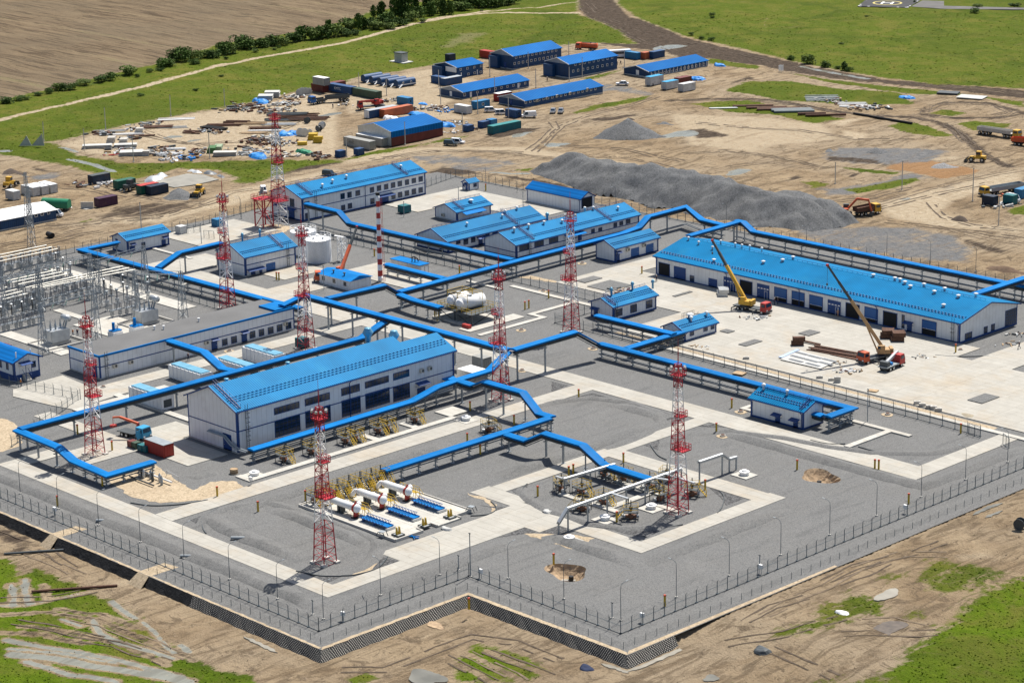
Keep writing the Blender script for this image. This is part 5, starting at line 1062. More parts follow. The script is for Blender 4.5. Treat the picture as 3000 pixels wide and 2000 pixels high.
rack('longest low blue covered rack passing the two workshops', [(-416,363,2.5),(-417.2,440,2.5),(-418.6,447,2.5),(-420,452,4.2),(-420.4,467,4.2),(-412.5,464.4,2.4),(-404.5,463.9,2.3)], sp=5, low=True, skip=(4,2), up=1.4)
rack('blue covered rack with pale joints running behind the long garage', [(-401,464.6,4),(-398.4,464.5,4),(-394.4,463.6,2.4),(-305,463.9,2.3)], sp=5.2, low=True, up=1.1)
rack('short raised blue gallery from the garage back wall at its left end', [(-399.7,463.4,4),(-399.7,445,3.7)], sp=8, up=1.1)
rack('short raised blue gallery from the garage back wall at its right end', [(-314.4,446,3.7),(-313.6,465.2,4.1)], sp=8, up=1.1)
rack('blue covered rack dropping from the office block and running to the workshops', [(-495.8,401,5),(-482,400.7,5),(-478.5,401,2.5),(-418.2,402.1,2.5)], sp=5, low=True, skip=(1,), up=1.0)
rack('blue covered rack along the switchyard fence with a corner at the control building', [(-504.4,346.4,3.1),(-504.4,335.2,3.2),(-478,336.2,2.9),(-431.9,337.9,2.5),(-421.6,338.2,2.6)], sp=5, low=True, up=.5)
rack('blue covered branch rack climbing to the pump house gable', [(-475.6,337.6,3),(-477.2,345.4,5.1),(-477.4,358.5,5.2)], sp=7, skip=(0,), up=.5)
rack('arched blue covered gallery leaving the flat-roofed block wall', [(-415.2,296.2,5.1),(-402.5,296,5.1),(-395,295,3.2),(-390,294.6,3.7)], sp=6, skip=(1,))
rack('short blue covered rack beside the grey generator cabin', [(-439,379.1,2.3),(-418.2,379.2,2.3)], sp=4.5, up=.5)
rack('blue covered rack with striped joints leaving the boiler house', [(-368.5,379.7,2.3),(-345.4,380.1,2.3)], sp=4.6, low=True, up=.7)
rack('short blue covered rack rising past the small heating building', [(-344.5,364.2,2.6),(-344.5,382.2,2.6)], sp=4.6, low=True)
rack('short blue canopy over the pipes at the right side of the valve building', [(-286.3,355.6,2.75),(-283.9,355.6,2.7)], sp=9, skip=(0,))
def bare(label, P, arms=()):
 P = [Vector(p) for p in P]; base = Vector((P[0].x, P[0].y,0)); t = thing('pipe_bridge', label, 'pipe bridge', base,0, 'bare grey pipe bridges'); Q = [p - base for p in P]
 part('pipe_bundle', sweep(Q, [(-.32,-.14),(.32,-.14),(.32,.08),(0,.16),(-.32,.08)]), M_silver, t); part('tray', sweep(Q, [(-.42,-.32),(.42,-.32),(.42,-.2),(-.42,-.2)]), M_grey, t)
 for a, b_ in zip(Q, Q[1:]):
  l = (Vector((b_.x - a.x, b_.y - a.y))).length; n = int(l / 4.3)
  for k in range(max(1, n)):
   p = a.lerp(b_,(k + .04) / max(1, n)); h = round(p.z - .2,1); link('post', cached(('bp', h), lambda: MB().box(-.11,.11,-.11,.11,0, h).mesh('post', M_grey)), t, Vector((p.x, p.y,0)))
 p = Q[-1]; link('post', cached(('bp', round(p.z - .2,1)), lambda: MB().box(-.11,.11,-.11,.11,0, p.z - .2).mesh('post', M_grey)), t, Vector((p.x, p.y,0)))
 for A in arms: part('branch_pipe', sweep([Vector(q) - base for q in A], [(-.22,-.12),(.22,-.12),(.22,.1),(-.22,.1)]), M_silver, t)
 return t
bare('longest bare grey pipe bridge among the yellow platforms, bent at its front', [(-280.2,279.0,2.2),(-280.2,281.2,4.25),(-280,310.3,4.25)], [[(-280.2,292,4.2),(-275.9,292,4.2),(-275.9,292,3.0)], [(-280.2,303,4.2),(-277.5,304,4.2),(-277.3,304.5,2.8)], [(-280.1,306,4.2),(-273,306,4.2)]])
bare('short bare grey pipe bridge spanning the road behind the red mast', [(-280.4,315.4,4.1),(-280.2,321.6,4.1),(-280.2,323.6,2.7),(-280.2,325.6,2.6)])
bare('low bare grey pipe run between the blue canopy and the yellow platforms', [(-294,294.2,3.0),(-293,306.5,3.0)], [[(-294,294.4,2.9),(-296,294.4,2.9),(-296,294.4,2.2)]])
# lattice masts
def lattice(mb, z0, z1, w0, w1, n, leg=.16, br=.075, cx=0, cy=0):
 def c(z, i): w_ = w0 + (w1 - w0) * (z - z0) / (z1 - z0); return Vector((cx + (w_ / 2 if i in (0,1) else -w_ / 2), cy + (w_ / 2 if i in (1,2) else -w_ / 2), z))
 for i in range(4): mb.bar(c(z0, i), c(z1, i), leg)
 for k in range(n):
  a, b_ = z0 + (z1 - z0) * k / n, z0 + (z1 - z0) * (k + 1) / n
  for i in range(4):
   j = (i + 1) % 4; mb.bar(c(a, i), c(a, j), br)
   if (k + i) % 2: mb.bar(c(a, i), c(b_, j), br)
   else: mb.bar(c(a, j), c(b_, i), br)
 for i in range(4): mb.bar(c(z1, i), c(z1,(i + 1) % 4), br)
 return mb
def basket(t, z, x0, x1, y0, y1, m, lights=False):
 mb = MB(); mb.box(x0, x1, y0, y1, z, z + .1); c = [(x0, y0),(x1, y0),(x1, y1),(x0, y1)]
 for a, b_ in zip(c, c[1:] + c[:1]):
  for h in (.55,1.1): mb.bar((*a, z + h),(*b_, z + h),.07)
  for k in range(4): p = Vector((*a, z)).lerp(Vector((*b_, z)), k / 4); mb.bar(p, p + Vector((0,0,1.1)),.07)
 mb.bar((x0, y0, z),(0,0, z - 1.1),.09); mb.bar((x1, y1, z),(0,0, z - 1.1),.09); mb.bar((x1, y0, z),(0,0, z - 1.1),.09)
 o = part('platform', mb, m, t)
 if lights:
  for k in range(8):
   a, b_ = c[k // 2], c[(k // 2 + 1) % 4]; p = Vector((*a,0)).lerp(Vector((*b_,0)),.25 + .5 * (k % 2)); l = link('floodlight', cached('fl', lambda: MB().cbox((0,0,.2),(.45,.3,.4)).mesh('floodlight', M_silver)), o, Vector((p.x * 1.08, p.y * 1.08, z + 1.15)))
LV = [(0,7.2,2.75,2.15,5),(7.2,11.7,2.15,1.8,3),(11.7,17.6,1.8,1.45,5),(17.6,23.2,1.45,1.1,5),(23.2,27.4,1.1,.9,4)]
def mast():
 t = thing('lattice_mast', '', 'mast')
 for i,(a, b_, wa, wb, n) in enumerate(LV): part('lattice_section', lattice(MB(), a, b_, wa, wb, n,.14 if i < 2 else .11,.07), M_red if i % 2 == 0 else M_white, t)
 part('top_spike', MB().tube((0,0,27.4),(0,0,30.2),.09,6).tube((0,0,30.2),(0,0,32),.035,5), M_red, t)
 basket(t,11.9,-.3,2.1,-1.1,1.1, M_red); basket(t,18.0,-.2,1.5,-.8,.8, M_red); basket(t,25.4,-1.0,1.0,-1.0,1.0, M_red, True)
 mb = MB()
 for a in (-.22,.22): mb.bar((-.5, a,.4),(-.25, a,25.2),.05)
 for k in range(60): z = .6 + k * .41; x = -.5 + .25 * z / 25; mb.bar((x,-.22, z),(x,.22, z),.04)
 part('ladder', mb, M_red, t)
 for sx in (-1,1):
  for sy in (-1,1): link('footing', cached('mf', lambda: MB().box(-.45,.45,-.45,.45,-.1,.35).mesh('footing', M_conc)), t, Vector((1.4 * sx,1.4 * sy,0)))
 return t
PM = Proto(mast)
for (k, x, y), rz, lab in (((7,2240,740),0, 'red and white lattice mast nearest the front fence, beside the white tanks'),((4,655,1562),0, 'red and white lattice mast inside the turn of the front-left rack'),((8,2318,398),0, 'red and white lattice mast among the yellow valve platforms in the ring'),
                           ((5,1100,1190), math.pi, 'red and white lattice mast between the middle racks at the hall corner'),((4,2110,835), math.pi, 'red and white lattice mast at the far end of the flat-roofed block'),((4,1570,558), math.pi, 'red and white lattice mast straddling the switchyard rack, in front of the pump house'),((5,1585,722), math.pi, 'red and white lattice mast behind the peaked rack, towards the garage yard')):
 p = g(k, x, y); PM.put(p, rz, lab, 'red and white lattice masts')
def mast2():
 t = thing('lattice_mast', 'red and white lattice mast with a square cage at the office block corner', 'mast', g(1,1925,1550),0, 'red and white lattice masts'); z = 0
 for i,(h, m) in enumerate(((6.5, M_white),(5.5, M_red),(4.5, M_white),(5, M_red),(4.5, M_white),(4, M_red))):
  w_ = 3.4 - z * .085; w2 = 3.4 - (z + h) * .085; part('lattice_section', lattice(MB(), z, z + h, w_, w2,4,.14,.085), m, t); z += h
 part('top_spike', MB().tube((0,0, z),(0,0, z + 2),.06,6), M_red, t); basket(t,6.6,-2,2,-2,2, M_red); basket(t, z - 1.5,-1.1,1.1,-1.1,1.1, M_red); basket(t,17,-.2,1.9,-1,1, M_red)
mast2()
t = thing('dish_tower', 'red square steel tower with a grey dish on its railed deck', 'tower', g(13,1290,485),0); lattice_mb = lattice(MB(),0,7.6,3.4,3.4,2,.26,.15); part('frame', lattice_mb, M_red, t)
basket(t,7.6,-2.3,2.3,-2.3,2.3, M_red); mb = MB(); mb.tube((0,0,7.6),(0,0,8.9),.12,8); mb.lathe([(.1,0),(.8,.15),(1.25,.5),(1.2,.55),(.75,.25),(.05,.15)],(0,0,0),18)
o = part('dish_mount', MB().tube((0,0,7.7),(0,0,9),.12,8), M_grey, t); mb = MB(); mb.lathe([(.1,0),(.8,.15),(1.25,.5),(1.2,.55),(.75,.25),(.05,.15)],(0,0,0),18); o2 = part('dish', mb, mat('weathered_dish',(.22,.22,.22),.6), t, True); o2.location = (0,0,9.3); o2.rotation_euler = (rad(60),0, rad(-30))
# striped chimney
t = thing('chimney_stack', 'tall red and white banded chimney stack beside the small blue roof', 'chimney',(-433.8,372.5,0))
for i in range(15): part('band', MB().tube((0,0, i * 1.42),(0,0, i * 1.42 + 1.42),.62 - .012 * i,16,.608 - .012 * i, cap=i in (0,14)), M_white if i % 2 == 0 else M_red2, t, True)
part('rim', MB().lathe([(.5,21.3),(.5,21.9),(.3,21.9)], n=14), M_black, t); mb = MB()
for a in (-.25,.25): mb.bar((1.5, a,.3),(1.15, a,21),.05)
for k in range(40): mb.bar((1.5 - .35 * k / 40,-.25,.5 + .51 * k),(1.5 - .35 * k / 40,.25,.5 + .51 * k),.05)
for k in range(6): mb.bar((1.5,.25,.4 + 3.3 * k),(.6,0,.8 + 3.3 * k),.05)
part('ladder', mb, M_red2, t)
# tanks, drums, skids
def tank(p, r, h, label):
 t = thing('storage_tank', label, 'tank', p,0, 'white storage tanks'); part('shell', MB().tube((0,0,0),(0,0, h), r,32, cap=False), M_wall, t, True); part('roof', MB().lathe([(r + .05, h - .05),(r + .05, h + .1),(r * .5, h + .55),(.5, h + .75),(.5, h + 1.0),(0.02, h + 1.05)], n=32), M_white, t)
 mb = MB(); n = 20
 for hh in (.6,1.15):
  for i in range(n): a, b_ = 2 * math.pi * i / n,2 * math.pi * (i + 1) / n; mb.bar((r * math.cos(a), r * math.sin(a), h + hh),(r * math.cos(b_), r * math.sin(b_), h + hh),.06)
 for i in range(n): a = 2 * math.pi * i / n; mb.bar((r * math.cos(a), r * math.sin(a), h),(r * math.cos(a), r * math.sin(a), h + 1.15),.06)
 part('railing', mb, M_white, t)
 for k in range(5): a = k * 1.256; part('hatch', MB().tube((r * .6 * math.cos(a), r * .6 * math.sin(a), h + .3),(r * .6 * math.cos(a), r * .6 * math.sin(a), h + .85),.28,10), M_white, t)
tank((-460.8,375.6,0),3.3,5.6, 'round white storage tank in front, behind the orange crane'); tank((-470.2,378.6,0),3.3,5.6, 'round white storage tank half hidden behind the pump house roof')
t = thing('stair_tower', 'white steel stair tower next to the round tanks', 'stair tower',(-456.4,379.6,0)); part('frame', lattice(MB(),0,6,1.6,1.6,4,.1,.07), M_white, t); mb = MB()
for k in range(4): mb.bar((-.7,-.6 if k % 2 else .6,1.5 * k),(.7,-.6 if k % 2 else .6,1.5 * k + 1.5),.5,.06)
mb.bar((0,.7,6),(-2.2,-.4,6.2),.7,.08); part('stair', mb, M_white, t)
def hvessel():
 t = thing('pig_launcher', '', 'pressure vessel'); mb = MB(); A = [(-4.6,.25,.1),(-3.7,.55,1.3),(-3.1,.55,1.75)]
 part('riser_pipe', MB().tube((-7.6,0,.05),(-6.0,0,1.68),.36,12,.4).tube((-6.0,0,1.68),(-5.4,0,1.75),.4,12,.42), M_white, t, True)
 part('shell', MB().tube((-5.4,0,1.75),(-4.7,0,1.75),.42,16,.66).tube((-4.7,0,1.75),(1.5,0,1.75),.66,20), M_white, t, True)
 for k in range(3): part('stripe', MB().tube((-5.3 + .18 * k,0,1.75),(-5.22 + .18 * k,0,1.75),.47 + .05 * k,16), M_red2, t)
 part('closure_ring', MB().tube((1.0,0,1.75),(1.35,0,1.75),.84,20).bar((1.2,-.2,2.5),(1.2,.2,2.95),.2).bar((1.2,0,1.0),(1.2,0,.2),.9,.4), M_red2, t)
 mb = MB();
 for i in range(4): a0, a1 = i * math.pi / 8,(i + 1) * math.pi / 8; mb.tube((1.5 + .62 * math.sin(a0),0,1.75),(1.5 + .62 * math.sin(a1),0,1.75),.82 * math.cos(a0),20, max(.02,.82 * math.cos(a1)), cap=False)
 part('end_dome', mb, M_white, t, True)
 for x in (-3.2,-2.4): part('saddle', MB().box(x - .2, x + .2,-.45,.45,.12,1.25).box(x - .5, x + .5,-.7,.7,0,.14), M_dark, t)
 part('base_slab', MB().box(.8,1.9,-.9,.9,0,.16), M_black, t); part('side_flange', MB().tube((.9,.55,2.0),(.9,1.25,2.3),.42,14), M_white, t, True)
 mb = MB(); mb.box(.3,1.9,1.4,2.3,1.1,1.16)
 for x, y in ((.3,1.4),(1.9,1.4),(1.9,2.3),(.3,2.3)): mb.bar((x, y,0),(x, y,2.1),.06)
 for z in (1.65,2.1):
  for a, b_ in (((.3,1.4),(1.9,1.4)),((.3,2.3),(1.9,2.3)),((.3,1.4),(.3,2.3))): mb.bar((*a, z),(*b_, z),.06)
 for y in (1.45,2.25): mb.bar((1.9, y,1.1),(3.1, y,.1),.07); mb.bar((1.9, y,2.0),(3.1, y,1.0),.06)
 part('access_platform', mb, M_yel, t)
 mb = MB(); mb.bar((-1.8,.8,1.5),(-.2,.8,1.5),.6,.06)
 for x in (-1.8,-1.0,-.2): mb.bar((x,1.05,.2),(x,1.05,2.5),.06)
 mb.bar((-1.8,1.05,2.5),(-.2,1.05,2.5),.06); mb.bar((-.2,.8,1.5),(.9,.9,.3),.5,.06); part('side_steps', mb, M_yel, t)
 return t
PH = Proto(hvessel); zp = .3
def ramp():
 t = thing('loading_cradle', '', 'loading cradle'); mb = MB(); mb.box(0,7.2,-.75,.75,.5,.58); part('trough', mb, M_rack, t)
 for s in (-.78,.78):
  mb = MB(); mb.bar((0, s,.62),(7.2, s,.62),.14); mb.bar((.3, s,1.15),(6.6, s,1.15),.08); n = 8
  for i in range(n): mb.bar((.3 + i * .8, s,.62),(.3 + i * .8, s,1.15),.07); mb.bar((.3 + i * .8, s,.62),(.3 + i * .8 + .7, s,1.15),.06)
  part('side_truss', mb, M_blue2, t)
 for x in (.6,3.6,6.8): part('leg', MB().box(x - .12, x + .12,-.7,.7,0,.5), M_blue, t)
 part('end_buffer', MB().box(7.0,7.5,-.95,.95,.02,.42), M_silver, t); return t
PR = Proto(ramp)
def stand():
 t = thing('hoist_stand', '', 'hoist'); part('base', MB().box(-.9,.9,-.8,-.6,0,.3).box(-.9,.9,.6,.8,0,.3).box(-.9,-.7,-.6,.6,0,.28).box(.7,.9,-.6,.6,0,.28), M_dark, t)
 part('deck', MB().box(-.68,.68,-.58,.58,.15,.25), M_silver, t)
 for s in (-.3,.3): part('horn', MB().add([(-.25, s - .1,.25),(.3, s - .1,.25),(.1, s - .1,1.5),(-.15, s - .1,1.6),(-.25, s + .1,.25),(.3, s + .1,.25),(.1, s + .1,1.5),(-.15, s + .1,1.6)], [(0,1,2,3),(7,6,5,4),(0,4,5,1),(1,5,6,2),(2,6,7,3),(3,7,4,0)]), M_yel, t)
 return t
PS = Proto(stand)
for i, y in enumerate((260.1,266.2,272.2)):
 w_ = ('front', 'middle', 'rear')[i]; PH.put((-312.8, y, zp),0, 'white horizontal vessel with red end ring, %s of the three on the pad' % w_, 'white horizontal vessels'); PR.put((-309.8, y + .1, zp),0, 'blue trussed cradle lying before the %s white vessel' % w_, 'blue cradles'); PS.put((-299.4, y - .9, zp),0, 'yellow horned hoist on a dark base, in line with the %s white vessel' % w_, 'yellow hoists')
for p, l in (((-301.2,257.1,.3), 'small grey steel step frame on the pad edge at the front'),((-299.2,276.3,.3), 'small grey steel step frame on the pad edge at the rear')):
 t = thing('step_frame', l, 'steps', p,.3); part('frame', MB().bars([(-.9,-.5,0),(-.5,-.5,.8),(.5,-.5,.8),(.9,-.5,0)],.1).bars([(-.9,.5,0),(-.5,.5,.8),(.5,.5,.8),(.9,.5,0)],.1), M_dark, t); part('tread', MB().box(-.5,.5,-.5,.5,.8,.86), M_grey, t)
tag(link('rod_bundle', MB().bar((-1.2,-.3,.1),(1.2,.4,.1),.12).bar((-1.2,.2,.2),(1.2,.0,.2),.12).bar((-1,-.6,.15),(1,.7,.28),.12).bar((-.8,.6,.1),(1.1,-.5,.18),.12).mesh('rod_bundle', M_rack), None, Vector((-297.3,260.6,.06))), 'heap of blue rods lying at the pad edge by the road', 'rods')
# valve platforms with yellow rails
def valve(steps=1, tall=0.0):
 def mk():
  t = thing('valve_platform', '', 'valve platform'); mb = MB(); H = 1.5 + tall; e = 1.25
  for x, y in ((-e,-e),(e,-e),(e, e),(-e, e)): mb.bar((x, y,0),(x, y, H),.09)
  for x, y, u, v in ((-e,-e, e,-e),(e,-e, e, e),(e, e,-e, e),(-e, e,-e,-e)): mb.bar((x, y,.1),(u, v, H - .1),.06); mb.bar((x, y, H),(u, v, H),.12)
  mb.box(-e, e,-e,-.45, H, H + .06); mb.box(-e, e,.45, e, H, H + .06); part('frame', mb, M_dark, t); mb = MB()
  for z in (H + .55, H + 1.1):
   for x, y, u, v in ((-e,-e, e,-e),(e, e,-e, e),(-e, e,-e,-e),(e,-e, e, e)): mb.bar((x, y, z),(u, v, z),.05)
  for k in range(3):
   for x, y in ((-e + k * e,-e),(-e + k * e, e),(-e,-e + k * e),(e,-e + k * e)): mb.bar((x, y, H),(x, y, H + 1.1),.05)
  part('railing', mb, M_yel, t)
  for s in range(steps):
   mb = MB(); sy = (-.9,.9)[s % 2] if steps > 1 else .2
   for y in (sy - .35, sy + .35): mb.bar((e, y, H),(e + 1.4, y,0),.09); mb.bar((e, y, H + .95),(e + 1.4, y,.95),.07); mb.bar((e + 1.3, y,0),(e + 1.3, y,1),.06)
   for k in range(5): q = (k + .5) / 5; mb.box(e + 1.4 * q - .1, e + 1.4 * q + .1, sy - .32, sy + .32, H * (1 - q) - .03, H * (1 - q) + .02)
   part('stair', mb, M_yel, t)
  part('valve_body', MB().tube((-1.0,0,.55),(1.0,0,.55),.3,10).lathe([(.42,.1),(.55,.5),(.45,1.0),(.2,1.2),(.2,1.9)], n=12), mat('valve_brown',(.2,.09,.05),.6), t)
  part('actuator', MB().lathe([(.3,1.9),(.38,2.0),(.3,2.35),(.1,2.4),(.08,3.5)], n=10), M_dark, t); part('flange', MB().tube((-1.4,0,.55),(-1.0,0,.55),.36,10).tube((1,0,.55),(1.4,0,.55),.36,10), M_silver, t)
  return t
 return Proto(mk)
PV1, PV2 = valve(1), valve(2,.3)
VG = 'yellow railed valve platforms'
for i, y in enumerate((259.9,262.2,264.9,267.6,270.3,273.0,275.2)): PV2.put((-322.3, y,.3 if y > 257.4 else 0),0, 'yellow railed valve platform in the row behind the white vessels, %s from its front end' % ORD[i], VG)
for i,(x, y, rz, l) in enumerate([(-295.3,295,2.6, 'yellow valve platform farthest left in the ring'),(-291.5,296.4,0, 'yellow valve platform with stairs next to the low grey pipe run'),(-285.3,290.2,3.6, 'yellow valve platform in front of the long grey pipe bridge'),(-284.9,295.2,0, 'yellow valve platform just behind the grey pipe bridge'),(-276.4,293.2,3.9, 'yellow valve platform standing on the open gravel by two white well caps'),(-279,303.4,1.5, 'yellow valve platform left of the ring mast, under a branch pipe'),(-284.6,306.9,1, 'yellow valve platform at the low end of the blue canopy'),(-291,306.8,0, 'yellow valve platform under the blue canopy, right one'),(-295,306,0, 'yellow valve platform under the blue canopy, left one'),(-285.2,312.2,2, 'yellow valve platform at the far side of the ring'),(-276.5,309.3,.6, 'yellow valve platform right behind the ring mast'),
                                   (-345.0,304.1,0, 'lone yellow valve platform at the far end of the hall path'),(-345.1,296.9,0, 'yellow valve platform second from the far end of the hall path'),(-345.1,294.6,0, 'yellow valve platform third from the far end of the hall path'),(-345.0,288.6,0, 'yellow valve platform near the middle of the hall path'),(-345.0,286.2,0, 'yellow valve platform in the middle of the hall path'),(-344.9,277.6,0, 'yellow valve platform second from the near end of the hall path'),(-345.2,271.2,0, 'yellow valve platform at the near end of the hall path'),(-330,309.9,1.2, 'yellow railed platform with pipes beside the middle road')]):
 PV1.put((x, y,0), rz, l, VG)
# well caps
def wellcap():
 t = thing('well_cap', '', 'well cap'); part('slab', MB().box(-1.9,1.9,-1.7,1.7,0,.16), M_path, t); part('collar', MB().lathe([(.85,.16),(.85,.6),(1.0,.62),(1.0,.82),(.9,.86)], n=8), M_white, t); part('lid', MB().lathe([(.5,.86),(.5,1.08),(.42,1.12)], n=16), M_white, t); return t
PW = Proto(wellcap)
for (x, y), l in zip(((-279.2,289.6),(-277.2,299.3),(-276.6,278),(-277,324.2),(-338.6,311.8),(-343,262.2)),('in front of the grey pipe bridge', 'left of the ring mast on sandy gravel', 'outside the ring at the front', 'beyond the ring at the far right', 'at the far end of the hall path', 'at the near end of the hall path')): PW.put((x, y,0),0, 'white well cap on a pale slab %s' % l, 'white well caps')
# raised drums
t = thing('drum_platform', 'two white horizontal drums on a raised dark steel platform with yellow rails', 'drum platform',(-393.6,363,0)); t.scale = (1.08,1.08,1.12); mb = MB()
for x in (-5,0,5.2):
 for y in (-3,4.2): mb.bar((x, y,0),(x, y,2.2),.26)
for x in (-5,0): mb.bar((x,-3,.1),(x + 5.1,-3,2.1),.1); mb.bar((x + 5,-3,.1),(x,-3,2.1),.1); mb.bar((5.2,-3,.1),(5.2,4,2.1),.1)
mb.box(-5.3,5.5,-3.3,4.5,2.2,2.4); part('platform', mb, M_dark, t); mb = MB(); c = [(-5.2,-3.2),(5.4,-3.2),(5.4,4.4),(-5.2,4.4)]
for a, b_ in zip(c, c[1:] + c[:1]):
 for z in (2.95,3.45): mb.bar((*a, z),(*b_, z),.07)
 for k in range(7): p = Vector((*a,2.4)).lerp(Vector((*b_,2.4)), k / 7); mb.bar(p, p + Vector((0,0,1.05)),.07)
for x in (-2.2,1.0):
 for z in (5.3,5.8): mb.bar((-1.6 + x,-1.5, z),(1.4 + x,-1.5, z),.07); mb.bar((-1.6 + x,2.8, z),(1.4 + x,2.8, z),.07); mb.bar((-1.6 + x,-1.5, z),(-1.6 + x,2.8, z),.07)
 for xx, yy in ((-1.6,-1.5),(1.4,-1.5),(-1.6,2.8),(1.4,2.8)): mb.bar((xx + x, yy,2.4),(xx + x, yy,5.8),.07)
part('railing', mb, M_yel, t); mb = MB()
for y in (-3.9,-3.4): mb.bar((-5.6, y + .6,2.3),(-3.2, y - 1.2,0),.1); mb.bar((-5.6, y + .6,3.3),(-3.2, y - 1.2,1),.07)
part('stair', mb, M_yel, t)
for (x, y0_, y1_, r) in ((-2.2,-2.0,2.6,1.25),(1.2,-2.6,3.8,1.25)):
 part('drum', MB().tube((x, y0_,3.85),(x, y1_,3.85), r,20).tube((x, y1_,3.85),(x, y1_ + .4,3.85), r,20, r * .6).tube((x, y0_,3.85),(x, y0_ - .4,3.85), r,20, r * .6), M_white, t, True); part('manway', MB().tube((x,.3,5),(x,.3,5.4),.5,12), M_silver, t)
part('pump_skid', MB().box(4.5,6.6,-5.2,-4.4,.1,.9), M_red2, t); slab('concrete_pad', rect(-400,-388.4,358.6,368.5), M_path)
# coolers
def cooler():
 t = thing('cooling_unit', '', 'cooling unit'); L, W_, H = 11,3.0,2.9; part('casing', MB().box(-L,0,0, W_,.15, H), M_white, t); mb = MB()
 for i in range(9): x = -L * i / 8; mb.box(x - .1 if i else -L - .0 + L - .1, x + .1,-.08, W_ + .08,.1, H + .1)
 for i in range(5): mb.box(.0,.09, W_ * i / 4 - .06, W_ * i / 4 + .06,.1, H + .1)
 part('rib', mb, M_wall, t); part('roof', MB().box(-L + .3,-.3,.35, W_ - .35, H, H + .3), M_pale, t); part('louver', MB().box(.02,.12,.5, W_ - .5,.6,2.2), M_dark, t); return t
PC = Proto(cooler)
for (x, y), l in zip(((-388.2,274.2),(-394.9,289.2),(-394.2,308.2),(-391.3,298.8)),('nearest the blue crane truck', 'second from the blue crane truck', 'farthest back behind the hall roof', 'at the foot of the arched gallery')): PC.put((x, y,0),0, 'white ribbed cooling unit with pale blue top, %s' % l, 'white cooling units')
# generator cabin, chimney house
t = thing('generator_cabin', 'grey cabin with blue flat top and black exhaust pipes', 'cabin',(-429.5,381.4,0)); part('casing', MB().box(-10.5,0,0,3.0,.3,2.9), M_silver, t); part('roof', MB().box(-10.7,.2,-.2,3.2,2.9,3.05), M_rack, t); mb = MB(); mb.path([(-4,1.2,3),(-4,1.2,4.2),(-3.2,1.4,4.4)],.13,8); mb.path([(-3.4,1.6,3),(-3.4,1.6,4.3),(-2.4,1.6,4.0),(-2.2,1.6,3.3)],.13,8); part('exhaust_pipe', mb, M_black, t)
for y in (.5,1.8): part('door', MB().box(0,.05, y, y + .9,.4,2.5), M_white, t)
p = g(14,200,420); t = thing('chimney_house', 'low cabin with a shallow blue roof and two fans at the chimney foot', 'cabin',(-432,361.5,0)); part('wall', MB().box(-12,0,0,6.5,0,2.5), M_wall, t); mb = MB(); mb.add([(-12.4,-.4,2.5),(.4,-.4,2.5),(.4,3.25,3.2),(-12.4,3.25,3.2),(.4,6.9,2.5),(-12.4,6.9,2.5)], [(0,1,2,3),(3,2,4,5),(1,4,2),(0,3,5),(0,5,4,1)]); part('roof', mb, M_rack, t)
for x in (-4,-8): part('roof_fan', MB().lathe([(.15,2.7),(.15,3.4),(.35,3.45),(.35,3.65),(.05,3.7)],(x,1.6,0),10), M_dark, t)
for x in (-2,-6,-10): part('window', MB().box(x - .5, x + .5,-.05,0,1,2), M_glass, t)
# transformers and switchyard
def transformer():
 t = thing('power_transformer', '', 'transformer'); part('tank', MB().box(-2.2,2.2,-1.2,1.2,.7,3.3), M_silver, t);
 for y in (-1.75,1.25): part('radiator', MB().box(-2.3,2.3, y, y + .12,.8,3.4).box(-2.3,2.3, y + .38, y + .5,.8,3.4).add(*[(lambda q: (q.v, q.f))(sum_fins(y))][0]), M_silver, t)
 part('conservator', MB().tube((2.6,-1.3,5.4),(2.6,1.1,5.4),.68,16), M_silver, t, True); part('conservator_arm', MB().bar((2.0,-.3,3.2),(2.7,-.3,5.0),.3).bar((2.0,.5,3.2),(2.7,.5,5.0),.2), M_grey, t)
 for x in (-1.5,-.2,1.1): part('bushing', MB().lathe([(.22,3.3),(.2,3.8),(.3,3.85),(.18,4.2),(.28,4.25),(.15,4.7),(.05,5.6)],(x,0,0),10), M_grey, t)
 part('plinth', MB().box(-2.6,2.6,-1.6,1.6,0,.68), M_conc, t); mb = MB(); c = [(-5,-4),(5,-4),(5,4),(-5,4)]
 for a, b_ in zip(c, c[1:] + c[:1]): mb.bar((*a,.25),(*b_,.25),.3,.5)
 part('bund_wall', mb, M_conc, t); return t
def sum_fins(y):
 mb = MB()
 for i in range(12): x = -2.15 + i * .39; mb.box(x - .07, x + .07, y + .125, y + .375,.8,3.3)
 return mb
PT = Proto(transformer); PT.put(g(11,2010,1350), math.pi / 2, 'grey power transformer at the far end of the flat-roofed block', 'power transformers'); PT.put(g(12,790,215), math.pi / 2, 'grey power transformer near the operator cabin, with people beside it', 'power transformers')
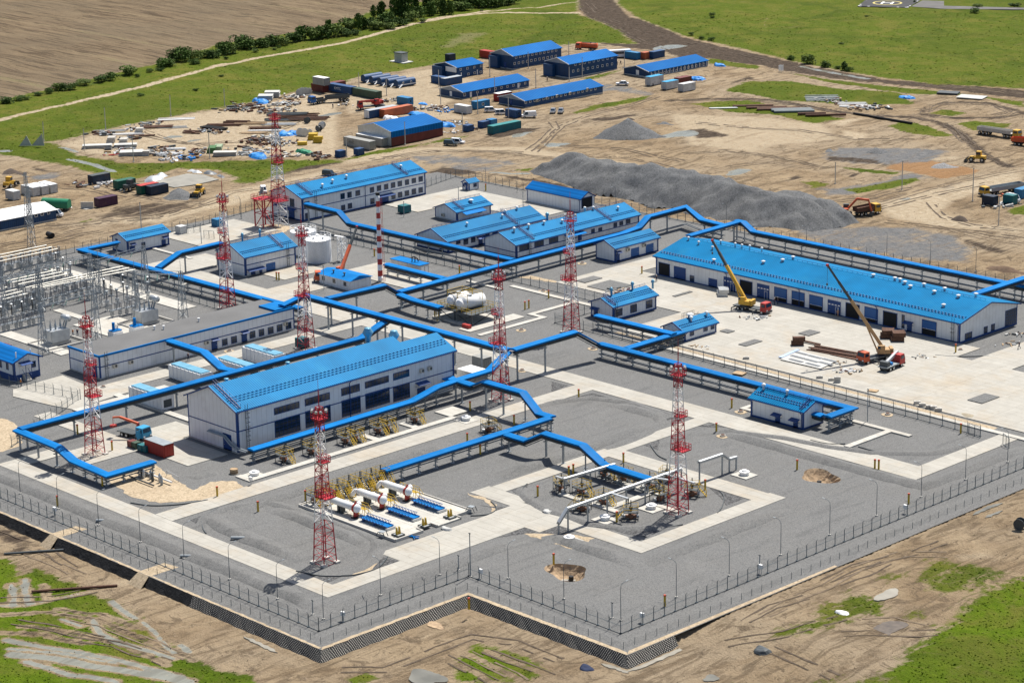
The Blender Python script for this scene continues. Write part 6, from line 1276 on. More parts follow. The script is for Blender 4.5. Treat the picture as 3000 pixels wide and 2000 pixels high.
def gantry(pa, pb, h, label):
 a, b_ = Vector(pa), Vector(pb); t = thing('line_gantry', label, 'gantry', a,0, 'switchyard gantries'); d = b_ - a
 for c in (Vector((0,0,0)), d): part('column', lattice(MB(),0, h,1.7,.6,9,.11,.06, c.x, c.y), M_grey, t)
 u = Vector((d.x, d.y,0)).normalized(); nrm = Vector((-u.y, u.x,0)) * .4; mb = MB(); n = max(4, int(d.length / 1.3))
 for o_, zz in ((nrm,0),(-nrm,0),(nrm * 0,.7)): mb.bar(o_ + Vector((0,0, h - .7 + zz)), d + o_ + Vector((0,0, h - .7 + zz)),.09)
 for i in range(n):
  p, q = d * (i / n), d * ((i + 1) / n); z = Vector((0,0, h - .7)); mb.bar(p + nrm + z, q - nrm + z,.05); mb.bar(p + nrm + z,(p + q) / 2 + z + Vector((0,0,.7)),.05); mb.bar(q - nrm + z,(p + q) / 2 + z + Vector((0,0,.7)),.05)
 part('beam', mb, M_grey, t)
 for k in (1,2,3): p = d * (k / 4) + Vector((0,0, h - .8)); s = Vector((-u.y, u.x,0)); s = s if s.y < 0 else -s; part('insulator_string', MB().tube(p, p + Vector((0,0,-1.2)) + s * .8,.1,8), mat('glass_green',(.3,.5,.42),.3), t)
 for c in (Vector((0,0,0)), d): part('spike', MB().tube(c + Vector((0,0, h)), c + Vector((0,0, h + 2.5)),.05,5), M_grey, t)
gantry(g(11,1390,1125), g(11,2010,930),11.5, 'grey lattice gantry nearest the control building'); gantry(g(11,1885,1300), g(4,1262,635),11.5, 'grey lattice gantry rising behind the far transformer'); gantry(g(12,600,360), g(12,1330,165),11.5, 'grey lattice gantry rising behind the near transformer'); gantry(g(11,560,1180) , g(11,1270,1010),11, 'grey lattice gantry in the middle of the switchyard'); gantry(g(11,60,1330), g(11,560,1190),10.5, 'grey lattice gantry at the left edge of the switchyard')
INS = lambda x, y, z0, z1, r=.13: MB().lathe([(r * (1.0 if k % 2 else .6), z0 + (z1 - z0) * k / 11) for k in range(12)],(x, y,0),8)
M_por = mat('grey_porcelain',(.2,.2,.21),.35); M_poldark = mat('dark_porcelain',(.03,.025,.025),.3)
def support(h): return cached(('ss', h), lambda: lattice(MB(),0, h,.5,.5,3,.07,.045).box(-.5,.5,-.5,.5,-.05,.2).mesh('support', M_grey))
M_bus = mat('bright_bus_tube',(.78,.75,.66),.4,.2)
BUS = [((0,405),(640,272)),((0,445),(715,297)),((0,495),(795,322)),((90,765),(770,615)),((165,785),(850,640)),((250,812),(925,668)),((350,857),(1690,560)),((440,862),(1775,584)),((520,866),(1860,608)),((-60,950),(225,880)),((-60,998),(305,907)),((-60,1045),(385,935)),((-60,890),(95,848))]
for i,(a, b_) in enumerate(BUS):
 p, q = g(11, *a,5.2), g(11, *b_,5.2); t = thing('busbar', 'bright bus tube on insulator posts, %s bar counted from the back of the switchyard' % ORD[i], 'busbar',(p.x, p.y,0),0, 'switchyard bus tubes'); d = q - p; d.z = 0
 part('tube', MB().tube((0,0,5.2),(d.x, d.y,5.2),.13,8), M_bus, t); n = max(1, round(d.length / 7))
 for k in range(n + 1):
  c = d * (k / n) * .98; o = link('support', support(2.7), t, Vector((c.x, c.y,0))); link('insulator', cached('bi', lambda: INS(0,0,2.7,5.1).mesh('insulator', M_por)), o)
def disco():
 t = thing('disconnector', '', 'disconnector')
 for x in (-1.1,1.1): part('support', lattice(MB(),0,1.7,.5,.5,2,.08,.05, x,0), M_grey, t)
 part('frame', MB().box(-1.6,1.6,-.5,.5,1.7,1.85), M_grey, t)
 for x in (-1.3,0,1.3): part('insulator', INS(x,.3,1.85,3.3), M_por, t); part('insulator', INS(x,-.3,1.85,3.3), M_por, t)
 for x in (-1.3,0,1.3): part('blade', MB().bar((x,-.7,3.35),(x,.7,3.35),.09), M_silver, t)
 part('footing', MB().box(-1.7,1.7,-.5,.5,-.05,.2), M_conc, t); return t
def ctpost():
 t = thing('instrument_transformer', '', 'instrument transformer'); part('support', lattice(MB(),0,2.0,.6,.5,2,.08,.05), M_grey, t); part('tank', MB().box(-.35,.35,-.35,.35,2.0,2.6), M_silver, t); part('insulator', INS(0,0,2.6,4.4,.22), M_por, t); part('head', MB().lathe([(.25,4.4),(.38,4.5),(.38,4.9),(.1,5)], n=10), M_grey, t); part('footing', MB().box(-.5,.5,-.5,.5,-.05,.2), M_conc, t); return t
def arrester():
 t = thing('surge_arrester', '', 'surge arrester'); part('pole', MB().tube((0,0,0),(0,0,2.4),.11,8), M_grey, t); part('insulator', INS(0,0,2.4,4.8,.16), M_poldark, t); part('cap', MB().lathe([(.2,4.8),(.35,4.85),(.1,5)], n=8), M_silver, t); return t
PD, PCT, PA = Proto(disco), Proto(ctpost), Proto(arrester)
rr = random.Random(3); cnt = 0
ROWS = [((60,640),(760,480),6, PD),((40,700),(700,560),6, PCT),((30,900),(900,720),7, PD),((140,1000),(980,800),6, PCT),((0,1180),(480,1080),4, PD),((650,1110),(1180,960),4, PD),((60,1290),(480,1190),4, PCT),((0,1480),(520,1360),4, PD),((30,1400),(460,1290),4, PA),((1480,1180),(2040,1050),5, PCT),((1540,1090),(2040,980),4, PA),((1600,1260),(1800,1220),2, PD),((960,900),(1240,840),3, PD),((780,640),(980,770),3, PA),((1440,1010),(1700,950),2, PA)]
KN = {PD: ('grey disconnector switch on lattice legs', 'disconnectors'), PCT: ('grey instrument transformer on a lattice pedestal', 'instrument transformers'), PA: ('slim surge arrester on a pole', 'surge arresters')}
for ri,(a, b_, n, pr) in enumerate(ROWS):
 for k in range(n):
  p = g(11, a[0] + (b_[0] - a[0]) * k / max(1, n - 1), a[1] + (b_[1] - a[1]) * k / max(1, n - 1)); pr.put(p, math.pi / 2 + (0 if pr is not PD else 0), '%s, one of the crowd inside the switchyard' % KN[pr][0], KN[pr][1])
def unit():
 t = thing('earthing_transformer', '', 'transformer'); part('tank', MB().box(-1.2,1.2,-.8,.8,.2,1.7), M_white, t); part('radiator', MB().box(-1.3,1.3,.82,1.1,.3,1.5).box(-1.3,1.3,-1.1,-.82,.3,1.5), M_white, t); part('lid', MB().box(-1.3,1.3,-.9,.9,1.7,1.85), M_rack, t); part('turret', MB().tube((-.4,0,1.85),(-.4,0,3.6),.34,12), M_rack, t); part('bushing', MB().tube((.5,.3,1.85),(.5,.3,2.9),.1,8).tube((.5,-.3,1.85),(.5,-.3,2.9),.1,8), M_grey, t); return t
PU = Proto(unit); PU.put(g(11,1590,1545),1.57, 'blue topped earthing transformer, nearer the mast', 'earthing transformers'); PU.put(g(11,1880,1480),1.57, 'blue topped earthing transformer, nearer the large transformer', 'earthing transformers')
for i,(k, x, y, h) in enumerate(((11,440,300,16),(1,200,1568,15))):
 t = thing('line_pylon',('grey lattice line tower by the dirt road', 'slim grey lattice tower in front of the white roof')[i], 'pylon', g(k, x, y)); part('lattice_shaft', lattice(MB(),0, h,1.6,.5,12,.11,.06), M_grey, t); part('crossarm', MB().bar((-1.6,0, h - 1),(1.6,0, h - 1),.12), M_grey, t)
# fences
def mesh_mat():
 mt = bpy.data.materials.new('wire_mesh'); n, b_, L = nodes(mt); b_.inputs['Base Color'].default_value = (.1,.13,.15,1); b_.inputs['Metallic'].default_value = .3; b_.inputs['Roughness'].default_value = .5
 tc = n.nodes.new('ShaderNodeTexCoord'); br = n.nodes.new('ShaderNodeTexBrick'); br.offset = 0; br.inputs['Scale'].default_value = 1; br.inputs['Brick Width'].default_value = .05; br.inputs['Row Height'].default_value = .2; br.inputs['Mortar Size'].default_value = .0022; br.inputs['Mortar Smooth'].default_value = 0
 L.new(tc.outputs['UV'], br.inputs['Vector']); tr = n.nodes.new('ShaderNodeBsdfTransparent'); mx = n.nodes.new('ShaderNodeMixShader'); L.new(br.outputs['Fac'], mx.inputs[0]); L.new(tr.outputs[0], mx.inputs[1]); L.new(b_.outputs[0], mx.inputs[2]); L.new(mx.outputs[0], n.nodes['Material Output'].inputs[0]); return mt
M_mesh = mesh_mat(); M_fpost = mat('fence_post_grey',(.1,.13,.15),.55,.2)
def fence(label, a, b_, h=2.2, sp=2.5, wire=True, foot=True, group='wire mesh fences', low=False):
 a, b_ = Vector((*a[:2],0)), Vector((*b_[:2],0)); d = b_ - a; t = thing('mesh_fence', label, 'fence', a,0, group); n = min(100, max(1, round(d.length / sp))); u = d.normalized(); nrm = Vector((-u.y, u.x,0))
 pm = cached(('fp', h, low), lambda: (MB().box(-.03,.03,-.03,.03,0, h) if low else MB().box(-.045,.045,-.045,.045,0, h).bar((0,0, h),(0,-.3, h + .4),.045).box(-.17,.17,-.17,.17,0,.15)).mesh('post', M_fpost)); rz = math.atan2(u.y, u.x)
 for i in range(n + 1): p = d * (i / n); link('post', pm, t, p, rz)
 z = 1.0 if low else h
 mb = MB().add([(0,0,.1), d + Vector((0,0,.1)), d + Vector((0,0, z)),(0,0, z)], [(0,1,2,3)]); o = part('mesh_panel', mb, M_mesh, t); ul = o.data.uv_layers.new(name='uv'); L_ = d.length
 for i, uv in enumerate(((0,0),(L_,0),(L_, z),(0, z))): ul.data[i].uv = uv
 if not low:
  part('top_rail', MB().bar((0,0, h * .62), d + Vector((0,0, h * .62)),.05), M_fpost, t)
  part('footing_and_shadow_strip', MB().box(-.001,.001,-.001,.001,0,.01).bar((0,0,.04), d + Vector((0,0,.04)),.14,.1), M_dark, t)
 return t
fence('tall wire fence along the front-left side above the embankment',(-420,222.9),(-277.1,222.9), sp=2.5); fence('tall wire fence from the front corner to the inner notch',(-277.1,222.9),(-277.1,255), sp=2.5); fence('tall wire fence from the notch to the second front corner',(-277.1,255),(-242.3,254.6), sp=2.5); fence('tall wire fence running away along the right side',(-242.3,254.6),(-242.3,395), sp=2.5)
lowg = 'low warning fences'
fence('low post fence at the embankment lip, front-left side',(-420,219.9),(-273,219.9), h=1.2, low=True, group=lowg); fence('low post fence at the embankment lip, front corner to notch',(-273,219.9),(-273,250.8), h=1.2, low=True, group=lowg); fence('low post fence at the embankment lip along the notch',(-273,250.8),(-237.9,250.6), h=1.2, low=True, group=lowg); fence('low post fence along the right edge of the gravel',(-237.9,250.6),(-237.7,395), h=1.2, low=True, group=lowg)
fence('inner wire fence between the gravel and the sand trench of the paved yard',(-340.6,374.6),(-259,372.3), sp=3); fence('inner wire fence beside the small heating building',(-376.2,374.4),(-340.6,374.6), sp=3); fence('inner wire fence in front of the boiler house',(-376.2,374.4),(-376.4,393.6), sp=3); fence('inner wire fence past the drum yard',(-376.4,393.6),(-404,394), sp=3); fence('inner wire fence in front of the workshops',(-404,394),(-472,392.3), sp=3); fence('inner wire fence beside the office rack',(-472,392.3),(-487,392.4), sp=3)
fence('wire fence between the switchyard and the blue rack',(-512,331.5),(-420,329.5), sp=3); fence('wire fence along the switchyard back to the dirt road',(-514,334),(-514,380), sp=2.5); fence('back wire fence behind the dish tower',(-514,380),(-518.5,402), sp=2.5); fence('back wire fence by the guard booth',(-504,451),(-508,466), sp=2.5); fence('back wire fence below the grey stone ridge',(-508,466),(-421,468), sp=2.7); fence('back wire fence behind the long garage',(-421,468),(-236,472), sp=2.7)
fence('wire fence at the left corner by the sand patch',(-406.8,266.8),(-391,240.6), sp=2.5); fence('wire fence beside the operator cabin',(-428,262),(-407,267.5), sp=2.5)
def gate(p, rz, label):
 t = thing('gate', label, 'gate', p, rz, 'steel gates'); mb = MB()
 for x in (0,1.6,3.2): mb.bar((x,0,0),(x,0,2.2),.09)
 for z in (.1,2.2): mb.bar((0,0, z),(3.2,0, z),.08)
 part('frame', mb, M_fpost, t); o = part('mesh_panel', MB().add([(0,0,.1),(3.2,0,.1),(3.2,0,2.2),(0,0,2.2)], [(0,1,2,3)]), M_mesh, t); ul = o.data.uv_layers.new(name='uv')
 for i, uv in enumerate(((0,0),(3.2,0),(3.2,2.1),(0,2.1))): ul.data[i].uv = uv
for k, x, y, rz, l in ((6,1970,1420,-.2, 'grey mesh gate where the inner fence meets the yard corner'),(6,2205,1490,-.6, 'open grey mesh gate at the right road end'),(13,240,590,1.2, 'grey mesh gate leaf near the blue and white cabinet'),(13,460,650,.3, 'grey mesh gate leaf near the tall grey pole')): gate(g(k, x, y), rz, l)
# lamp posts, poles, markers, cameras
def lamp():
 t = thing('lamp_post', '', 'lamp post'); part('pole', MB().tube((0,0,0),(0,0,5.2),.06,7,.045).path([(0,0,5.2),(0,.05,5.9),(0,.5,6.25),(0,1.3,6.35)],.035,6), M_fpost, t); part('lamp_head', MB().bar((0,1.2,6.35),(0,1.75,6.4),.13,.07), M_grey, t); part('footing', MB().box(-.2,.2,-.2,.2,-.05,.2), M_conc, t); return t
PL = Proto(lamp); LG = 'fence line lamp posts'
for i,(k, x, y) in enumerate([(7,140,265),(7,402,372),(7,680,484),(7,968,600),(7,1268,712),(7,1582,856),(7,1912,990),(7,2228,1130)]): PL.put(g(k, x, y),0, 'grey curved lamp post along the front-left fence, %s from the left edge' % ORD[i], LG)
for i,(k, x, y) in enumerate([(8,272,965),(8,680,825)]): PL.put(g(k, x, y), math.pi / 2, 'grey curved lamp post before the inner notch, %s from the front corner' % ORD[i], LG)
for i,(k, x, y) in enumerate([(8,1150,850),(8,1533,990),(8,1925,1140)]): PL.put(g(k, x, y),0, 'grey curved lamp post between the notch and the second corner, %s from the notch' % ORD[i], LG)
for i,(k, x, y) in enumerate([(8,2307,980),(9,320,830),(9,675,688),(9,1012,550),(9,1335,418),(9,1642,290),(9,1947,170),(9,2237,50)]): PL.put(g(k, x, y), math.pi / 2, 'grey curved lamp post along the right fence, %s from the front' % ORD[i], LG)
for i,(k, x, y) in enumerate([(2,1212,1325),(2,1432,1375),(2,995,1285),(2,1890,1440),(2,2140,1500),(3,300,1560),(6,850,150),(6,1405,200),(6,2018,305),(1,1665,1520),(13,965,380),(6,1705,260)]): PL.put(g(k, x, y), math.pi, 'grey curved lamp post along the back fence, %s from the left' % ORD[i], 'back fence lamp posts')
def pole(p, h, label, group='bare poles', m=None, r=.13):
 t = thing('pole', label, 'pole', p,0, group); part('shaft', MB().tube((0,0,0),(0,0, h), r,8, r * .8), m or M_grey, t); part('cap', MB().box(-.2,.2,-.06,.06, h - .1, h + .05), M_dark, t); part('footing', MB().box(-.22,.22,-.22,.22,-.05,.12), M_conc, t)
for k, x, y, h, l in ((8,890,835,7.6, 'thin grey pole at the inner notch of the front fence'),(6,1272,1340,6.8, 'grey pole right of the valve building'),(4,2232,430,6, 'grey floodlight pole before the orange crane'),(4,1388,115,5.5, 'tall grey pole by the gate leaf near the control building'),(2,808,1400,4.5, 'grey pole by the guard booth'),(2,1252,1435,4.5, 'grey pole left of the open shed'),(2,432,1495,4.2, 'grey pole before the office door'),(7,2155,1095,2.4, 'short camera pole at the front corner'),(8,808,790,2.6, 'short camera pole before the notch'),(8,1865,1120,2.6, 'short camera pole near the second corner'),(9,530,750,1.6, 'short camera pole by the first fence box')): pole(g(k, x, y), h, l, r=.1)
def marker():
 t = thing('marker_post', '', 'marker post'); part('post', MB().box(-.13,.13,-.13,.13,0,1.75), M_yel, t); part('top_cap', MB().box(-.16,.16,-.16,.16,1.75,2.0), mat('marker_red',(.6,.09,.04),.5), t); return t
PK = Proto(marker)
for (k, x, y), l in (((8,1463,752), 'beside the front pit'),((9,788,100), 'beside the rear pit'),((9,155,238), 'inside the ring by its right kerb'),((9,1323,97), 'left of a pair at the right road bend'),((9,1350,100), 'right of a pair at the right road bend'),((9,1556,335), 'by the right fence camera'),((8,2228,1040), 'just inside the second front corner'),((8,880,1060), 'outside the fence at the embankment notch'),((8,1353,282), 'at the left kerb of the ring'),((8,1897,460), 'between a well cap and a valve platform'),((8,1567,145), 'left of a pair under the grey pipe run'),((8,1598,130), 'right of a pair under the grey pipe run'),((8,1943,52), 'behind the blue canopy in the ring'),((7,1778,388), 'on the gravel island left of the vessel pad'),((15,212,545), 'at the left corner of the vessel pad'),((7,1497,285), 'at the edge of the sand heap'),((7,706,212), 'under the low front-left rack'),((7,397,350), 'by the first front-left fence box'),((5,887,1260), 'beside the middle mast'),((5,1635,1175), 'at the middle road junction'),((5,868,1480), 'left of a low rack near the tanks'),((5,957,1560), 'under the low rack near the tanks'),((5,1190,1355), 'beside the middle road pipes'),((5,1265,565), 'left of the pair on the drum yard'),((5,1292,555), 'right of the pair on the drum yard'),((5,1428,487), 'on the drum yard path'),((5,228,198), 'near the chimney stack'),((5,814,315), 'behind the long middle rack'),((5,645,625), 'by the drum stair'),((5,2070,320), 'in the gravel corner before the garage'),((6,338,1240), 'left of the valve building'),((6,232,1410), 'on the gravel island below the valve building'),((6,1880,862), 'at the garage corner'),((6,1915,1415), 'by the gate of the inner fence'),((4,1905,360), 'left of a pair before the pump house'),((4,1922,362), 'right of a pair before the pump house'),((4,535,1420), 'near the left mast'),((4,2277,600), 'under the high rack by the flat-roofed block'),((2,995,1315), 'beside the guard booth'),((4,773,1535), 'before the red container')):
 PK.put(g(k, x, y),0, 'yellow marker post with red top %s' % l, 'yellow marker posts')
def fbox():
 t = thing('fence_cabinet', '', 'cabinet'); part('legs_frame', MB().bar((-.2,0,0),(-.2,0,1.2),.06).bar((.2,0,0),(.2,0,1.2),.06), M_grey, t); part('box', MB().box(-.35,.35,-.2,.2,.9,1.6), M_white, t); return t
PB = Proto(fbox)
for (k, x, y), l in (((8,960,845), 'at the inner notch'),((8,2072,1150), 'just past the second front corner'),((9,537,815), 'on the right fence, first'),((9,1533,400), 'on the right fence, second'),((7,378,415), 'on the front-left fence'),((8,12,1140), 'near the front corner'),((7,1728,205), 'on the path corner by the road')): PB.put(g(k, x, y),0, 'white cabinet on a small stand %s' % l, 'fence cabinets')
def manhole():
 t = thing('manhole', '', 'manhole'); part('ring', MB().lathe([(.55,0),(.55,.35),(.42,.35),(.42,.1)], n=14), M_conc, t); part('cover', MB().lathe([(.4,.2),(.4,.42),(.05,.45)], n=14), M_rust, t); part('sand_ring', MB().prism(blob(0,0,1.2,16,3),0,.07), M_sand, t); return t
PMH = Proto(manhole)
for (k, x, y), l in (((4,712,1100), 'before the flat-roofed block'),((4,1580,852), 'at the flat-roofed block door path'),((5,1240,708), 'on the drum yard'),((5,1735,835), 'before the low inner rack'),((5,1660,248), 'left of the tool shed'),((5,1390,440), 'near the drum yard corner'),((6,400,1270), 'left of the valve building'),((6,276,1437), 'on the island below the valve building'),((6,1913,845), 'at the garage corner'),((6,1412,1288), 'inside the inner fence'),((5,1245,985), 'under the peaked rack')): PMH.put(g(k, x, y),0, 'small round manhole %s' % l, 'manholes')
# vehicles
def wheel(t, x, y, r=.5, w_=.32):
 o = link('wheel', cached(('wh', r, w_), lambda: MB().tube((0,-w_ / 2,0),(0, w_ / 2,0), r,14).mesh('wheel', M_black, False)), t, Vector((x, y, r)))
 link('rim', cached(('rm', r, w_), lambda: MB().tube((0,-w_ / 2 - .015,0),(0, w_ / 2 + .015,0), r * .52,10).mesh('rim', M_silver)), o)
def cab(t, x0, x1, m, z0=.75, z1=2.75, w_=1.2):
 part('cab', MB().add([(x0,-w_, z0),(x1,-w_, z0),(x1 + .05,-w_, z0 + .95),(x1 - .22,-w_ + .1, z1),(x0,-w_ + .1, z1),(x0, w_, z0),(x1, w_, z0),(x1 + .05, w_, z0 + .95),(x1 - .22, w_ - .1, z1),(x0, w_ - .1, z1)],
  [(4,3,2,1,0),(5,6,7,8,9),(1,2,7,6),(2,3,8,7),(3,4,9,8),(4,0,5,9),(0,1,6,5)]), m, t)
 part('windscreen', MB().add([(x1 + .05,-w_ + .16, z0 + 1.05),(x1 + .05, w_ - .16, z0 + 1.05),(x1 - .16, w_ - .24, z1 - .18),(x1 - .16,-w_ + .24, z1 - .18)], [(0,1,2,3)]), M_glass, t)
 for s in (-1,1): part('side_window', MB().box(x0 + .35, x1 - .35, s * (w_ + .0) - .02, s * (w_ - .02) + .02, z0 + 1.05, z1 - .35), M_glass, t)
 part('bumper', MB().box(x1 - .1, x1 + .2,-w_, w_, z0 - .3, z0 + .1), M_dark, t)
 for s in (-.85,.85): part('headlight', MB().box(x1 + .05, x1 + .12, s - .2, s + .2, z0 + .2, z0 + .42), M_white, t)
def chassis(t, L, axles, r=.52):
 part('chassis', MB().box(-L / 2, L / 2 - .2,-.45,.45,.65,.95), M_dark, t)
 for x in axles:
  for s in (-1,1): wheel(t, x, s * 1.0, r,.36)
def crane_truck(name, label, k, rear, front, cm, bm, tipm, target, blen, folded=False, cat='crane truck'):
 a, b_ = g(k, *rear), g(k, *front); mid = (a + b_) / 2; rz = math.atan2(b_.y - a.y, b_.x - a.x); t = thing(name, label, cat, mid, rz); L = 9.0
 chassis(t, L,(-3.2,-2.0,3.3)); cab(t,2.9,4.5, cm); part('deck', MB().box(-4.6,2.7,-1.2,1.2,.95,1.15), M_dark, t); part('turntable', MB().lathe([(.9,1.15),(.9,1.5)],(-1.9,0,0),16), M_dark, t)
 inv = Matrix.Rotation(-rz,3, 'Z'); tg = inv @ (Vector(target) - mid); piv = Vector((-1.9,0,2.5)); d = (tg - piv).normalized(); rzs = math.atan2(d.y, d.x)
 o = link('superstructure', MB().cbox((-.3,0,.5),(3.2,2.3,.9)).cbox((.5,.85,1.2),(1.5,.75,1.3)).cbox((-1.7,0,.6),(.7,2.3,1.2)).mesh('superstructure', bm), t, Vector((-1.9,0,1.5)), rzs)
 part('cab_window', MB().cbox((1.0,.85,1.45),(.55,.77,.6)), M_glass, o)
 end = piv + d * blen; q1 = piv + d * blen * .58
 part('boom', MB().bar(piv, q1,.62,.72), bm, t); part('boom_extension', MB().bar(q1, piv + d * blen * .8,.5,.58).bar(piv + d * blen * .8, end,.4,.46), tipm, t); part('boom_head', MB().cbox(end,(.5,.5,.5)), M_red2 if tipm is M_dark else M_dark, t)
 part('lift_ram', MB().tube(Vector((-1.9,0,1.9)) + Vector((d.x, d.y,0)).normalized() * 1.2, piv + d * blen * .35,.16,8), bm, t)
 part('hook_cable', MB().tube(end, end + Vector((0,0,-blen * (.18 if not folded else .04))),.035,5), M_dark, t)
 e = end + Vector((0,0,-blen * (.18 if not folded else .04))); part('hook', MB().lathe([(.05,-.5),(.2,-.35),(.2,0),(.05,.1)], e,8), M_dark, t)
 if not folded:
  for x in (-4.0,1.8):
   for s in (-1,1): part('outrigger', MB().bar((x,0,.85),(x, s * 2.6,.85),.22).bar((x, s * 2.6,.9),(x, s * 2.6,.08),.16).box(x - .35, x + .35, s * 2.6 - .35, s * 2.6 + .35,0,.1), M_dark, t)
 return t
def boomend(k, x, y, depth):
 """point on the picked ray at the given horizontal distance from the viewpoint (end of a boom)"""
 D = ray(k, x, y); t_ = depth / math.hypot(D.x, D.y); return Vector((D.x * t_, D.y * t_, CAM_H + D.z * t_))
def hd(p): return math.hypot(p.x, p.y)
M_cy = mat('crane_yellow',(.55,.32,.03),.55, dirt=MUD); M_tan = mat('crane_tan',(.45,.28,.13),.55, dirt=MUD)
P_ = g(6,440,560); crane_truck('crane_truck', 'mobile crane with yellow boom and red cab in the garage yard',6,(360,555),(600,600), M_red2, M_cy, M_dark, boomend(6,290,240, hd(P_) + 1),15.5)
P_ = g(6,1330,900); crane_truck('crane_truck', 'mobile crane with tan boom, dark tip and orange cab left-facing in the garage yard',6,(1430,895),(1235,940), M_orange, M_tan, M_dark, boomend(6,1078,378, hd(P_) - 2),22)
P_ = g(13,2250,1200); crane_truck('crane_truck', 'orange mobile crane with raised boom next to the white tanks',13,(2440,1230),(2030,1250), M_orange, M_orange, M_dark, boomend(5,70,95, hd(P_) + 3),13)
P_ = g(2,200,745); crane_truck('crane_truck', 'small red mobile crane with lowered boom in the camp yard',2,(280,745),(130,755), M_red2, M_red2, M_red2, g(2,95,700,3.4),7.5, True)
def loader_truck():
 a, b_ = g(12,1700,1470), g(12,2000,1545); mid = (a + b_) / 2; rz = math.atan2(b_.y - a.y, b_.x - a.x); t = thing('loader_crane_truck', 'light blue truck with a small red folding crane behind its cab', 'crane truck', mid, rz)
 chassis(t,7.2,(-2.3,-1.1,2.4)); cab(t,1.6,3.6, M_sky,.7,2.7); part('flatbed', MB().box(-3.6,.9,-1.2,1.2,.95,1.12), M_dark, t); part('crane_column', MB().bar((1.2,0,1),(1.2,0,3.3),.45), M_red2, t); part('crane_arm', MB().bar((1.2,0,3.1),(-2.2,-1.5,4.2),.42).bar((-2.2,-1.5,4.2),(-3.4,-2.2,4.1),.3), M_orange, t); part('crane_hook', MB().bar((-3.4,-2.2,4.1),(-3.4,-2.2,2.6),.08).box(-3.9,-2.9,-2.7,-1.7,2.2,2.6), M_red2, t)
 part('open_door', MB().bar((3.1,-1.3,1.6),(3.0,-2.2,1.6),.08,1.7), M_sky, t)
loader_truck()
def lorry(name, label, k, rear, front, cm, body, L=7.6, bodym=None, cat='truck', group=None):
 a, b_ = g(k, *rear), g(k, *front); mid = (a + b_) / 2; mid.z = gz(mid.x, mid.y) + .03; rz = math.atan2(b_.y - a.y, b_.x - a.x); t = thing(name, label, cat, mid, rz, group); bm = bodym or M_dark; h = L / 2
 chassis(t, L,(-h + 1.3,-h + 2.6, h - 1.3)); cab(t, h - 2.0, h - .1, cm)
 if body == 'tipper': part('tipper_body', MB().add([(-h,-1.1,1.2),(h - 2.3,-1.1,1.2),(h - 2.2,-1.25,2.7),(-h - .1,-1.25,2.4),(-h,1.1,1.2),(h - 2.3,1.1,1.2),(h - 2.2,1.25,2.7),(-h - .1,1.25,2.4),(-h + .1,-1.1,1.9),(h - 2.4,-1.1,2.1),(h - 2.4,1.1,2.1),(-h + .1,1.1,1.9)], [(0,1,2,3),(7,6,5,4),(0,3,7,4),(1,5,6,2),(0,4,5,1),(8,9,10,11),(3,2,9,8),(6,7,11,10),(2,6,10,9),(7,3,8,11)]), bm, t)
 elif body == 'tank': part('tank_body', MB().tube((-h,0,1.85),(h - 2.3,0,1.85),.95,18), bm, t, True); part('tank_hatch', MB().tube((-h * .4,0,2.7),(-h * .4,0,3.0),.35,12).bar((-h + .3,0,2.85),(h - 2.5,0,2.85),.5,.06), M_dark, t)
 elif body == 'flat': part('flatbed', MB().box(-h, h - 2.3,-1.2,1.2,.95,1.2).box(-h, h - 2.3,-1.25,-1.19,1.2,1.75).box(-h, h - 2.3,1.19,1.25,1.2,1.75), bm, t)
 elif body == 'semi':
  part('trailer_body', MB().box(-h - 8.5, h - 2.6,-1.25,1.25,1.25,1.45).box(-h - 8.5, h - 2.6,-1.25,-1.18,1.45,2.35).box(-h - 8.5, h - 2.6,1.18,1.25,1.45,2.35).box(-h - 8.5,-h - 8.42,-1.18,1.18,1.45,2.35), bm, t); part('trailer_chassis', MB().box(-h - 8.3, h - 3.5,-.4,.4,.95,1.24), M_dark, t)
  for x in (-h - 7.6,-h - 6.3,-h - 5.0):
   for s in (-1,1): wheel(t, x, s,.52,.36)
 elif body == 'gear':
  part('flatbed', MB().box(-h, h - 2.3,-1.2,1.2,.95,1.2), bm, t); part('drill_mast', MB().bar((-h + .6,.1,1.4),(h - .6,.4,3.0),.55), M_silver, t); part('equipment', MB().cbox((-h + .8,0,1.7),(1.1,2,1.0)).cbox((-h + 2.6,.5,1.5),(1.0,1,.7)), M_dark, t); part('drum', MB().tube((-h + 2.4,-.9,1.5),(-h + 2.4,-.2,1.5),.35,12), M_tarp, t)
 return t
lorry('drill_truck', 'grey truck with slanting mast and red cab beside the tan crane',6,(1385,995),(1490,950), M_red2, 'gear',7.0, M_grey)
lorry('dump_truck', 'orange dump truck being loaded by the excavator',3,(1200,1490),(1340,1470), M_cy, 'tipper',7.6, M_rust)
lorry('tank_truck', 'bright orange tank truck parked behind the camp',2,(1745,350),(1635,345), M_orange, 'tank',8.4, M_orange)
lorry('flatbed_truck', 'yellow truck with a long grey trailer on the right dirt road',3,(2160,1335),(2070,1350), M_cy, 'semi',6.2, M_grey)
lorry('flatbed_truck', 'yellow truck with a long rusty trailer below the right grass oval',20,(640,160),(745,175), M_cy, 'semi',6.2, M_conc)
lorry('dump_truck', 'orange tipper truck cut by the right picture edge',20,(740,225),(850,235), M_orange, 'tipper',7.8, M_orange)
lorry('tractor_truck', 'dark blue truck tractor in the camp yard',18,(340,570),(130,600), M_blue2, 'flat',6.4, M_dark)
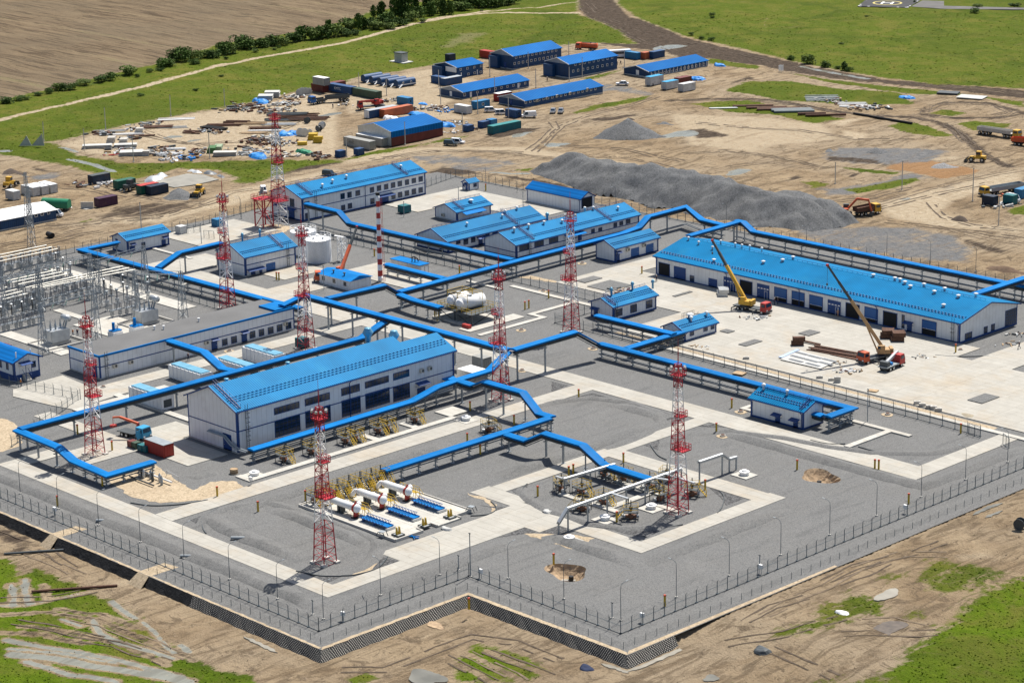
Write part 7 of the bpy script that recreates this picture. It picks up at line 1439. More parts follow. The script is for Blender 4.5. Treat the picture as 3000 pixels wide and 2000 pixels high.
t = thing('dump_trailer', 'dark dump trailer standing behind the blue truck tractor', 'trailer', g(18,510,555), math.atan2(*(lambda d: (d.y, d.x))(g(18,660,545) - g(18,350,570)))); part('body', MB().box(-4,4,-1.2,1.2,1.2,1.35).box(-4,4,-1.25,-1.15,1.35,2.4).box(-4,4,1.15,1.25,1.35,2.4).box(-4.05,-3.95,-1.1,1.1,1.35,2.4).box(3.95,4.05,-1.1,1.1,1.35,2.4), M_dark, t)
for x in (1.2,2.4,3.4):
 for s in (-1,1): wheel(t, x, s,.5,.36)
# excavator, loaders
t = thing('excavator', 'orange crawler excavator arching its arm over the dump truck', 'excavator', g(3,1110,1485), rad(38))
for s in (-1.2,1.2): part('crawler_track', MB().box(-1.8,1.8, s - .3, s + .3,.15,.85).tube((-1.8, s - .3,.5),(-1.8, s + .3,.5),.4,10).tube((1.8, s - .3,.5),(1.8, s + .3,.5),.4,10), M_black, t)
part('body', MB().box(-2.4,1.2,-1.35,1.35,1.0,2.1).box(-2.4,-1.2,-1.3,1.3,2.1,2.35), M_orange, t); part('cab', MB().box(-.2,1.3,.35,1.3,2.1,3.0), M_dark, t); part('boom', MB().bar((1.0,-.2,1.9),(3.4,-.2,4.7),.6,.5).bar((3.4,-.2,4.7),(6.6,-.2,4.3),.5,.5), M_orange, t); part('stick', MB().bar((6.3,-.2,4.6),(7.3,-.2,1.3),.5,.4), M_orange, t); part('bucket', MB().add([(6.9,-.75,1.3),(7.8,-.75,1.2),(7.6,-.75,.2),(6.6,-.75,.3),(6.9,.45,1.3),(7.8,.45,1.2),(7.6,.45,.2),(6.6,.45,.3)], [(0,3,2,1),(4,5,6,7),(0,1,5,4),(1,2,6,5),(2,3,7,6),(3,0,4,7)]), M_dark, t)
def loader(label, p, rz, m):
 t = thing('wheel_loader', label, 'loader', p, rz)
 part('body', MB().box(-2.4,.4,-.9,.9,.9,1.8).box(.4,2.2,-.7,.7,.8,1.5), m, t); part('cab', MB().box(-1.1,.3,-.75,.75,1.8,3.1), m, t); part('cab_window', MB().box(-1.0,.33,-.78,.78,2.1,2.85), M_glass, t)
 part('lift_arm', MB().bar((.8,-.6,1.6),(3.0,-.6,.6),.22).bar((.8,.6,1.6),(3.0,.6,.6),.22), m, t); part('bucket', MB().add([(2.9,-1.3,.1),(3.9,-1.3,.1),(3.0,-1.3,1.2),(2.9,1.3,.1),(3.9,1.3,.1),(3.0,1.3,1.2)], [(0,1,2),(5,4,3),(0,2,5,3),(0,3,4,1)]), M_dark, t)
 for x in (-1.6,1.6):
  for s in (-1,1): wheel(t, x, s * .95,.68,.45)
loader('yellow wheel loader on the orange sand at the right', g(3,2030,1115) + Vector((0,0,.1)), rad(200), M_cy); loader('yellow loader standing beside the small gravel heap near the pond', g(1,1370,1350) + Vector((0,0,.1)), rad(-60), M_cy); loader('yellow tractor behind the white cabins at the left edge', g(1,70,1290) + Vector((0,0,.1)), rad(120), M_cy); loader('dark tractor between the green and the blue container', g(1,905,1310) + Vector((0,0,.1)), rad(100), M_dark)
# cars
def car(m, van=False, suv=False):
 def mk():
  t = thing('parked_car', '', 'car'); L = 2.2 if not van else 2.4; H = 1.45 if not suv else 1.7; H = 2.0 if van else H; B = .85 if not van else 1.0
  def body(x0, x1, y, z0, z1): return [(x0,-y, z0),(x1,-y, z0),(x1, y, z0),(x0, y, z0)]
  rings = [(-L,.35,.9),(-L + .05,.9,.9)]; mb = MB(); mb.prism([(-L,-.75),(-L + .15,-.86),(L - .4,-.86),(L,-.6),(L,.6),(L - .4,.86),(-L + .15,.86),(-L,.75)],.35, B); part('body', mb, m, t)
  x0, x1, x2, x3 = (-L + .05,-L + .2,.5,1.15) if (suv or van) else (-1.7,-1.1,.35,1.1); x2, x3 = (1.2,1.9) if van else (x2, x3)
  cb = MB().add([(x0,-.8, B),(x3,-.8, B),(x2,-.66, H),(x1,-.66, H),(x0,.8, B),(x3,.8, B),(x2,.66, H),(x1,.66, H)], [(0,1,2,3),(7,6,5,4),(3,2,6,7),(1,5,6,2),(0,3,7,4)]); part('cabin_glass', cb, M_glass, t); part('roof', MB().box(x1 - .05, x2 + .05,-.68,.68, H - .02, H + .05), m, t)
  for s in (-1,1):
   part('pillar', MB().bar((x0, s * .8, B),(x1, s * .67, H),.1).bar((x3, s * .8, B),(x2, s * .67, H),.09).bar(((x1 + x2) / 2, s * .8, B),((x1 + x2) / 2, s * .68, H),.1), m, t)
   for x in (-L + .8, L - .85): wheel(t, x, s * .8,.33,.2)
   part('headlight', MB().box(L - .06, L + .02, s * .55 - .15, s * .55 + .15,.62,.76), M_white, t)
  if van: part('side_panel', MB().box(-L + .1,.4,-.83,.83, B, H - .1), m, t)
  return t
 return Proto(mk)
M_cw = mat('white_car_paint',(.75,.75,.76),.25,0,.03); M_cs = mat('silver_car_paint',(.35,.37,.4),.3,.5,.03); M_cd = mat('dark_car_paint',(.05,.065,.07),.25,.2,.03)
CW, CS, CD, CV, CSW = car(M_cw), car(M_cs), car(M_cd, suv=True), car(M_cw, van=True), car(M_cw, suv=True)
def cplace(pr, k, x, y, rz, label): p = g(k, x, y); p.z = gz(p.x, p.y) + .06; pr.put(p, rz, label)
for pr, k, x, y, rz, l in ((CSW,2,1032,772,.9, 'white off-road car, left of two beside the white box by the yard gate'),(CSW,2,1105,787,.95, 'white off-road car, right of two next to the blue hut'),(CV,2,1293,815,-2.2, 'white van with a dark windscreen beside the blue hut'),(CS,2,1458,780,-.9, 'small silver car, left of a pair near the long blue dormitory'),(CS,2,1512,782,-.9, 'small grey car, right of a pair near the long blue dormitory'),(CD,2,755,1000,.5, 'dark car parked on the dirt road before the warehouse'),(CSW,2,803,987,.45, 'white pick-up beside the dark car on the dirt road'),(CW,2,1935,585,-2.4, 'white saloon car near the far right dormitory'),(CV,1,375,1487,.6, 'pale minibus in front of the white-roofed barrack'),(CSW,1,1815,1325,-.6, 'white car on the dirt road behind the dish tower'),(CD,1,2270,1205,.3, 'dark car behind the office block roof'),(CV,3,2275,1390,-.3, 'white and teal pick-up by the teal box at the right')): cplace(pr, k, x, y, rz, l)
t = thing('bus', 'white bus behind the two-storey dormitory', 'bus', g(2,1908,398), rad(60)); part('body', MB().box(-4.6,4.6,-1.25,1.25,.45,2.9), M_cw, t)
for s in (-1,1):
 part('window_band', MB().box(-4.2,4.2, s * 1.26 - .02, s * 1.26 + .02,1.5,2.4), M_glass, t)
 for x in (-2.8,2.8): wheel(t, x, s * 1.1,.48,.3)
part('windscreen', MB().box(4.58,4.63,-1.1,1.1,1.3,2.6), M_glass, t)
# containers, cabins, huts
def cont(col, wv, m2=None):
 return mat('container_%s' % col[0], col[1],.6,0,.14,.5, wave=(wv,.45), wamp=.3, dirt=((.14,.07,.04),.7,.35))
COLS = {c[0]: c for c in (('blue',(.012,.07,.2)),('green',(.05,.09,.055)),('orange',(.5,.13,.05)),('teal',(.01,.16,.18)),('rust',(.16,.03,.025)),('white',(.62,.63,.63)),('grey',(.33,.33,.31)),('navy',(.015,.03,.06)),('purple',(.06,.015,.05)),('lightblue',(.02,.2,.42)),('red',(.4,.03,.02)),('deepgreen',(.01,.12,.08)))}
def box_unit(name, label, cat, k, x, y, L, ax, col, W=2.44, H=2.6, z0=0, door=True, roof=None, windows=0, text=None, group=None, near='corner'):
 p = g(k, x, y, z0); zz = max(gz(p.x, p.y),-.2) + z0; dx, dy = (L, W) if ax == 'X' else (W, L); t = thing(name, label, cat,(p.x, p.y, zz),0, group); m = cont(COLS[col], ax)
 part('body', MB().box(-dx,0,0, dy,.12, H), m, t); fr = MB()
 for a in (-dx,0):
  for b_ in (0, dy): fr.box(a - .07, a + .07, b_ - .07, b_ + .07,0, H + .02)
 part('corner_frame', fr, cont(COLS[col], ax) if col not in ('white',) else M_silver, t)
 rm = roof or None
 part('roof', MB().box(-dx - .05,.05,-.05, dy + .05, H + .022, H + .1), rm or m, t)
 if door:
  if ax == 'X': part('door', MB().box(.0,.06,.2, dy - .2,.25, H - .15).box(.06,.1, dy / 2 - .3, dy / 2 - .25,.3, H - .2).box(.06,.1, dy / 2 + .25, dy / 2 + .3,.3, H - .2), m, t)
  else: part('door', MB().box(-dx + .2,-.2,-.06,0,.25, H - .15).box(-dx / 2 - .3,-dx / 2 - .25,-.1,-.06,.3, H - .2).box(-dx / 2 + .25,-dx / 2 + .3,-.1,-.06,.3, H - .2), m, t)
 for i in range(windows):
  o = link('window', cached(('cw',0), lambda: MB().box(0,.06,-.5,.5,1.0,1.9).mesh('window', M_white)), t, Vector((0, dy * (i + .5) / windows,0))); link('pane', cached(('cwp',0), lambda: MB().box(.05,.075,-.38,.38,1.1,1.8).mesh('pane', M_glass)), o)
 if text:
  s, size, u = text; c = bpy.data.curves.new('lettering', 'FONT'); c.body = s; c.size = size; c.extrude = .01; c.materials.append(M_white if col != 'grey' else M_dark); tmp = bpy.data.objects.new('lettering', c); COL.objects.link(tmp); bpy.context.view_layer.update(); me = bpy.data.meshes.new_from_object(tmp.evaluated_get(bpy.context.evaluated_depsgraph_get())); bpy.data.objects.remove(tmp); o = link('lettering', me, t)
  if ax == 'X': o.location = (-dx + u,-.03, H * .4); o.rotation_euler = (math.pi / 2,0,0)
  else: o.location = (.03, u, H * .4); o.rotation_euler = (math.pi / 2,0, math.pi / 2)
 return t
C_ = 'container'
box_unit('shipping_container', 'long blue container with white letters on its side at the grass edge', C_,18,700,467,12.19, 'X', 'blue', text=('KMTC',1.3,3.2))
box_unit('shipping_container', 'long dull green container beside the blue lettered one', C_,18,1045,528,12.19, 'X', 'green'); box_unit('shipping_container', 'orange container beside the white-ended blue one', C_,18,1160,775,12.19, 'Y', 'orange'); box_unit('shipping_container', 'blue container with a white end and pale roof stripe', C_,18,950,787,12.19, 'Y', 'blue', roof=M_silver)
part('white_end', MB().box(-2.4,-.04,-.09,-.065,.2,2.5), M_white, [o for o in COL.objects if o.name.startswith('shipping_container')][-1])
box_unit('shipping_container', 'teal container alone by the dirt road in front of the camp', C_,2,1045,927,12.19, 'Y', 'teal', roof=M_teal); box_unit('shipping_container', 'rust red container carrying a grey cabin by the grass', C_,18,310,430,6.06, 'X', 'rust'); box_unit('site_cabin', 'grey cabin stacked on the rust red container', 'cabin',18,330,340,6.06, 'X', 'grey', z0=2.62, roof=M_white); box_unit('shipping_container', 'short rust container with a pale side next to the stacked cabin', C_,18,440,405,6.06, 'Y', 'rust')
box_unit('shipping_container', 'dirty grey container with dark letters in front of the warehouse', C_,18,955,1217,12.19, 'X', 'grey', text=('FOSC',1.1,2.4)); box_unit('shipping_container', 'white-roofed container lying behind the lettered grey one', C_,18,1125,1172,12.19, 'X', 'grey', roof=M_white); box_unit('shipping_container', 'red container half hidden at the left of the farthest two-storey block', C_,2,1030,407,6.06, 'X', 'red'); box_unit('shipping_container', 'red container with white roof beside the long front dormitory', C_,2,1085,700,6.06, 'Y', 'red', roof=M_white)
box_unit('shipping_container', 'white container with blue roof in front of the far right dormitory', C_,2,2240,617,6.06, 'Y', 'white', roof=M_sky); box_unit('shipping_container', 'brown red container at the right end of the camp', C_,2,2330,590,6.06, 'Y', 'rust'); box_unit('shipping_container', 'white container in front of the brown red one at the camp end', C_,3,5,632,6.06, 'Y', 'white')
t = box_unit('wheeled_trailer', 'white trailer cabin with a blue roof on wheels', 'trailer',2,2130,590,6.5, 'Y', 'white', H=3.0, roof=M_sky)
for y in (1.2,5.2):
 for x in (-.2,-2.2): wheel(t, x, y,.42,.25)
H_ = 'hut'
for k, x, y, L, ax, col, l, kw in ((18,540,1325,2.4, 'Y', 'blue', 'left of two blue huts below the lettered container', {}),(18,795,1300,2.4, 'Y', 'blue', 'right of two blue huts below the lettered container', {}),(2,870,910,2.6, 'Y', 'blue', 'small blue hut by the pole before the teal container', {}),(2,975,887,2.8, 'Y', 'blue', 'blue hut left of the teal container', {}),(2,1032,872,2.6, 'Y', 'lightblue', 'blue and white toilet hut behind the teal container', {}),(2,1205,820,5, 'X', 'blue', 'blue hut beside the white van', dict(windows=1)),(2,930,757,6.06, 'Y', 'lightblue', 'long light blue hut by the yard gate', dict(windows=1)),(2,865,788,6.06, 'X', 'white', 'white hut with dark red edges by the gate', {}),(2,460,727,5.5, 'X', 'lightblue', 'light blue hut with a double window in the camp yard', dict(windows=1)),(2,700,588,6, 'X', 'blue', 'blue annex at the left foot of the two-storey block', {}),(2,715,595,8, 'Y', 'blue', 'blue annex with a grey roof before the two-storey block', dict(roof=M_silver)),(2,2035,413,6, 'X', 'lightblue', 'light blue hut behind the far right dormitory', {}),(2,2150,410,6, 'Y', 'blue', 'blue box behind the far right dormitory', {}),(2,2090,412,3, 'Y', 'orange', 'yellow orange box behind the far right dormitory', {}),(2,745,425,3, 'Y', 'navy', 'dark blue box behind the two-storey block', {}),
                                   (1,640,1270,6.06, 'Y', 'navy', 'dark container heaped with scrap at the left dirt road', dict(roof=M_dark)),(1,815,1308,6.06, 'Y', 'deepgreen', 'green open container left of the pond', {}),(1,975,1345,6.06, 'Y', 'deepgreen', 'green and rust container below the pond', dict(roof=M_red2)),(1,1040,1350,6.06, 'Y', 'navy', 'dark blue container beside the small gravel heap', {}),(1,230,1352,6.06, 'X', 'white', 'white cabin at the left edge, first of three', {}),(1,290,1343,6.06, 'X', 'white', 'white cabin at the left edge, middle of three', dict(roof=M_white)),(1,350,1332,6.06, 'X', 'white', 'white cabin at the left edge, last of three', dict(roof=M_white)),(1,95,1385,4, 'X', 'white', 'small dented white cabin beside the red machine', {}),(1,685,1432,6.06, 'Y', 'purple', 'dark purple cabin with a white door at the left dirt road', {}),
                                   (4,1130,1590,6.0, 'X', 'red', 'bright red container with grey top near the tall hall gable', dict(roof=M_grey)),(13,640,505,2.6, 'Y', 'lightblue', 'tall blue cabinet behind the mast near the dish tower', {}),(13,140,603,2.2, 'X', 'white', 'small white and blue cabinet near the gate leaf', {}),(20,550,695,3.5, 'X', 'navy', 'dark box beside the concrete slabs at the right', {}),(20,700,690,3, 'X', 'teal', 'teal box next to the white pick-up', {}),(20,770,640,5, 'Y', 'lightblue', 'light blue cabin at the right picture edge', {}),(5,980,985,3.4, 'X', 'grey', 'grey sheet metal enclosure under the middle rack', {}),(2,430,1475,2.6, 'Y', 'teal', 'small teal cabinet before the office entrance', {}),(4,2080,835,2.2, 'X', 'teal', 'dark green generator box at the mast foot', {}),(11,60,1800,2.5, 'X', 'rust', 'rusty box at the left edge below the operator cabin', {})):
 H = 2.0 if L < 3 else 2.5
 box_unit('site_hut', l, H_, k, x, y, L, ax, col, W=2.3 if L > 2.5 else 2.0, H=H, **kw)
for i,(x, y, c) in enumerate(((905,1520, 'rust'),(935,1530, 'green'),(975,1545, 'teal'),(1005,1555, 'teal'))): box_unit('waste_bin',('rusty bin', 'dull green bin', 'teal bin', 'second teal bin')[i] + ' in the row left of the red container', 'bin',4, x, y,1.3, 'Y', c, W=1.2, H=1.2, door=False)
def wagon(m):
 def mk():
  t = thing('round_roof_wagon', '', 'wagon'); pr = [(-1.25,.5)] + [(-1.25 + 1.25 * (1 - math.cos(a)),1.9 + 1.0 * math.sin(a)) for a in [math.pi * i / 8 for i in range(9)]] + [(1.25,.5)]; mb = MB(); loft(mb, [[(x, y_, z_) for x, z_ in pr] for y_ in (0,8)]); part('body', mb, m, t, False); part('stripe', MB().box(1.245,1.3,.1,7.9,.85,1.1), M_white, t)
  for y in (2,5.5): o = part('window', MB().box(1.24,1.31, y, y + .7,1.3,1.95), M_white, t); part('pane', MB().box(1.3,1.325, y + .1, y + .6,1.4,1.85), M_glass, o)
  part('chassis', MB().box(-1.1,1.1,.1,7.9,.3,.5), M_dark, t); part('steps', MB().add([(1.3,.2,.2),(2.0,.2,.1),(1.3,1.6,1.3),(2.0,1.6,1.2)], [(0,1,3,2)]), M_white, t)
  for y in (1.2,6.8):
   for x in (-1.0,1.0): o = link('wheel', cached('wgw', lambda: MB().tube((-.12,0,0),(.12,0,0),.35,12).mesh('wheel', M_black)), t, Vector((x, y,.35)))
  return t
 return Proto(mk)
PWG = wagon(M_camp)
for i,(x, y) in enumerate(((150,572),(205,582),(262,592),(315,600),(375,607))): p = g(2, x, y); PWG.put((p.x, p.y,0),-.05, 'blue round-roofed wagon by the grass, %s of five from the left' % ORD[i], 'round roofed wagons')
PG = wagon(M_green); p = g(1,480,1445); PG.put((p.x, p.y,.1), math.pi / 2 + .5, 'green round-roofed tank wagon beside the white-roofed barrack')
t = thing('concrete_screen', 'grey concrete panel standing by the green wagon', 'panel', g(1,600,1435)); part('panel', MB().bar((-1.2,-1.2,.9),(1.4,1.2,.9),.2,1.8), M_conc, t); part('foot', MB().box(-1.3,1.3,-1.3,1.3,-.1,.1), M_conc, t)
# heaps
def heap(name, label, P, hmax, slope, m, group=None, seed=1, step=.9, nz=.5, cat='heap'):
 xs = [p[0] for p in P]; ys = [p[1] for p in P]; X, Y = np.meshgrid(np.arange(min(xs), max(xs) + step, step), np.arange(min(ys), max(ys) + step, step), indexing='ij')
 d = -sdf(X, Y, P); d = d + (vnoise(X, Y,5, seed) - .5) * 2.4; z = np.minimum(d * slope, hmax * (.62 + .6 * vnoise(X, Y,13, seed + 1))); z = z + ((vnoise(X, Y,2.2, seed + 2) - .5) + .8 * (vnoise(X, Y,4.5, seed + 5) - .5)) * nz * 1.3 * np.clip(d,0,1); z = np.minimum(z,40) - .35; keep = d > -.6
 idx = np.full(X.shape,-1); vs = []; fs = []
 for i, j in np.argwhere(keep): idx[i, j] = len(vs); vs.append((float(X[i, j]), float(Y[i, j]), float(z[i, j])))
 for i in range(X.shape[0] - 1):
  for j in range(X.shape[1] - 1):
   q = (idx[i, j], idx[i + 1, j], idx[i + 1, j + 1], idx[i, j + 1])
   if min(q) >= 0: fs.append(tuple(int(v) for v in q))
 c = Vector((sum(xs) / len(xs), sum(ys) / len(ys),0)); o = link(name, MB().add([(v[0] - c.x, v[1] - c.y, v[2]) for v in vs], fs).mesh(name, m, True), None, c); return tag(o, label, cat, group)
heap('gravel_heap', 'huge long ridge of dark crushed stone behind the back fence', poly(2, [(1265,1195),(1400,1230),(1600,1310),(1900,1360),(2150,1425),(2351,1440)]) + poly(3, [(60,1480),(240,1520),(500,1560),(800,1590),(1100,1560),(1270,1540),(1200,1490),(1060,1440),(1000,1400),(830,1385),(650,1400),(450,1330),(0,1250)]) + poly(2, [(2200,1235),(1700,1140),(1480,1120)]),7.5,.62, M_heap, seed=3, step=1.0, nz=1.0); heap('gravel_heap', 'steep cone of fresh stone at the right end of the long ridge, before the excavator', poly(3, [(560,1500),(720,1400),(830,1360),(980,1400),(1090,1480),(1150,1560),(900,1590),(650,1560)]),9.5,.68, M_heap, seed=6, nz=.5)
heap('gravel_heap', 'pointed heap of grey stone with a dark figure beside it', poly(2, [(1710,950),(1830,890),(1980,860),(2120,890),(2250,945),(2200,965),(1950,965)]),5.5,.6, M_heap, seed=8, nz=.4); heap('gravel_heap', 'small grey heap to the right of the pointed stone heap', poly(2, [(2150,860),(2230,830),(2330,860),(2300,870)]),2.6,.5, M_heap, seed=9); heap('gravel_heap', 'low grey heap on dark soil in the right mud field', poly(3, [(1240,1050),(1320,1010),(1420,1040),(1380,1055)]),2.4,.5, M_heap, seed=10); heap('gravel_heap', 'smallest grey heap at the left of the dark soil', poly(3, [(960,1050),(1010,1020),(1060,1045)]),1.6,.5, M_heap, seed=11); heap('gravel_heap', 'pale grey heap on the orange sand beside the yellow loader', poly(3, [(1710,1150),(1780,1120),(1960,1155),(1850,1160)]),2.0,.5, gravel_material('pale_stone_heap',(.2,.2,.2),(.28,.28,.28),(.24,.23,.22),1.2), seed=12); heap('gravel_heap', 'grey heap below the pond beside a yellow loader', poly(1, [(1070,1375),(1180,1320),(1280,1300),(1345,1360),(1300,1385),(1150,1390)]),3.4,.5, M_heap, seed=13); heap('soil_heap', 'ridge of dark soil in the left excavation', poly(1, [(0,1200),(60,1160),(180,1180),(180,1205)]),2,.5, mat('dark_heap_soil',(.07,.052,.04),.95,0,.3,1, bump=.6), seed=14); heap('soil_heap', 'brown spoil bank at the right behind the garage', poly(6, [(2080,280),(2150,255),(2400,310),(2400,345),(2200,315)]),2.6,.5, mat('brown_heap_soil',(.13,.085,.055),.95,0,.3,1, bump=.6), seed=15); heap('sand_heap', 'heap of pale sand on the right edge of the paved yard', poly(6, [(1860,1275),(1930,1262),(2050,1290),(2030,1325),(1930,1320)]),.9,.35, mat('grey_sand',(.3,.26,.19),.95,0,.15,2), seed=16, step=.5, nz=.1); heap('sand_heap', 'curved ridge of yellow sand beside the pipe excavation', poly(7, [(1390,270),(1440,200),(1520,170),(1660,190),(1660,240),(1560,215),(1450,262)]),1.0,.5, M_sand, seed=17, step=.5, nz=.15); heap('gravel_heap', 'low tongue of grey gravel before the tall hall gable', poly(7, [(1120,110),(1300,120),(1480,80),(1570,100),(1560,140),(1350,200),(1250,180)]),.9,.3, M_gravel, seed=18, step=.6, nz=.1)
for k, x, y, r in ((3,1930,1520,2.6),(2,1980,830,2.5)): p = g(k, x, y); heap('soil_heap',('small black soil heap by the right dirt road', 'small dark soil heap beside the small grey heap')[k == 2], blob(p.x, p.y, r,12, k),1.3,.7, mat('dark_heap_soil',(.07,.052,.04)), seed=20 + k, step=.6)
# tarps round the pond
for i, P in enumerate([[(955,1245),(1100,1205),(1195,1215),(1060,1260)], [(1215,1190),(1330,1160),(1400,1190),(1260,1210)], [(1390,1170),(1520,1190),(1610,1215),(1520,1235),(1400,1200)]]): heap('pond_sheeting', 'crumpled plastic sheeting on the pond bank, %s' % ('left part', 'top part', 'right part')[i], poly(1, P),1.2,.5, M_silver if i != 2 else mat('grey_sheeting',(.13,.14,.15),.4,.2,.5,.8), 'pond sheeting',30 + i,.8,.9, 'sheeting')
# trees and bushes
def leaf_mat(name, c):
 return mat(name, c,.75,0,.45,.9, spec=.15)
LM = [leaf_mat('foliage_dark',(.045,.085,.016)), leaf_mat('foliage_mid',(.072,.125,.024)), leaf_mat('foliage_light',(.115,.165,.04))]
M_bark = mat('bark',(.08,.06,.045),.9,0,.2,3)
def crown_mesh(seed, kind, m):
 r = random.Random(seed); V = []; F = []
 if kind == 'tall': blobs = [(r.uniform(-.16,.16), r.uniform(-.16,.16), z,.27 * (1.15 - abs(z - .45) * 1.3)) for z in [.18 + .8 * i / 11 for i in range(12)]]; n = 1100
 else: blobs = [(r.uniform(-.34,.34), r.uniform(-.34,.34), r.uniform(.22,.68), r.uniform(.17,.3)) for i in range(13)]; n = 1000
 for i in range(n):
  b_ = blobs[i % len(blobs)]; a = r.uniform(0,6.283); u = r.uniform(-.85,1); q = math.sqrt(1 - u * u); rad_ = b_[3] * r.uniform(.7,1.12); c = Vector((b_[0] + rad_ * q * math.cos(a), b_[1] + rad_ * q * math.sin(a), b_[2] + rad_ * u)); s = r.uniform(.025,.06)
  if c.z < .02: c.z = .02 + r.uniform(0,.1)
  n1 = Vector((r.gauss(0,1), r.gauss(0,1), r.gauss(0,1))).normalized(); n2 = n1.cross(Vector((r.gauss(0,1), r.gauss(0,1), r.gauss(.3,1)))).normalized(); o = len(V)
  V += [tuple(c + n1 * s + n2 * s * .4), tuple(c - n1 * s * .3 + n2 * s), tuple(c - n1 * s - n2 * s * .4), tuple(c + n1 * s * .3 - n2 * s)]; F.append((o, o + 1, o + 2, o + 3))
 me = bpy.data.meshes.new('crown'); me.from_pydata(V, [], F); me.materials.append(m); me.update(); return me
CROWNS = {('tall', i): crown_mesh(i, 'tall', LM[i % 2]) for i in range(3)}; CROWNS.update({('bush', i): crown_mesh(20 + i, 'bush', LM[i % 3]) for i in range(6)})
TRUNK = MB().tube((0,0,-.05),(.01,0,.45),.03,8,.018).tube((.01,0,.3),(.15,.05,.55),.012,5,.006).tube((.01,0,.35),(-.12,.1,.6),.012,5,.006).mesh('trunk', M_bark)
rr = random.Random(11); TREES = []
def tree(k, x, y, w_, h, kind, extra=''):
 p = g(k, x, y); p.z = -.1; TREES.append((p, w_, h, kind))
for x, y, w_, h, kd in [(40,712,11,6, 'bush'),(130,690,8,4, 'bush'),(185,685,5,3, 'bush'),(345,640,7,5, 'bush'),(395,620,9,7, 'bush'),(455,618,10,6, 'bush'),(500,612,7,5, 'bush'),(580,583,11,5, 'bush'),(700,560,11,6, 'bush'),(760,550,10,7, 'bush'),(885,512,13,9, 'bush'),(1035,500,5,4, 'bush'),(1120,465,14,9, 'bush'),(1170,455,10,7, 'bush'),(1105,490,6,3.5, 'bush'),(1200,420,12,12, 'bush'),(1260,425,14,13, 'bush'),(1330,412,11,9, 'bush'),(1350,440,9,5, 'bush'),(1410,400,12,8, 'bush'),(1470,398,12,8, 'bush'),(1560,372,13,12, 'bush'),(1530,350,10,9, 'bush'),(1600,365,11,10, 'bush'),(1650,330,15,13, 'bush'),(1700,340,13,11, 'bush'),(1760,330,13,10, 'bush'),(1830,325,11,9, 'bush'),(1890,312,15,10, 'bush'),(1950,310,10,8, 'bush'),(2030,290,14,11, 'bush'),(2100,275,15,14, 'bush'),(2160,270,13,12, 'bush'),(2220,260,16,12, 'bush'),(2265,250,9,18, 'tall'),(2300,250,15,13, 'bush'),(1760,362,5,3.5, 'bush'),(1890,345,4,3, 'bush'),(1920,330,4,3, 'bush'),(1555,408,4,3, 'bush'),(950,530,4,3, 'bush'),(1525,528,4,2, 'bush'),(970,662,5,2.5, 'bush'),(1350,625,4,2.5, 'bush'),(260,655,7,3, 'bush')]: tree(1, x, y, w_, h, kd)
for x, y, w_, h, kd in [(30,190,13,10, 'bush'),(70,200,12,9, 'bush'),(20,245,14,7, 'bush'),(100,240,9,5, 'bush'),(120,205,9,18, 'tall'),(150,200,8,15, 'tall'),(190,190,13,11, 'bush'),(240,200,12,9, 'bush'),(270,120,12,18, 'tall'),(222,120,7,14, 'tall'),(300,170,14,13, 'bush'),(350,180,13,10, 'bush'),(370,130,11,26, 'tall'),(415,130,14,30, 'tall'),(455,125,13,28, 'tall'),(330,195,11,6, 'bush'),(430,170,10,6, 'bush'),(480,140,12,10, 'bush'),(510,90,11,26, 'tall'),(540,120,12,12, 'bush'),(590,90,14,34, 'tall'),(620,110,12,16, 'tall'),(660,90,12,15, 'bush'),(700,105,11,19, 'tall'),(750,100,10,16, 'tall'),(800,70,14,10, 'bush'),(850,72,12,9, 'bush'),(560,150,7,4, 'bush'),(900,50,16,14, 'bush'),(950,55,14,13, 'bush'),(1000,50,15,12, 'bush'),(1050,48,14,11, 'bush'),(1100,40,14,10, 'bush'),(1150,35,12,9, 'bush'),(1190,25,12,9, 'bush'),(965,75,3,2, 'bush'),(820,20,14,13, 'bush'),(880,20,14,14, 'bush')]: tree(2, x, y, w_, h, kd)
for x, y, w_, h, kd in [(870,440,10,9, 'bush'),(745,415,6,4.5, 'bush'),(985,465,8,6, 'bush'),(1115,485,7,8.5, 'tall'),(1150,492,6,4, 'bush'),(1070,475,5,3, 'bush'),(60,240,5,3, 'bush'),(195,280,6,3.5, 'bush'),(130,270,5,3, 'bush'),(2030,50,8,3.5, 'bush'),(2010,90,8,5, 'bush'),(2285,50,10,5, 'bush'),(205,105,5,3, 'bush'),(205,128,4,3, 'bush'),(1595,20,3,3, 'tall'),(1095,305,4,2, 'bush'),(1270,120,4,2.5, 'bush')]: tree(3, x, y, w_, h, kd)
TREES.sort(key=lambda q: (q[0].dot(RV) / q[0].dot(FV)))
for i,(p, w_, h, kd) in enumerate(TREES):
 far = p.dot(RV) > 60; where = 'in the right meadow' if p.dot(RV) / p.dot(FV) > .03 else ('in the field hedgerow' if h > 4 else 'below the hedgerow')
 size = 'tall slim tree' if kd == 'tall' else ('broad bush' if h > 8 else ('round bush' if h > 4.5 else 'low shrub'))
 t = thing('tree' if kd == 'tall' else 'bush', '', 'tree' if kd == 'tall' else 'bush', p, rr.uniform(0,6.28), 'trees and bushes %s' % where); TREES[i] = (t, size, where); t.scale = (w_ * .5, w_ * .5, h * (.34 if kd == 'tall' else .44))
 link('crown', CROWNS[(kd, i % (3 if kd == 'tall' else 6))], t); link('trunk', TRUNK, t)
cnt = {}
for t, size, where in TREES:
 cnt[(size, where)] = cnt.get((size, where),0) + 1; n = cnt[(size, where)]; t['label'] = '%s %s, %s of its kind from the left' % (size, where, ORD[min(n,30) - 1] if n <= 30 else 'thirtieth')
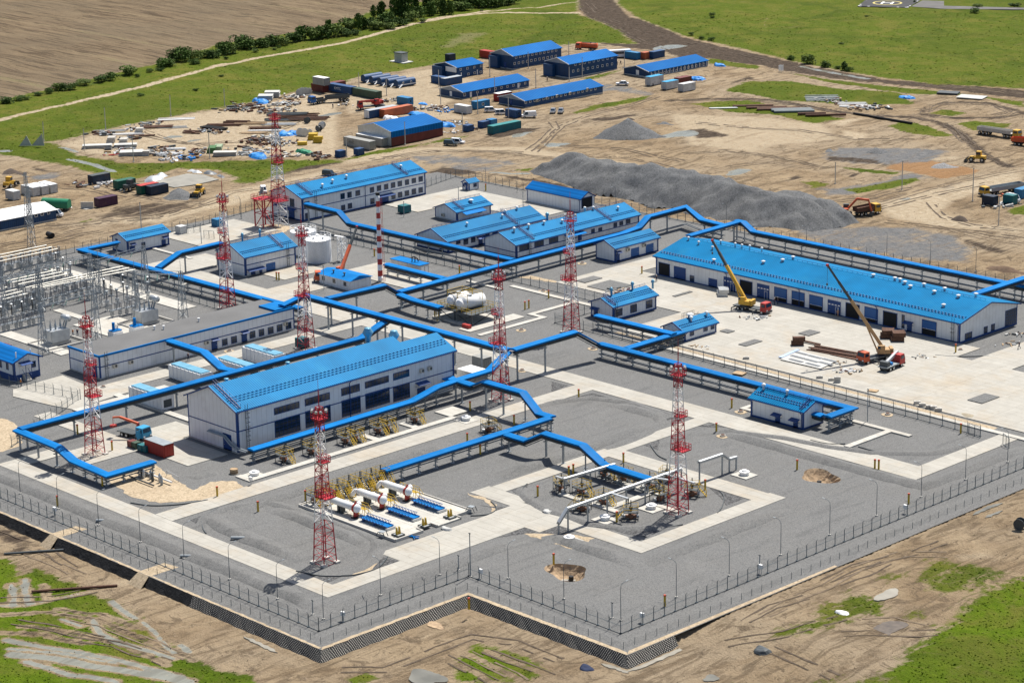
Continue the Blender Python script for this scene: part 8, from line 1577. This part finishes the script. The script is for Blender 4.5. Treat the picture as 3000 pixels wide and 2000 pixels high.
# short vegetation of the nearer ground: one mass
sel = np.argwhere((ATT['grass'] > .55) & (UU < 560)); r2 = np.random.RandomState(4); pick = sel[r2.randint(0, len(sel),14000)]; mbV = []; mbF = []
for i, j in pick:
 x, y = GX[i, j] + r2.uniform(-.8,.8), GY[i, j] + r2.uniform(-.8,.8); s = r2.uniform(.12,.3); h = r2.uniform(.06,.2); z = GZ[i, j] - .05
 for a in (r2.uniform(0,3.1), r2.uniform(0,3.1)): dx, dy = s * math.cos(a) / 2, s * math.sin(a) / 2; o = len(mbV); mbV += [(x - dx, y - dy, z),(x + dx, y + dy, z),(x + dx * 1.4 + .05, y + dy * 1.4, z + h),(x - dx * 1.4, y - dy * 1.4 + .05, z + h * .8)]; mbF.append((o, o + 1, o + 2, o + 3))
M_weed = mat('weed_green',(.1,.158,.009),.8,0,.4,.5, spec=.1); o = link('grass', MB().add(mbV, mbF).mesh('grass', M_weed)); tag(o, 'low green weeds on the muddy ground outside the fence', 'grass', None, 'stuff')
sel = np.argwhere((ATT['grass'] > .6) & (UU >= 560) & (UU < 1000)); pick = sel[r2.randint(0, len(sel),7000)]; mbV = []; mbF = []
for i, j in pick:
 x, y = GX[i, j] + r2.uniform(-1.2,1.2), GY[i, j] + r2.uniform(-1.2,1.2); s = r2.uniform(.2,.8); h = r2.uniform(.05,.22); z = GZ[i, j] - .05
 for a in (r2.uniform(0,3.1), r2.uniform(0,3.1)): dx, dy = s * math.cos(a) / 2, s * math.sin(a) / 2; o = len(mbV); mbV += [(x - dx, y - dy, z),(x + dx, y + dy, z),(x + dx * 1.2, y + dy * 1.2, z + h),(x - dx * 1.2, y - dy * 1.2, z + h * .8)]; mbF.append((o, o + 1, o + 2, o + 3))
o = link('grass', MB().add(mbV, mbF).mesh('grass', mat('meadow_tuft',(.09,.122,.013),.8,0,.45,.15, spec=.1))); tag(o, 'tufts of taller grass across the far meadows', 'grass', None, 'stuff')
# helipad
hp = poly(3, [(1205,48),(1552,58),(1640,3),(1275,-8)]); hc = Vector(G2(3,1410,26)); M_asph = mat('asphalt',(.045,.045,.047),.9,0,.2,.3)
zp_ = .25; struct('helipad', MB().prism(hp,-.3, zp_), M_asph); struct('asphalt_road', MB().prism(poly(3, [(1575,50),(1650,8),(1800,12),(1800,45),(2500,62),(2500,72),(1800,66)]),-.3, zp_ - .03), mat('worn_asphalt',(.12,.115,.11),.9,0,.2,.2))
rx = (Vector(G2(3,1515,27)) - Vector(G2(3,1310,25))).length / 2; mb = MB(); vs = []; n = 40
for i in range(n):
 a = 2 * math.pi * i / n
 for q in (.86,1): vs.append((hc.x + rx * q * math.cos(a), hc.y + rx * q * math.sin(a), zp_ + .02))
mb.add(vs, [(2 * i,2 * i + 1,(2 * i + 3) % (2 * n),(2 * i + 2) % (2 * n)) for i in range(n)]); struct('pad_ring', mb, mat('faded_yellow_line',(.5,.42,.14),.8)); ux = (Vector(hp[1]) - Vector(hp[0])).normalized(); uy = Vector((-ux.y, ux.x)); mb = MB()
for a, b_ in (((-2,-3),(-2,3)),((2,-3),(2,3)),((-2,0),(2,0))): p, q = hc + ux * a[0] + uy * a[1], hc + ux * b_[0] + uy * b_[1]; mb.bar((p.x, p.y, zp_ + .03),(q.x, q.y, zp_ + .03),1.0,.02)
struct('pad_letter', mb, M_white); mb = MB()
for k in range(4):
 a, b_ = Vector(hp[k]), Vector(hp[(k + 1) % 4]); c = (Vector(hp[0]) + Vector(hp[2])) / 2
 for u in (.03,.2,.8,.97): p = a.lerp(b_, u - .02).lerp(c,.03); q = a.lerp(b_, u + .03).lerp(c,.03); mb.bar((p.x, p.y, zp_ + .03),(q.x, q.y, zp_ + .03),.7,.02)
struct('pad_edge_marks', mb, M_white)
# people
def skin_mesh(name, J, E, m, parent):
 me = bpy.data.meshes.new(name); me.from_pydata([j[:3] for j in J], E, []); me.materials.append(m); o = link(name, me, parent); md = o.modifiers.new('skin', 'SKIN'); md.use_smooth_shade = True; me.skin_vertices[0].data[0].use_root = True
 for i, j in enumerate(J): me.skin_vertices[0].data[i].radius = (j[3], j[3])
 s = o.modifiers.new('sub', 'SUBSURF'); s.levels = s.render_levels = 1; return o
def person_body(walk):
 w_ = .28 if walk else .07; J = [(0,0,.95,.13),(0,0,1.2,.14),(0,0,1.42,.13),(0,0,1.52,.055),(.02,0,1.66,.105),(0,.1,.9,.085),(w_,.11,.5,.06),(w_ * .9,.11,.08,.045),(w_ + .14,.12,.04,.035),(0,-.1,.9,.085),(-w_ * .6,-.11,.5,.06),(-w_ * 1.3,-.11,.1,.045),(-w_ * 1.3 + .14,-.12,.04,.035),(0,.21,1.4,.06),(-.08,.25,1.12,.045),(.08,.26,.9,.035),(0,-.21,1.4,.06),(.04,-.25,1.12,.045),(.14,-.24,.9,.035)]
 return J, [(0,1),(1,2),(2,3),(3,4),(0,5),(5,6),(6,7),(7,8),(0,9),(9,10),(10,11),(11,12),(2,13),(13,14),(14,15),(2,16),(16,17),(17,18)]
for (k, x, y), rz, walk, cm, vm, l in (((12,292,815),2,1, M_navy, M_hivis, 'person in an orange vest beside the operator cabin'),((11,1005,1530),1,0, M_navy, M_hivis, 'person in an orange jacket bending near the transformer bund'),((11,1068,1525),3,0, M_navy, None, 'person in dark clothes standing near the transformer bund'),((6,2317,838),4,1, M_navy, None, 'person in dark clothes walking at the right end of the garage'),((6,1068,615),5,0, M_skin, M_skin, 'person in pale clothes before a closed garage gate'),((6,632,535),1,0, M_navy, None, 'person in dark clothes left of two before the garage gates'),((6,655,530),4,0, M_navy, None, 'person in dark clothes right of two before the garage gates'),((2,893,700),2,1, M_navy, mat('lime_vest',(.3,.6,.05),.8), 'person in a lime green vest by the dormitory'),((2,685,790),1,1, M_navy, None, 'person in dark clothes walking past the scrap heaps'),((2,1418,555),0,0, M_navy, None, 'person standing before the two-storey dormitory'),((2,1900,452),0,0, M_navy, None, 'person left of two behind the two-storey dormitory'),((2,1924,450),3,1, M_navy, None, 'person right of two behind the two-storey dormitory'),((2,1258,795),2,0, M_navy, None, 'person standing at the back of the white van'),((1,2293,745),0,0, M_navy, None, 'person in dark clothes before the dump trailer'),((4,1298,915),0,0, M_navy, None, 'person in dark clothes under the arched gallery'),((5,2170,375),3,0, M_navy, None, 'person in dark clothes at the left corner of the garage'),((4,1115,350),0,0, M_navy, None, 'person in dark clothes beside the switchyard rack')):
 p = g(k, x, y); t = thing('person', l, 'person',(p.x, p.y, gz(p.x, p.y) + .03), rz); J, E = person_body(walk); skin_mesh('body', J, E, M_skin, t)
 skin_mesh('clothing', [(a, b_, c, r_ + .02) for a, b_, c, r_ in J[:3] + J[5:]], [(0,1),(1,2),(0,3),(3,4),(4,5),(5,6),(0,7),(7,8),(8,9),(9,10),(2,11),(11,12),(2,14),(14,15)], cm, t)
 if vm: part('vest', MB().lathe([(.17,.95),(.19,1.2),(.18,1.42),(.08,1.47)], n=10), vm, t, True)
 part('helmet', MB().lathe([(.13,1.7),(.12,1.78),(.06,1.82)],(.02,0,0),10), M_white, t, True)
# stock in the yards
def stock(kind, k, x, y, m, label, s=1.0, rz=0.0, n=5, L=6):
 p = g(k, x, y); p.z = gz(p.x, p.y) + .02; r = random.Random(int(x * 7 + y)); NM = dict(beams='beam_stack', slabs='slab_stack', reel='cable_drum', crates='crate_stack', tarp='covered_pile', scrap='scrap_pile', pipes='pipe_stack', block='concrete_block')
 t = thing(NM[kind], label, dict(beams='beams', slabs='slabs', reel='cable drum', crates='crates', tarp='tarpaulin', scrap='scrap', pipes='pipes', block='block')[kind], p, rz)
 if kind == 'beams':
  for i in range(n): a = r.uniform(-.06,.06); y_ = (i - n / 2) * .5 * s; x_ = r.uniform(-.6,.6); link('beam', cached(('bm', L, m.name), lambda: MB().box(-L / 2, L / 2,-.14,.14,0,.26).mesh('beam', m)), t, Vector((x_, y_,.27 * r.randint(0,1))), a)
 elif kind == 'pipes':
  for i in range(n): link('pipe', cached(('pp', L, s, m.name), lambda: MB().tube((-L / 2,0,.45 * s),(L / 2,0,.45 * s),.43 * s,12).tube((-L / 2 - .01,0,.45 * s),(L / 2 + .01,0,.45 * s),.36 * s,12, cap=True).mesh('pipe', m)), t, Vector((r.uniform(-.5,.5),(i - n / 2) * .92 * s,0)))
 elif kind == 'slabs':
  for i in range(n): link('slab', cached(('sl', L, s, m.name), lambda: MB().box(-L / 2, L / 2,-.75 * s,.75 * s,.08,.3).mesh('slab', m)), t, Vector((r.uniform(-.1,.1), r.uniform(-.1,.1), i * .34)))
 elif kind == 'reel':
  part('core', MB().tube((0,-.4 * s,.75 * s),(0,.4 * s,.75 * s),.45 * s,14), M_dark, t)
  for y_ in (-.45,.45): part('flange', MB().tube((0, y_ * s - .05,.75 * s),(0, y_ * s + .05,.75 * s),.75 * s,16), m, t)
 elif kind == 'crates':
  for i in range(n): link('crate', cached(('cr', s, m.name), lambda: MB().box(-1.1 * s,1.1 * s,-.5 * s,.5 * s,0,.8 * s).box(-1.15 * s,-1.0 * s,-.53 * s,.53 * s,0,.85 * s).box(1.0 * s,1.15 * s,-.53 * s,.53 * s,0,.85 * s).mesh('crate', m)), t, Vector(((i % 2) * .3,(i // 2) * 1.15 * s,(i % 2) * .86 * s)), r.uniform(-.1,.1))
 elif kind == 'block':
  for i in range(n): link('block', cached(('bk', s), lambda: MB().box(-.8 * s,.8 * s,-.42 * s,.42 * s,0,.75 * s).box(-.3,.3,-.05,.05,.75 * s,.8 * s).mesh('block', M_conc)), t, Vector((0,0, i * .82 * s)))
 elif kind == 'tarp':
  P = blob(0,0, s,14, int(x),.25,1.3,.8); xs, ys = np.meshgrid(np.linspace(-1.6 * s,1.6 * s,14), np.linspace(-1.1 * s,1.1 * s,12), indexing='ij'); d = -sdf(xs, ys, P); z = np.clip(d * .8,-.2,.2 * s) + vnoise(xs + x, ys,.7,3) * .25 * s * (d > 0); V = [(float(a), float(b_), float(c)) for a, b_, c in zip(xs.ravel(), ys.ravel(), z.ravel())]; part('sheet', MB().add(V, [(i * 12 + j, i * 12 + 12 + j, i * 12 + 13 + j, i * 12 + j + 1) for i in range(13) for j in range(11) if d[i, j] > -.15 * s]), m, t)
 else:
  ms = [m, M_dark, M_rust, M_silver, M_wood]
  for i in range(int(n * 1.7)): a, b_, c = r.uniform(.4,2.2) * s, r.uniform(.2,.9) * s, r.uniform(.15,.7) * s; o = link('scrap_piece', MB().cbox((0,0, c / 2),(a, b_, c), r.uniform(0,3), r.uniform(-.2,.2)).mesh('scrap_piece', ms[r.choice((0,0,0,1,2,3,4))]), t, Vector((r.gauss(0,2.3) * s, r.gauss(0,2.3) * s,0)))
M_sl = mat('grey_slab',(.45,.45,.43),.8,0,.1,.8); M_cg = mat('crate_green',(.06,.16,.05),.6)
for a in (('slabs',19,960,115, M_sl, 'tall stack of pale slabs at the grass edge',3.0,.8,5,5),('slabs',19,1005,100, M_sl, 'second tall slab stack behind the first at the grass edge',2.6,.8,6,5),('slabs',19,80,475, M_sl, 'slab stack at the yard corner beside a grey pole',3,.9,4,7),('slabs',19,40,420, M_sl, 'long slab stack at the left yard edge',2,.9,3,7),('slabs',19,695,480, M_conc, 'long grey crated stack next to green crates',2,.8,4,7),
          ('pipes',19,620,305, M_black, 'bundle of black pipes in the middle of the stock yard',.7,.2,5,9),('beams',19,250,300, M_rust, 'reddish beam bundle near the grass edge',1,.9,7,9),('beams',19,1180,225, M_rust, 'largest spread of rusty beams behind the yard loop',1.4,.8,12,12),('beams',19,1080,245, M_dark, 'dark beam spread left of the largest rusty one',1.3,.8,9,12),('beams',19,1230,245, M_rust, 'rusty beams by the round grey lump',1.2,.8,8,12),('beams',19,960,300, M_rust, 'brown beam bundle with white bars in the yard',1.1,.8,7,10),('beams',19,860,275, M_wood, 'timber coloured beams in the middle of the yard',1.2,.7,7,10),('beams',19,770,268, M_rust, 'small rusty beam pile left of the timber',1,.7,6,8),('beams',19,480,328, M_rust, 'low rusty frame lying by the white puddle',1.1,.5,6,6),('beams',19,370,248, M_white, 'white beams at the grass edge',1,.9,4,12),('beams',19,40,338, M_white, 'white beams at the far left of the yard',1,.9,4,11),('beams',19,350,300, M_silver, 'single pale beams right of the reddish bundle',1.2,.9,3,10),('beams',19,340,465, M_white, 'white beams at the yard fence',1,.7,6,6),('beams',19,370,440, M_white, 'white plank bundle behind the fence beams',.8,.8,4,6),('beams',19,960,318, M_white, 'white bars before the brown beams',1,.8,3,11),
          ('crates',19,125,330, M_conc, 'stack of grey blocks by the white beams',1,.8,4),('crates',19,600,465, M_cg, 'green crates in a low block at the yard fence',1,.8,8),('crates',19,640,455, mat('pale_green_crate',(.3,.38,.25),.6), 'pale green crates next to the green ones',1,.8,8),('crates',19,1265,375, M_yel, 'yellow crates stacked highest near the cable drums',1.2,.8,4),('crates',19,1200,410, M_yel, 'lone yellow crate at the front of the crates',1.3,.8,1),('crates',19,1300,395, M_yel, 'yellow crates at the right of the stack',1.2,.8,2),('crates',19,20,405, M_conc, 'row of grey blocks at the left yard edge',1,.8,6),('crates',19,170,480, M_conc, 'grey blocks beside the corner slab stack',.9,.8,4),('crates',19,-60,395, M_conc, 'grey blocks behind the left fence pole',1,.8,6),('slabs',21,1600,290, M_sl, 'long slab stack nearest the ditch',2,.9,3,9),
          ('reel',19,1185,348, M_silver, 'big grey cable drum, left of a pair',1.6,.8),('reel',19,1215,350, M_silver, 'big grey cable drum, right of a pair',1.6,.8),('reel',19,1250,340, M_silver, 'small grey cable drum right of the big pair',1,.8),('reel',19,1308,318, M_dark, 'dark cable drum lying behind the yellow crates',1.3,0),('reel',19,1180,90, M_sl, 'pale cable drum at the grass edge, first of four',1.5,.8),('reel',19,1200,85, M_sl, 'pale cable drum at the grass edge, second of four',1.6,.8),('reel',19,1222,80, M_sl, 'pale cable drum at the grass edge, third of four',1.5,.8),('reel',19,1245,75, M_sl, 'pale cable drum at the grass edge, last of four',1.3,.8),('reel',9,2320,510, M_dark, 'black cable drum on the bare ground at the right edge',1.3,.3),('reel',19,1232,268, M_dark, 'dark round drum beside the rusty beams',1.3,.5),
          ('tarp',19,905,492, M_tarp, 'blue tarpaulin at the yard fence near the mast',3),('tarp',19,1090,340, M_tarp, 'blue sheets left of the cable drums',2.6),('tarp',19,1145,335, M_tarp, 'blue sheet right beside the other blue sheets',2),('tarp',19,930,133, M_tarp, 'blue sheet under the tall slab stacks',3),('tarp',19,1212,460, M_green, 'green covered pile at the yard fence',2.6),('tarp',2,565,720, M_tarp, 'light blue covered pile in the camp yard',1.6),('tarp',2,525,797, M_tarp, 'blue tarpaulin behind the warehouse roof',3),('tarp',2,715,868, M_tarp, 'blue tarpaulin at the far end of the warehouse',2.6),('tarp',2,340,825, M_white, 'white bags heaped behind the warehouse',2.8),('tarp',3,250,455, M_tarp, 'bright blue heap right of the far dormitory',2),('tarp',3,1550,672, M_tarp, 'blue and white heap on the right grass',2.1),('tarp',3,100,545, M_tarp, 'blue sheet at the camp end',2.6),('tarp',9,1095,1080, M_white, 'crumpled white plastic on the rough ground at the front right',.9),('tarp',8,1690,1408, M_navy, 'dark blue cloth below the embankment',1.1),('tarp',9,550,1318, M_dark, 'black sheet on the bare ground at the front right',1.3),('tarp',8,1420,392, M_sl, 'pile of pale bags at the ring road edge',.9),('tarp',15,2150,940, M_sl, 'broken pale rubble at the vessel pad corner',.9),
          ('scrap',19,1080,145, M_conc, 'large rubble heap below the tall slab stacks',1.2,0,26),('scrap',19,1150,105, M_conc, 'rubble right of the slab stacks',1,0,20),('scrap',19,760,185, M_dark, 'dark scrap heap at the left of the slab stacks',1.2,0,22),('scrap',19,890,178, M_conc, 'grey scrap before the blue sheet',1.1,0,18),('scrap',19,260,440, M_dark, 'dark tangle behind the fence beams',1.1,0,24),('scrap',19,890,455, M_silver, 'grey scrap above the blue tarpaulin',1.1,0,20),('scrap',19,890,385, M_rust, 'rusty scrap behind the red mast head',1.1,0,20),('scrap',19,970,365, M_conc, 'mixed scrap right of the rusty scrap',1.1,0,16),('scrap',19,340,505, M_white, 'white scrap below the fence beams',1,0,18),('scrap',19,450,495, M_tarp, 'blue and dark scrap at the fence',.9,0,12),('scrap',19,1150,480, M_conc, 'grey packs left of the green pile',.9,0,12),('scrap',19,1310,485, M_rust, 'rust and blue boxes right of the green pile',1,0,14),('scrap',19,-120,340, M_dark, 'dark scrap at the far left of the yard',1.1,0,18),('scrap',19,210,270, M_dark, 'black scrap above the reddish beams',.9,0,14),('scrap',2,650,748, M_conc, 'mixed scrap along the inner camp fence',1,0,20),('scrap',2,740,758, M_tarp, 'blue and grey scrap beside the white hut',.9,0,16),('scrap',2,790,855, M_silver, 'silver scrap behind the blue tarpaulin',.9,0,16),('scrap',2,775,905, M_white, 'white packs by the warehouse end',.8,0,10),('scrap',2,345,690, M_sl, 'grey sacks beside the light blue hut',.8,0,14),('scrap',1,730,1262, M_white, 'white rubbish beside the dark container',.9,0,18),('scrap',1,560,1270, M_rust, 'brown rubbish left of the dark container',.9,0,14),('scrap',20,620,690, M_sl, 'pale slabs scattered by the dark box',1,0,16),('scrap',3,1340,745, M_dark, 'dark scrap on the right grass strip',1,0,14),('scrap',3,2260,1340, M_orange, 'orange machine parts beside the yellow truck',.8,0,12),
          ('scrap',19,1050,190, M_conc, 'thin rubble below the large rubble heap',1,0,22),('scrap',19,960,195, M_rust, 'brown scrap left of the thin rubble',1,0,16),('scrap',19,1130,150, M_sl, 'pale rubble right of the large rubble heap',1,0,18),('scrap',19,820,155, M_rust, 'dark brown boards at the grass edge',1,0,16),('scrap',19,200,460, M_conc, 'grey boxes behind the corner slab stack',1,0,18),('scrap',19,300,480, M_silver, 'silver scrap among the white beams',1,0,20),('scrap',19,500,460, M_rust, 'brown tangle left of the green crates',1,0,16),('scrap',19,740,450, M_dark, 'dark scrap right of the long crated stack',1,0,16),('scrap',19,840,470, M_conc, 'grey bundles left of the blue tarpaulin',1,0,14),('scrap',19,920,400, M_rust, 'rust coloured boxes before the mast head',1,0,16),('scrap',19,1000,390, M_dark, 'dark boxes right of the mast head',1,0,14),('scrap',19,1120,395, M_silver, 'silver scrap left of the yellow crates',.9,0,12),('scrap',19,1060,490, M_conc, 'grey scrap right of the mast shaft',1,0,12),('scrap',19,560,320, M_rust, 'rusty frames beside the black pipes',1,0,14),('scrap',19,640,330, M_conc, 'grey bits below the black pipes',.8,0,10),('scrap',19,60,365, M_dark, 'dark beams scattered at the left of the yard',1,0,16),('scrap',19,-20,440, M_conc, 'grey rubble at the left fence pole',1,0,18),('scrap',19,-40,470, M_red2, 'red machine parts at the left yard corner',.9,0,8),('scrap',19,100,300, M_silver, 'silver scrap above the grey blocks',.9,0,12),('beams',19,690,285, M_rust, 'long brown beams right of the black pipes',1,.8,8,11),('beams',19,1100,215, M_dark, 'dark beams at the back of the largest spread',1.2,.8,9,13),('beams',19,1040,275, M_silver, 'pale bars before the dark beam spread',1.1,.8,7,11),('beams',19,1270,235, M_rust, 'rusty beams at the right end of the spread',1.1,.8,7,11),('beams',19,150,350, M_rust, 'brown beams right of the grey block stack',1,.9,5,8),('beams',19,-70,320, M_silver, 'grey sheets at the far left of the yard',1.4,.9,5,10),('beams',19,880,330, M_wood, 'timber bars before the white ones',1,.8,5,8),('reel',19,1330,300, M_silver, 'grey cable drum at the right of the crates',1.4,.5),('scrap',2,20,720, M_conc, 'thin grey scrap before the red crane',.7,0,10),('scrap',2,560,745, M_dark, 'dark scrap under the light blue pile',.9,0,14),('scrap',2,900,890, M_tarp, 'blue boxes between the small huts',.7,0,8),('scrap',3,1020,700, M_conc, 'grey planks on the right grass',1,0,18),('scrap',3,1230,740, M_sl, 'pale bars and boards on the right grass',1,0,14),('scrap',1,880,1300, M_conc, 'grey junk beside the dark tractor',.8,0,14),('scrap',6,2290,735, M_sl, 'pale fittings on the gravel right of the garage',.5,0,10),('scrap',6,2260,805, M_wood, 'timber bits on the gravel right of the garage',.5,0,8),
          ('pipes',3,480,735, M_rust, 'thin rusty pipes, leftmost on the right grass',.6,.82,3,13),('pipes',3,580,745, M_rust, 'dark rusty pipes second from the left on the right grass',.6,.82,3,13),('pipes',3,665,758, M_rust, 'rust red pipes beside the grey ones',.8,.82,4,14),('pipes',3,755,770, mat('grey_green_pipe',(.13,.16,.17),.5), 'grey pipes in the middle of the pipe row',1.1,.82,5,13),('pipes',3,885,797, M_rust, 'single thick rusty pipe right of the grey pipes',1.1,.82,1,9),('pipes',3,985,805, M_rust, 'long rusty pipe at the right end of the row',1.0,.82,1,13),('pipes',3,285,750, M_silver, 'thin silver pipes left of the pipe row',.4,.82,3,9),('pipes',3,1375,818, M_black, 'long black pipe lying across the right track',.9,-.05,1,24),('beams',3,960,680, M_silver, 'pale planks strewn on the right grass',2,.8,10,11),('beams',3,1170,725, M_white, 'white poles on the right grass',1.6,.75,8,9),('beams',3,1290,735, M_white, 'short white bars right of the poles',1.6,.75,6,6),('slabs',3,1990,675, M_sl, 'pale sheets lying at the right dark road',4,.3,1,9),('slabs',3,1830,645, M_dark, 'dark boards at the right dark road',3,.4,2,7),
          ('crates',6,790,812, M_rust, 'brown slatted crate alone in the garage yard',1.15,.8,2),('crates',6,1405,765, M_rust, 'brown slatted crate with white edge, left of two before the gates',1.15,.7,4),('crates',6,1480,785, M_rust, 'brown slatted crate, right of two before the gates',1.2,.8,4),('block',6,437,908, M_conc, 'single grey block farthest left by the trench',.8,.8,1),('block',6,943,1040, M_conc, 'single grey block by the trench, middle',.8,.8,1),('block',6,1025,1056, M_conc, 'grey block left of the doubled blocks',.8,.8,1),('block',6,1065,1068, M_conc, 'two grey blocks stacked by the trench',.8,.8,2),('block',6,1615,1215, M_conc, 'first of five grey blocks at the yard edge',.8,.8,1),('block',6,1650,1230, M_conc, 'second of five grey blocks at the yard edge',.8,.8,1),('block',6,1698,1243, M_conc, 'third of five grey blocks at the yard edge',.8,.8,1),('block',6,1728,1249, M_conc, 'fourth of five grey blocks at the yard edge',.8,.8,1),('block',6,1762,1263, M_conc, 'last of five grey blocks at the yard edge',.8,.8,1),
          ('beams',6,1060,865, M_rust, 'long rusty beams before the tan crane',.9,.12,8,12),('beams',6,1130,895, M_rust, 'shorter rusty beams nearer the tan crane',.6,.1,5,8),('beams',6,860,798, M_rust, 'rusty beam leading from the lone brown crate',.5,.1,2,7),('crates',6,275,475, M_silver, 'silver scaffold frames stacked before the garage',1.0,.8,6),('scrap',6,1140,995, M_white, 'white wrapped bundle near the tan crane',.6,0,22),('scrap',6,480,625, M_silver, 'silver rods heap beside the yellow crane',.6,0,14),('scrap',5,1935,440, M_wood, 'brown timber offcuts behind the boiler house',.7,0,16),('scrap',6,1650,893, M_dark, 'small dark parts on the garage yard',.4,0,10),('scrap',6,1080,935, M_dark, 'dark bundle at the end of the laid panels',.4,0,10),('scrap',6,120,825, M_wood, 'small timber pieces at the trench start',.5,0,8),('slabs',6,1315,1130, M_wood, 'red brown pallet on the garage yard',1,.3,1,2),('slabs',6,395,1010, M_wood, 'flat timber board on the gravel',1.4,.2,1,2.4),
          ('pipes',7,685,458, M_grey, 'concrete culvert pipe end at the first fence gap',.6,.75,1,1.8),('pipes',7,1280,702, M_grey, 'concrete culvert pipe end at the second fence gap',.6,.75,1,1.8),('pipes',7,1635,578, M_grey, 'short concrete pipe lying on the gravel island',.65,.75,1,2.4),('pipes',7,505,868, M_rust, 'long thin pipe on the muddy foreground grass',.5,.95,1,14),('pipes',7,250,610, M_dark, 'long dark pipe leaving the first embankment gap',.5,.95,1,11),('pipes',4,360,62, M_black, 'short thick black pipe by the left dirt road',1.6,-.1,1,2.6),('beams',2,1330,360, M_sl, 'pale strips behind the farthest dormitory',1,.8,3,5)): stock(*a)
# laid roof panels on a plastic sheet
t = thing('panel_layout', 'dark panels laid in rows on a white sheet in the garage yard', 'panels', g(17,850,830)); M_panel = mat('dark_panel',(.14,.15,.16),.5); u = g(17,1100,900) - g(17,560,760); v = g(17,440,830) - g(17,640,700); u.normalize(); v.normalize()
c4 = [g(17, *q) - t.location for q in ((640,700),(1180,850),(960,960),(400,830))]; part('sheet', MB().prism([(q.x, q.y) for q in c4],.30,.32), M_sl, t)
for i,(x, y) in enumerate(((690,750),(880,800),(640,800),(830,850),(620,850),(850,905),(1030,890),(1080,845))): q = g(17, x, y) - t.location; part('panel', MB().cbox((q.x, q.y,.36),(3.6,.8,.06), math.atan2(u.y, u.x)), M_panel, t)
t.location.z = .05
q1, q2 = g(17,400,810), g(17,650,700); tag(link('plastic_sheet', MB().bar((0,0,.45),(q2.x - q1.x, q2.y - q1.y,.45),.9,.12).mesh('plastic_sheet', mat('bluish_plastic',(.45,.55,.72),.25)), None, Vector((q1.x, q1.y,0))), 'bluish plastic sheet along the edge of the laid panels', 'sheet')
# pipework in the open dig at the front left
t = thing('pipe_manifold', 'unfinished pipes and valves standing in the sandy dig', 'pipework',(-357,247,0)); mb = MB()
part('header_pipe', MB().tube((-3,1.5,.6),(7,1.5,.6),.18,8), M_white, t); part('header_pipe', MB().tube((-2,-1.5,.4),(5.5,-1.5,.4),.15,8), M_dark, t)
for i in range(6): part('valve', MB().lathe([(.25,0),(.3,.6),(.2,1.2),(.3,1.3),(.05,1.9)],(-1.5 + 1.4 * i,.3 * (-1) ** i + .6,0),10),(M_dark, M_silver, M_grey)[i % 3], t)
part('rail', MB().bars([(2,4,0),(2,4,1.1),(6.5,3.4,1.1),(6.5,3.4,0)],.08), M_silver, t)
t = thing('wooden_drum', 'brown round drum on the gravel tongue before the hall', 'drum', g(7,1612,125)); part('body', MB().lathe([(.75,0),(.75,.9),(.7,.95),(.65,.9)], n=14), M_wood, t); part('band', MB().lathe([(.77,.3),(.77,.4)], n=14), M_rust, t)
t = thing('perch_frame', 'small triangular wooden frame in the grass at the front right', 'frame', g(9,2275,1410, LOWZ)); part('post', MB().bar((0,0,0),(0,0,.8),.08), M_wood, t); part('triangle', MB().bars([(-.9,0,.8),(.9,.2,.9),(0,-.7,.8),(-.9,0,.8)],.08), M_wood, t)
# utility poles
PP = [(2,1023,530,7),(2,1288,475,6),(2,1340,605,6.5),(2,1570,560,5),(2,1660,535,7),(2,1057,670,7),(2,672,600,6),(2,685,730,6.5),(2,940,785,6.5),(2,1152,815,7),(2,835,910,6.5),(2,440,995,7),(2,312,660,6),(2,122,600,5),(2,1567,380,5),(2,1950,465,6),(2,37,1080,6),(1,303,970,6),(1,728,890,7),(1,1177,800,7),(1,1548,735,6),(1,583,1030,6.5),(1,920,1115,8),(1,1445,1090,7.5),(1,1937,1100,7),(3,1050,1265,6),(3,1510,1310,8),(3,1997,1385,9),(3,2175,1560,8),(1,975,1600,8)]
for i,(k, x, y, h) in enumerate(sorted(PP, key=lambda q: CR[q[0]][0] + q[1] / 2.351)): pole(g(k, x, y), h, 'concrete utility pole outside the gravel yard, %s from the left' % ORD[i], 'utility poles', M_conc,.14)
t = thing('junction_hut', 'small grey block hut alone in the green meadow', 'hut', g(2,412,425)); part('wall', MB().box(-2,2,-1.5,1.5,-.2,3.2), M_conc, t); part('roof', MB().box(-2.2,2.2,-1.7,1.7,3.2,3.45), M_dark, t); part('slab', MB().box(-4,4,-2.5,2.5,-.3,.15), M_sl, t)
t = thing('plank_screen', 'two grey pointed sheets standing in the left grass', 'screen', g(1,225,1005)); part('sheet', MB().add([(-3,-3,0),(-.2,-.2,0),(-1.2,-1.2,3.2),(-3,-3,.4),(-3.1,-2.9,0),(-.3,-.1,0),(-1.3,-1.1,3.2)], [(0,1,2),(6,5,4),(0,2,6,4),(1,5,6,2)]).add([(-.3,-.3,0),(2.6,2.6,0),(2.2,2.2,3.8),(-.4,-.2,0),(2.5,2.7,0),(2.1,2.3,3.8)], [(0,1,2),(5,4,3),(0,2,5,3),(1,4,5,2)]), M_sl, t)
for k, x, y, l in ((3,670,500, 'left'),(3,685,500, 'right')): t = thing('road_sign', 'white board beside the dark dirt road, %s of two' % l, 'sign', g(k, x, y)); part('board', MB().box(-.05,.05,-.7,.7,.6,2.6), M_white, t); part('leg', MB().bar((0,-.5,0),(0,-.5,.6),.1).bar((0,.5,0),(0,.5,.6),.1), M_grey, t)
bpy.context.view_layer.update()
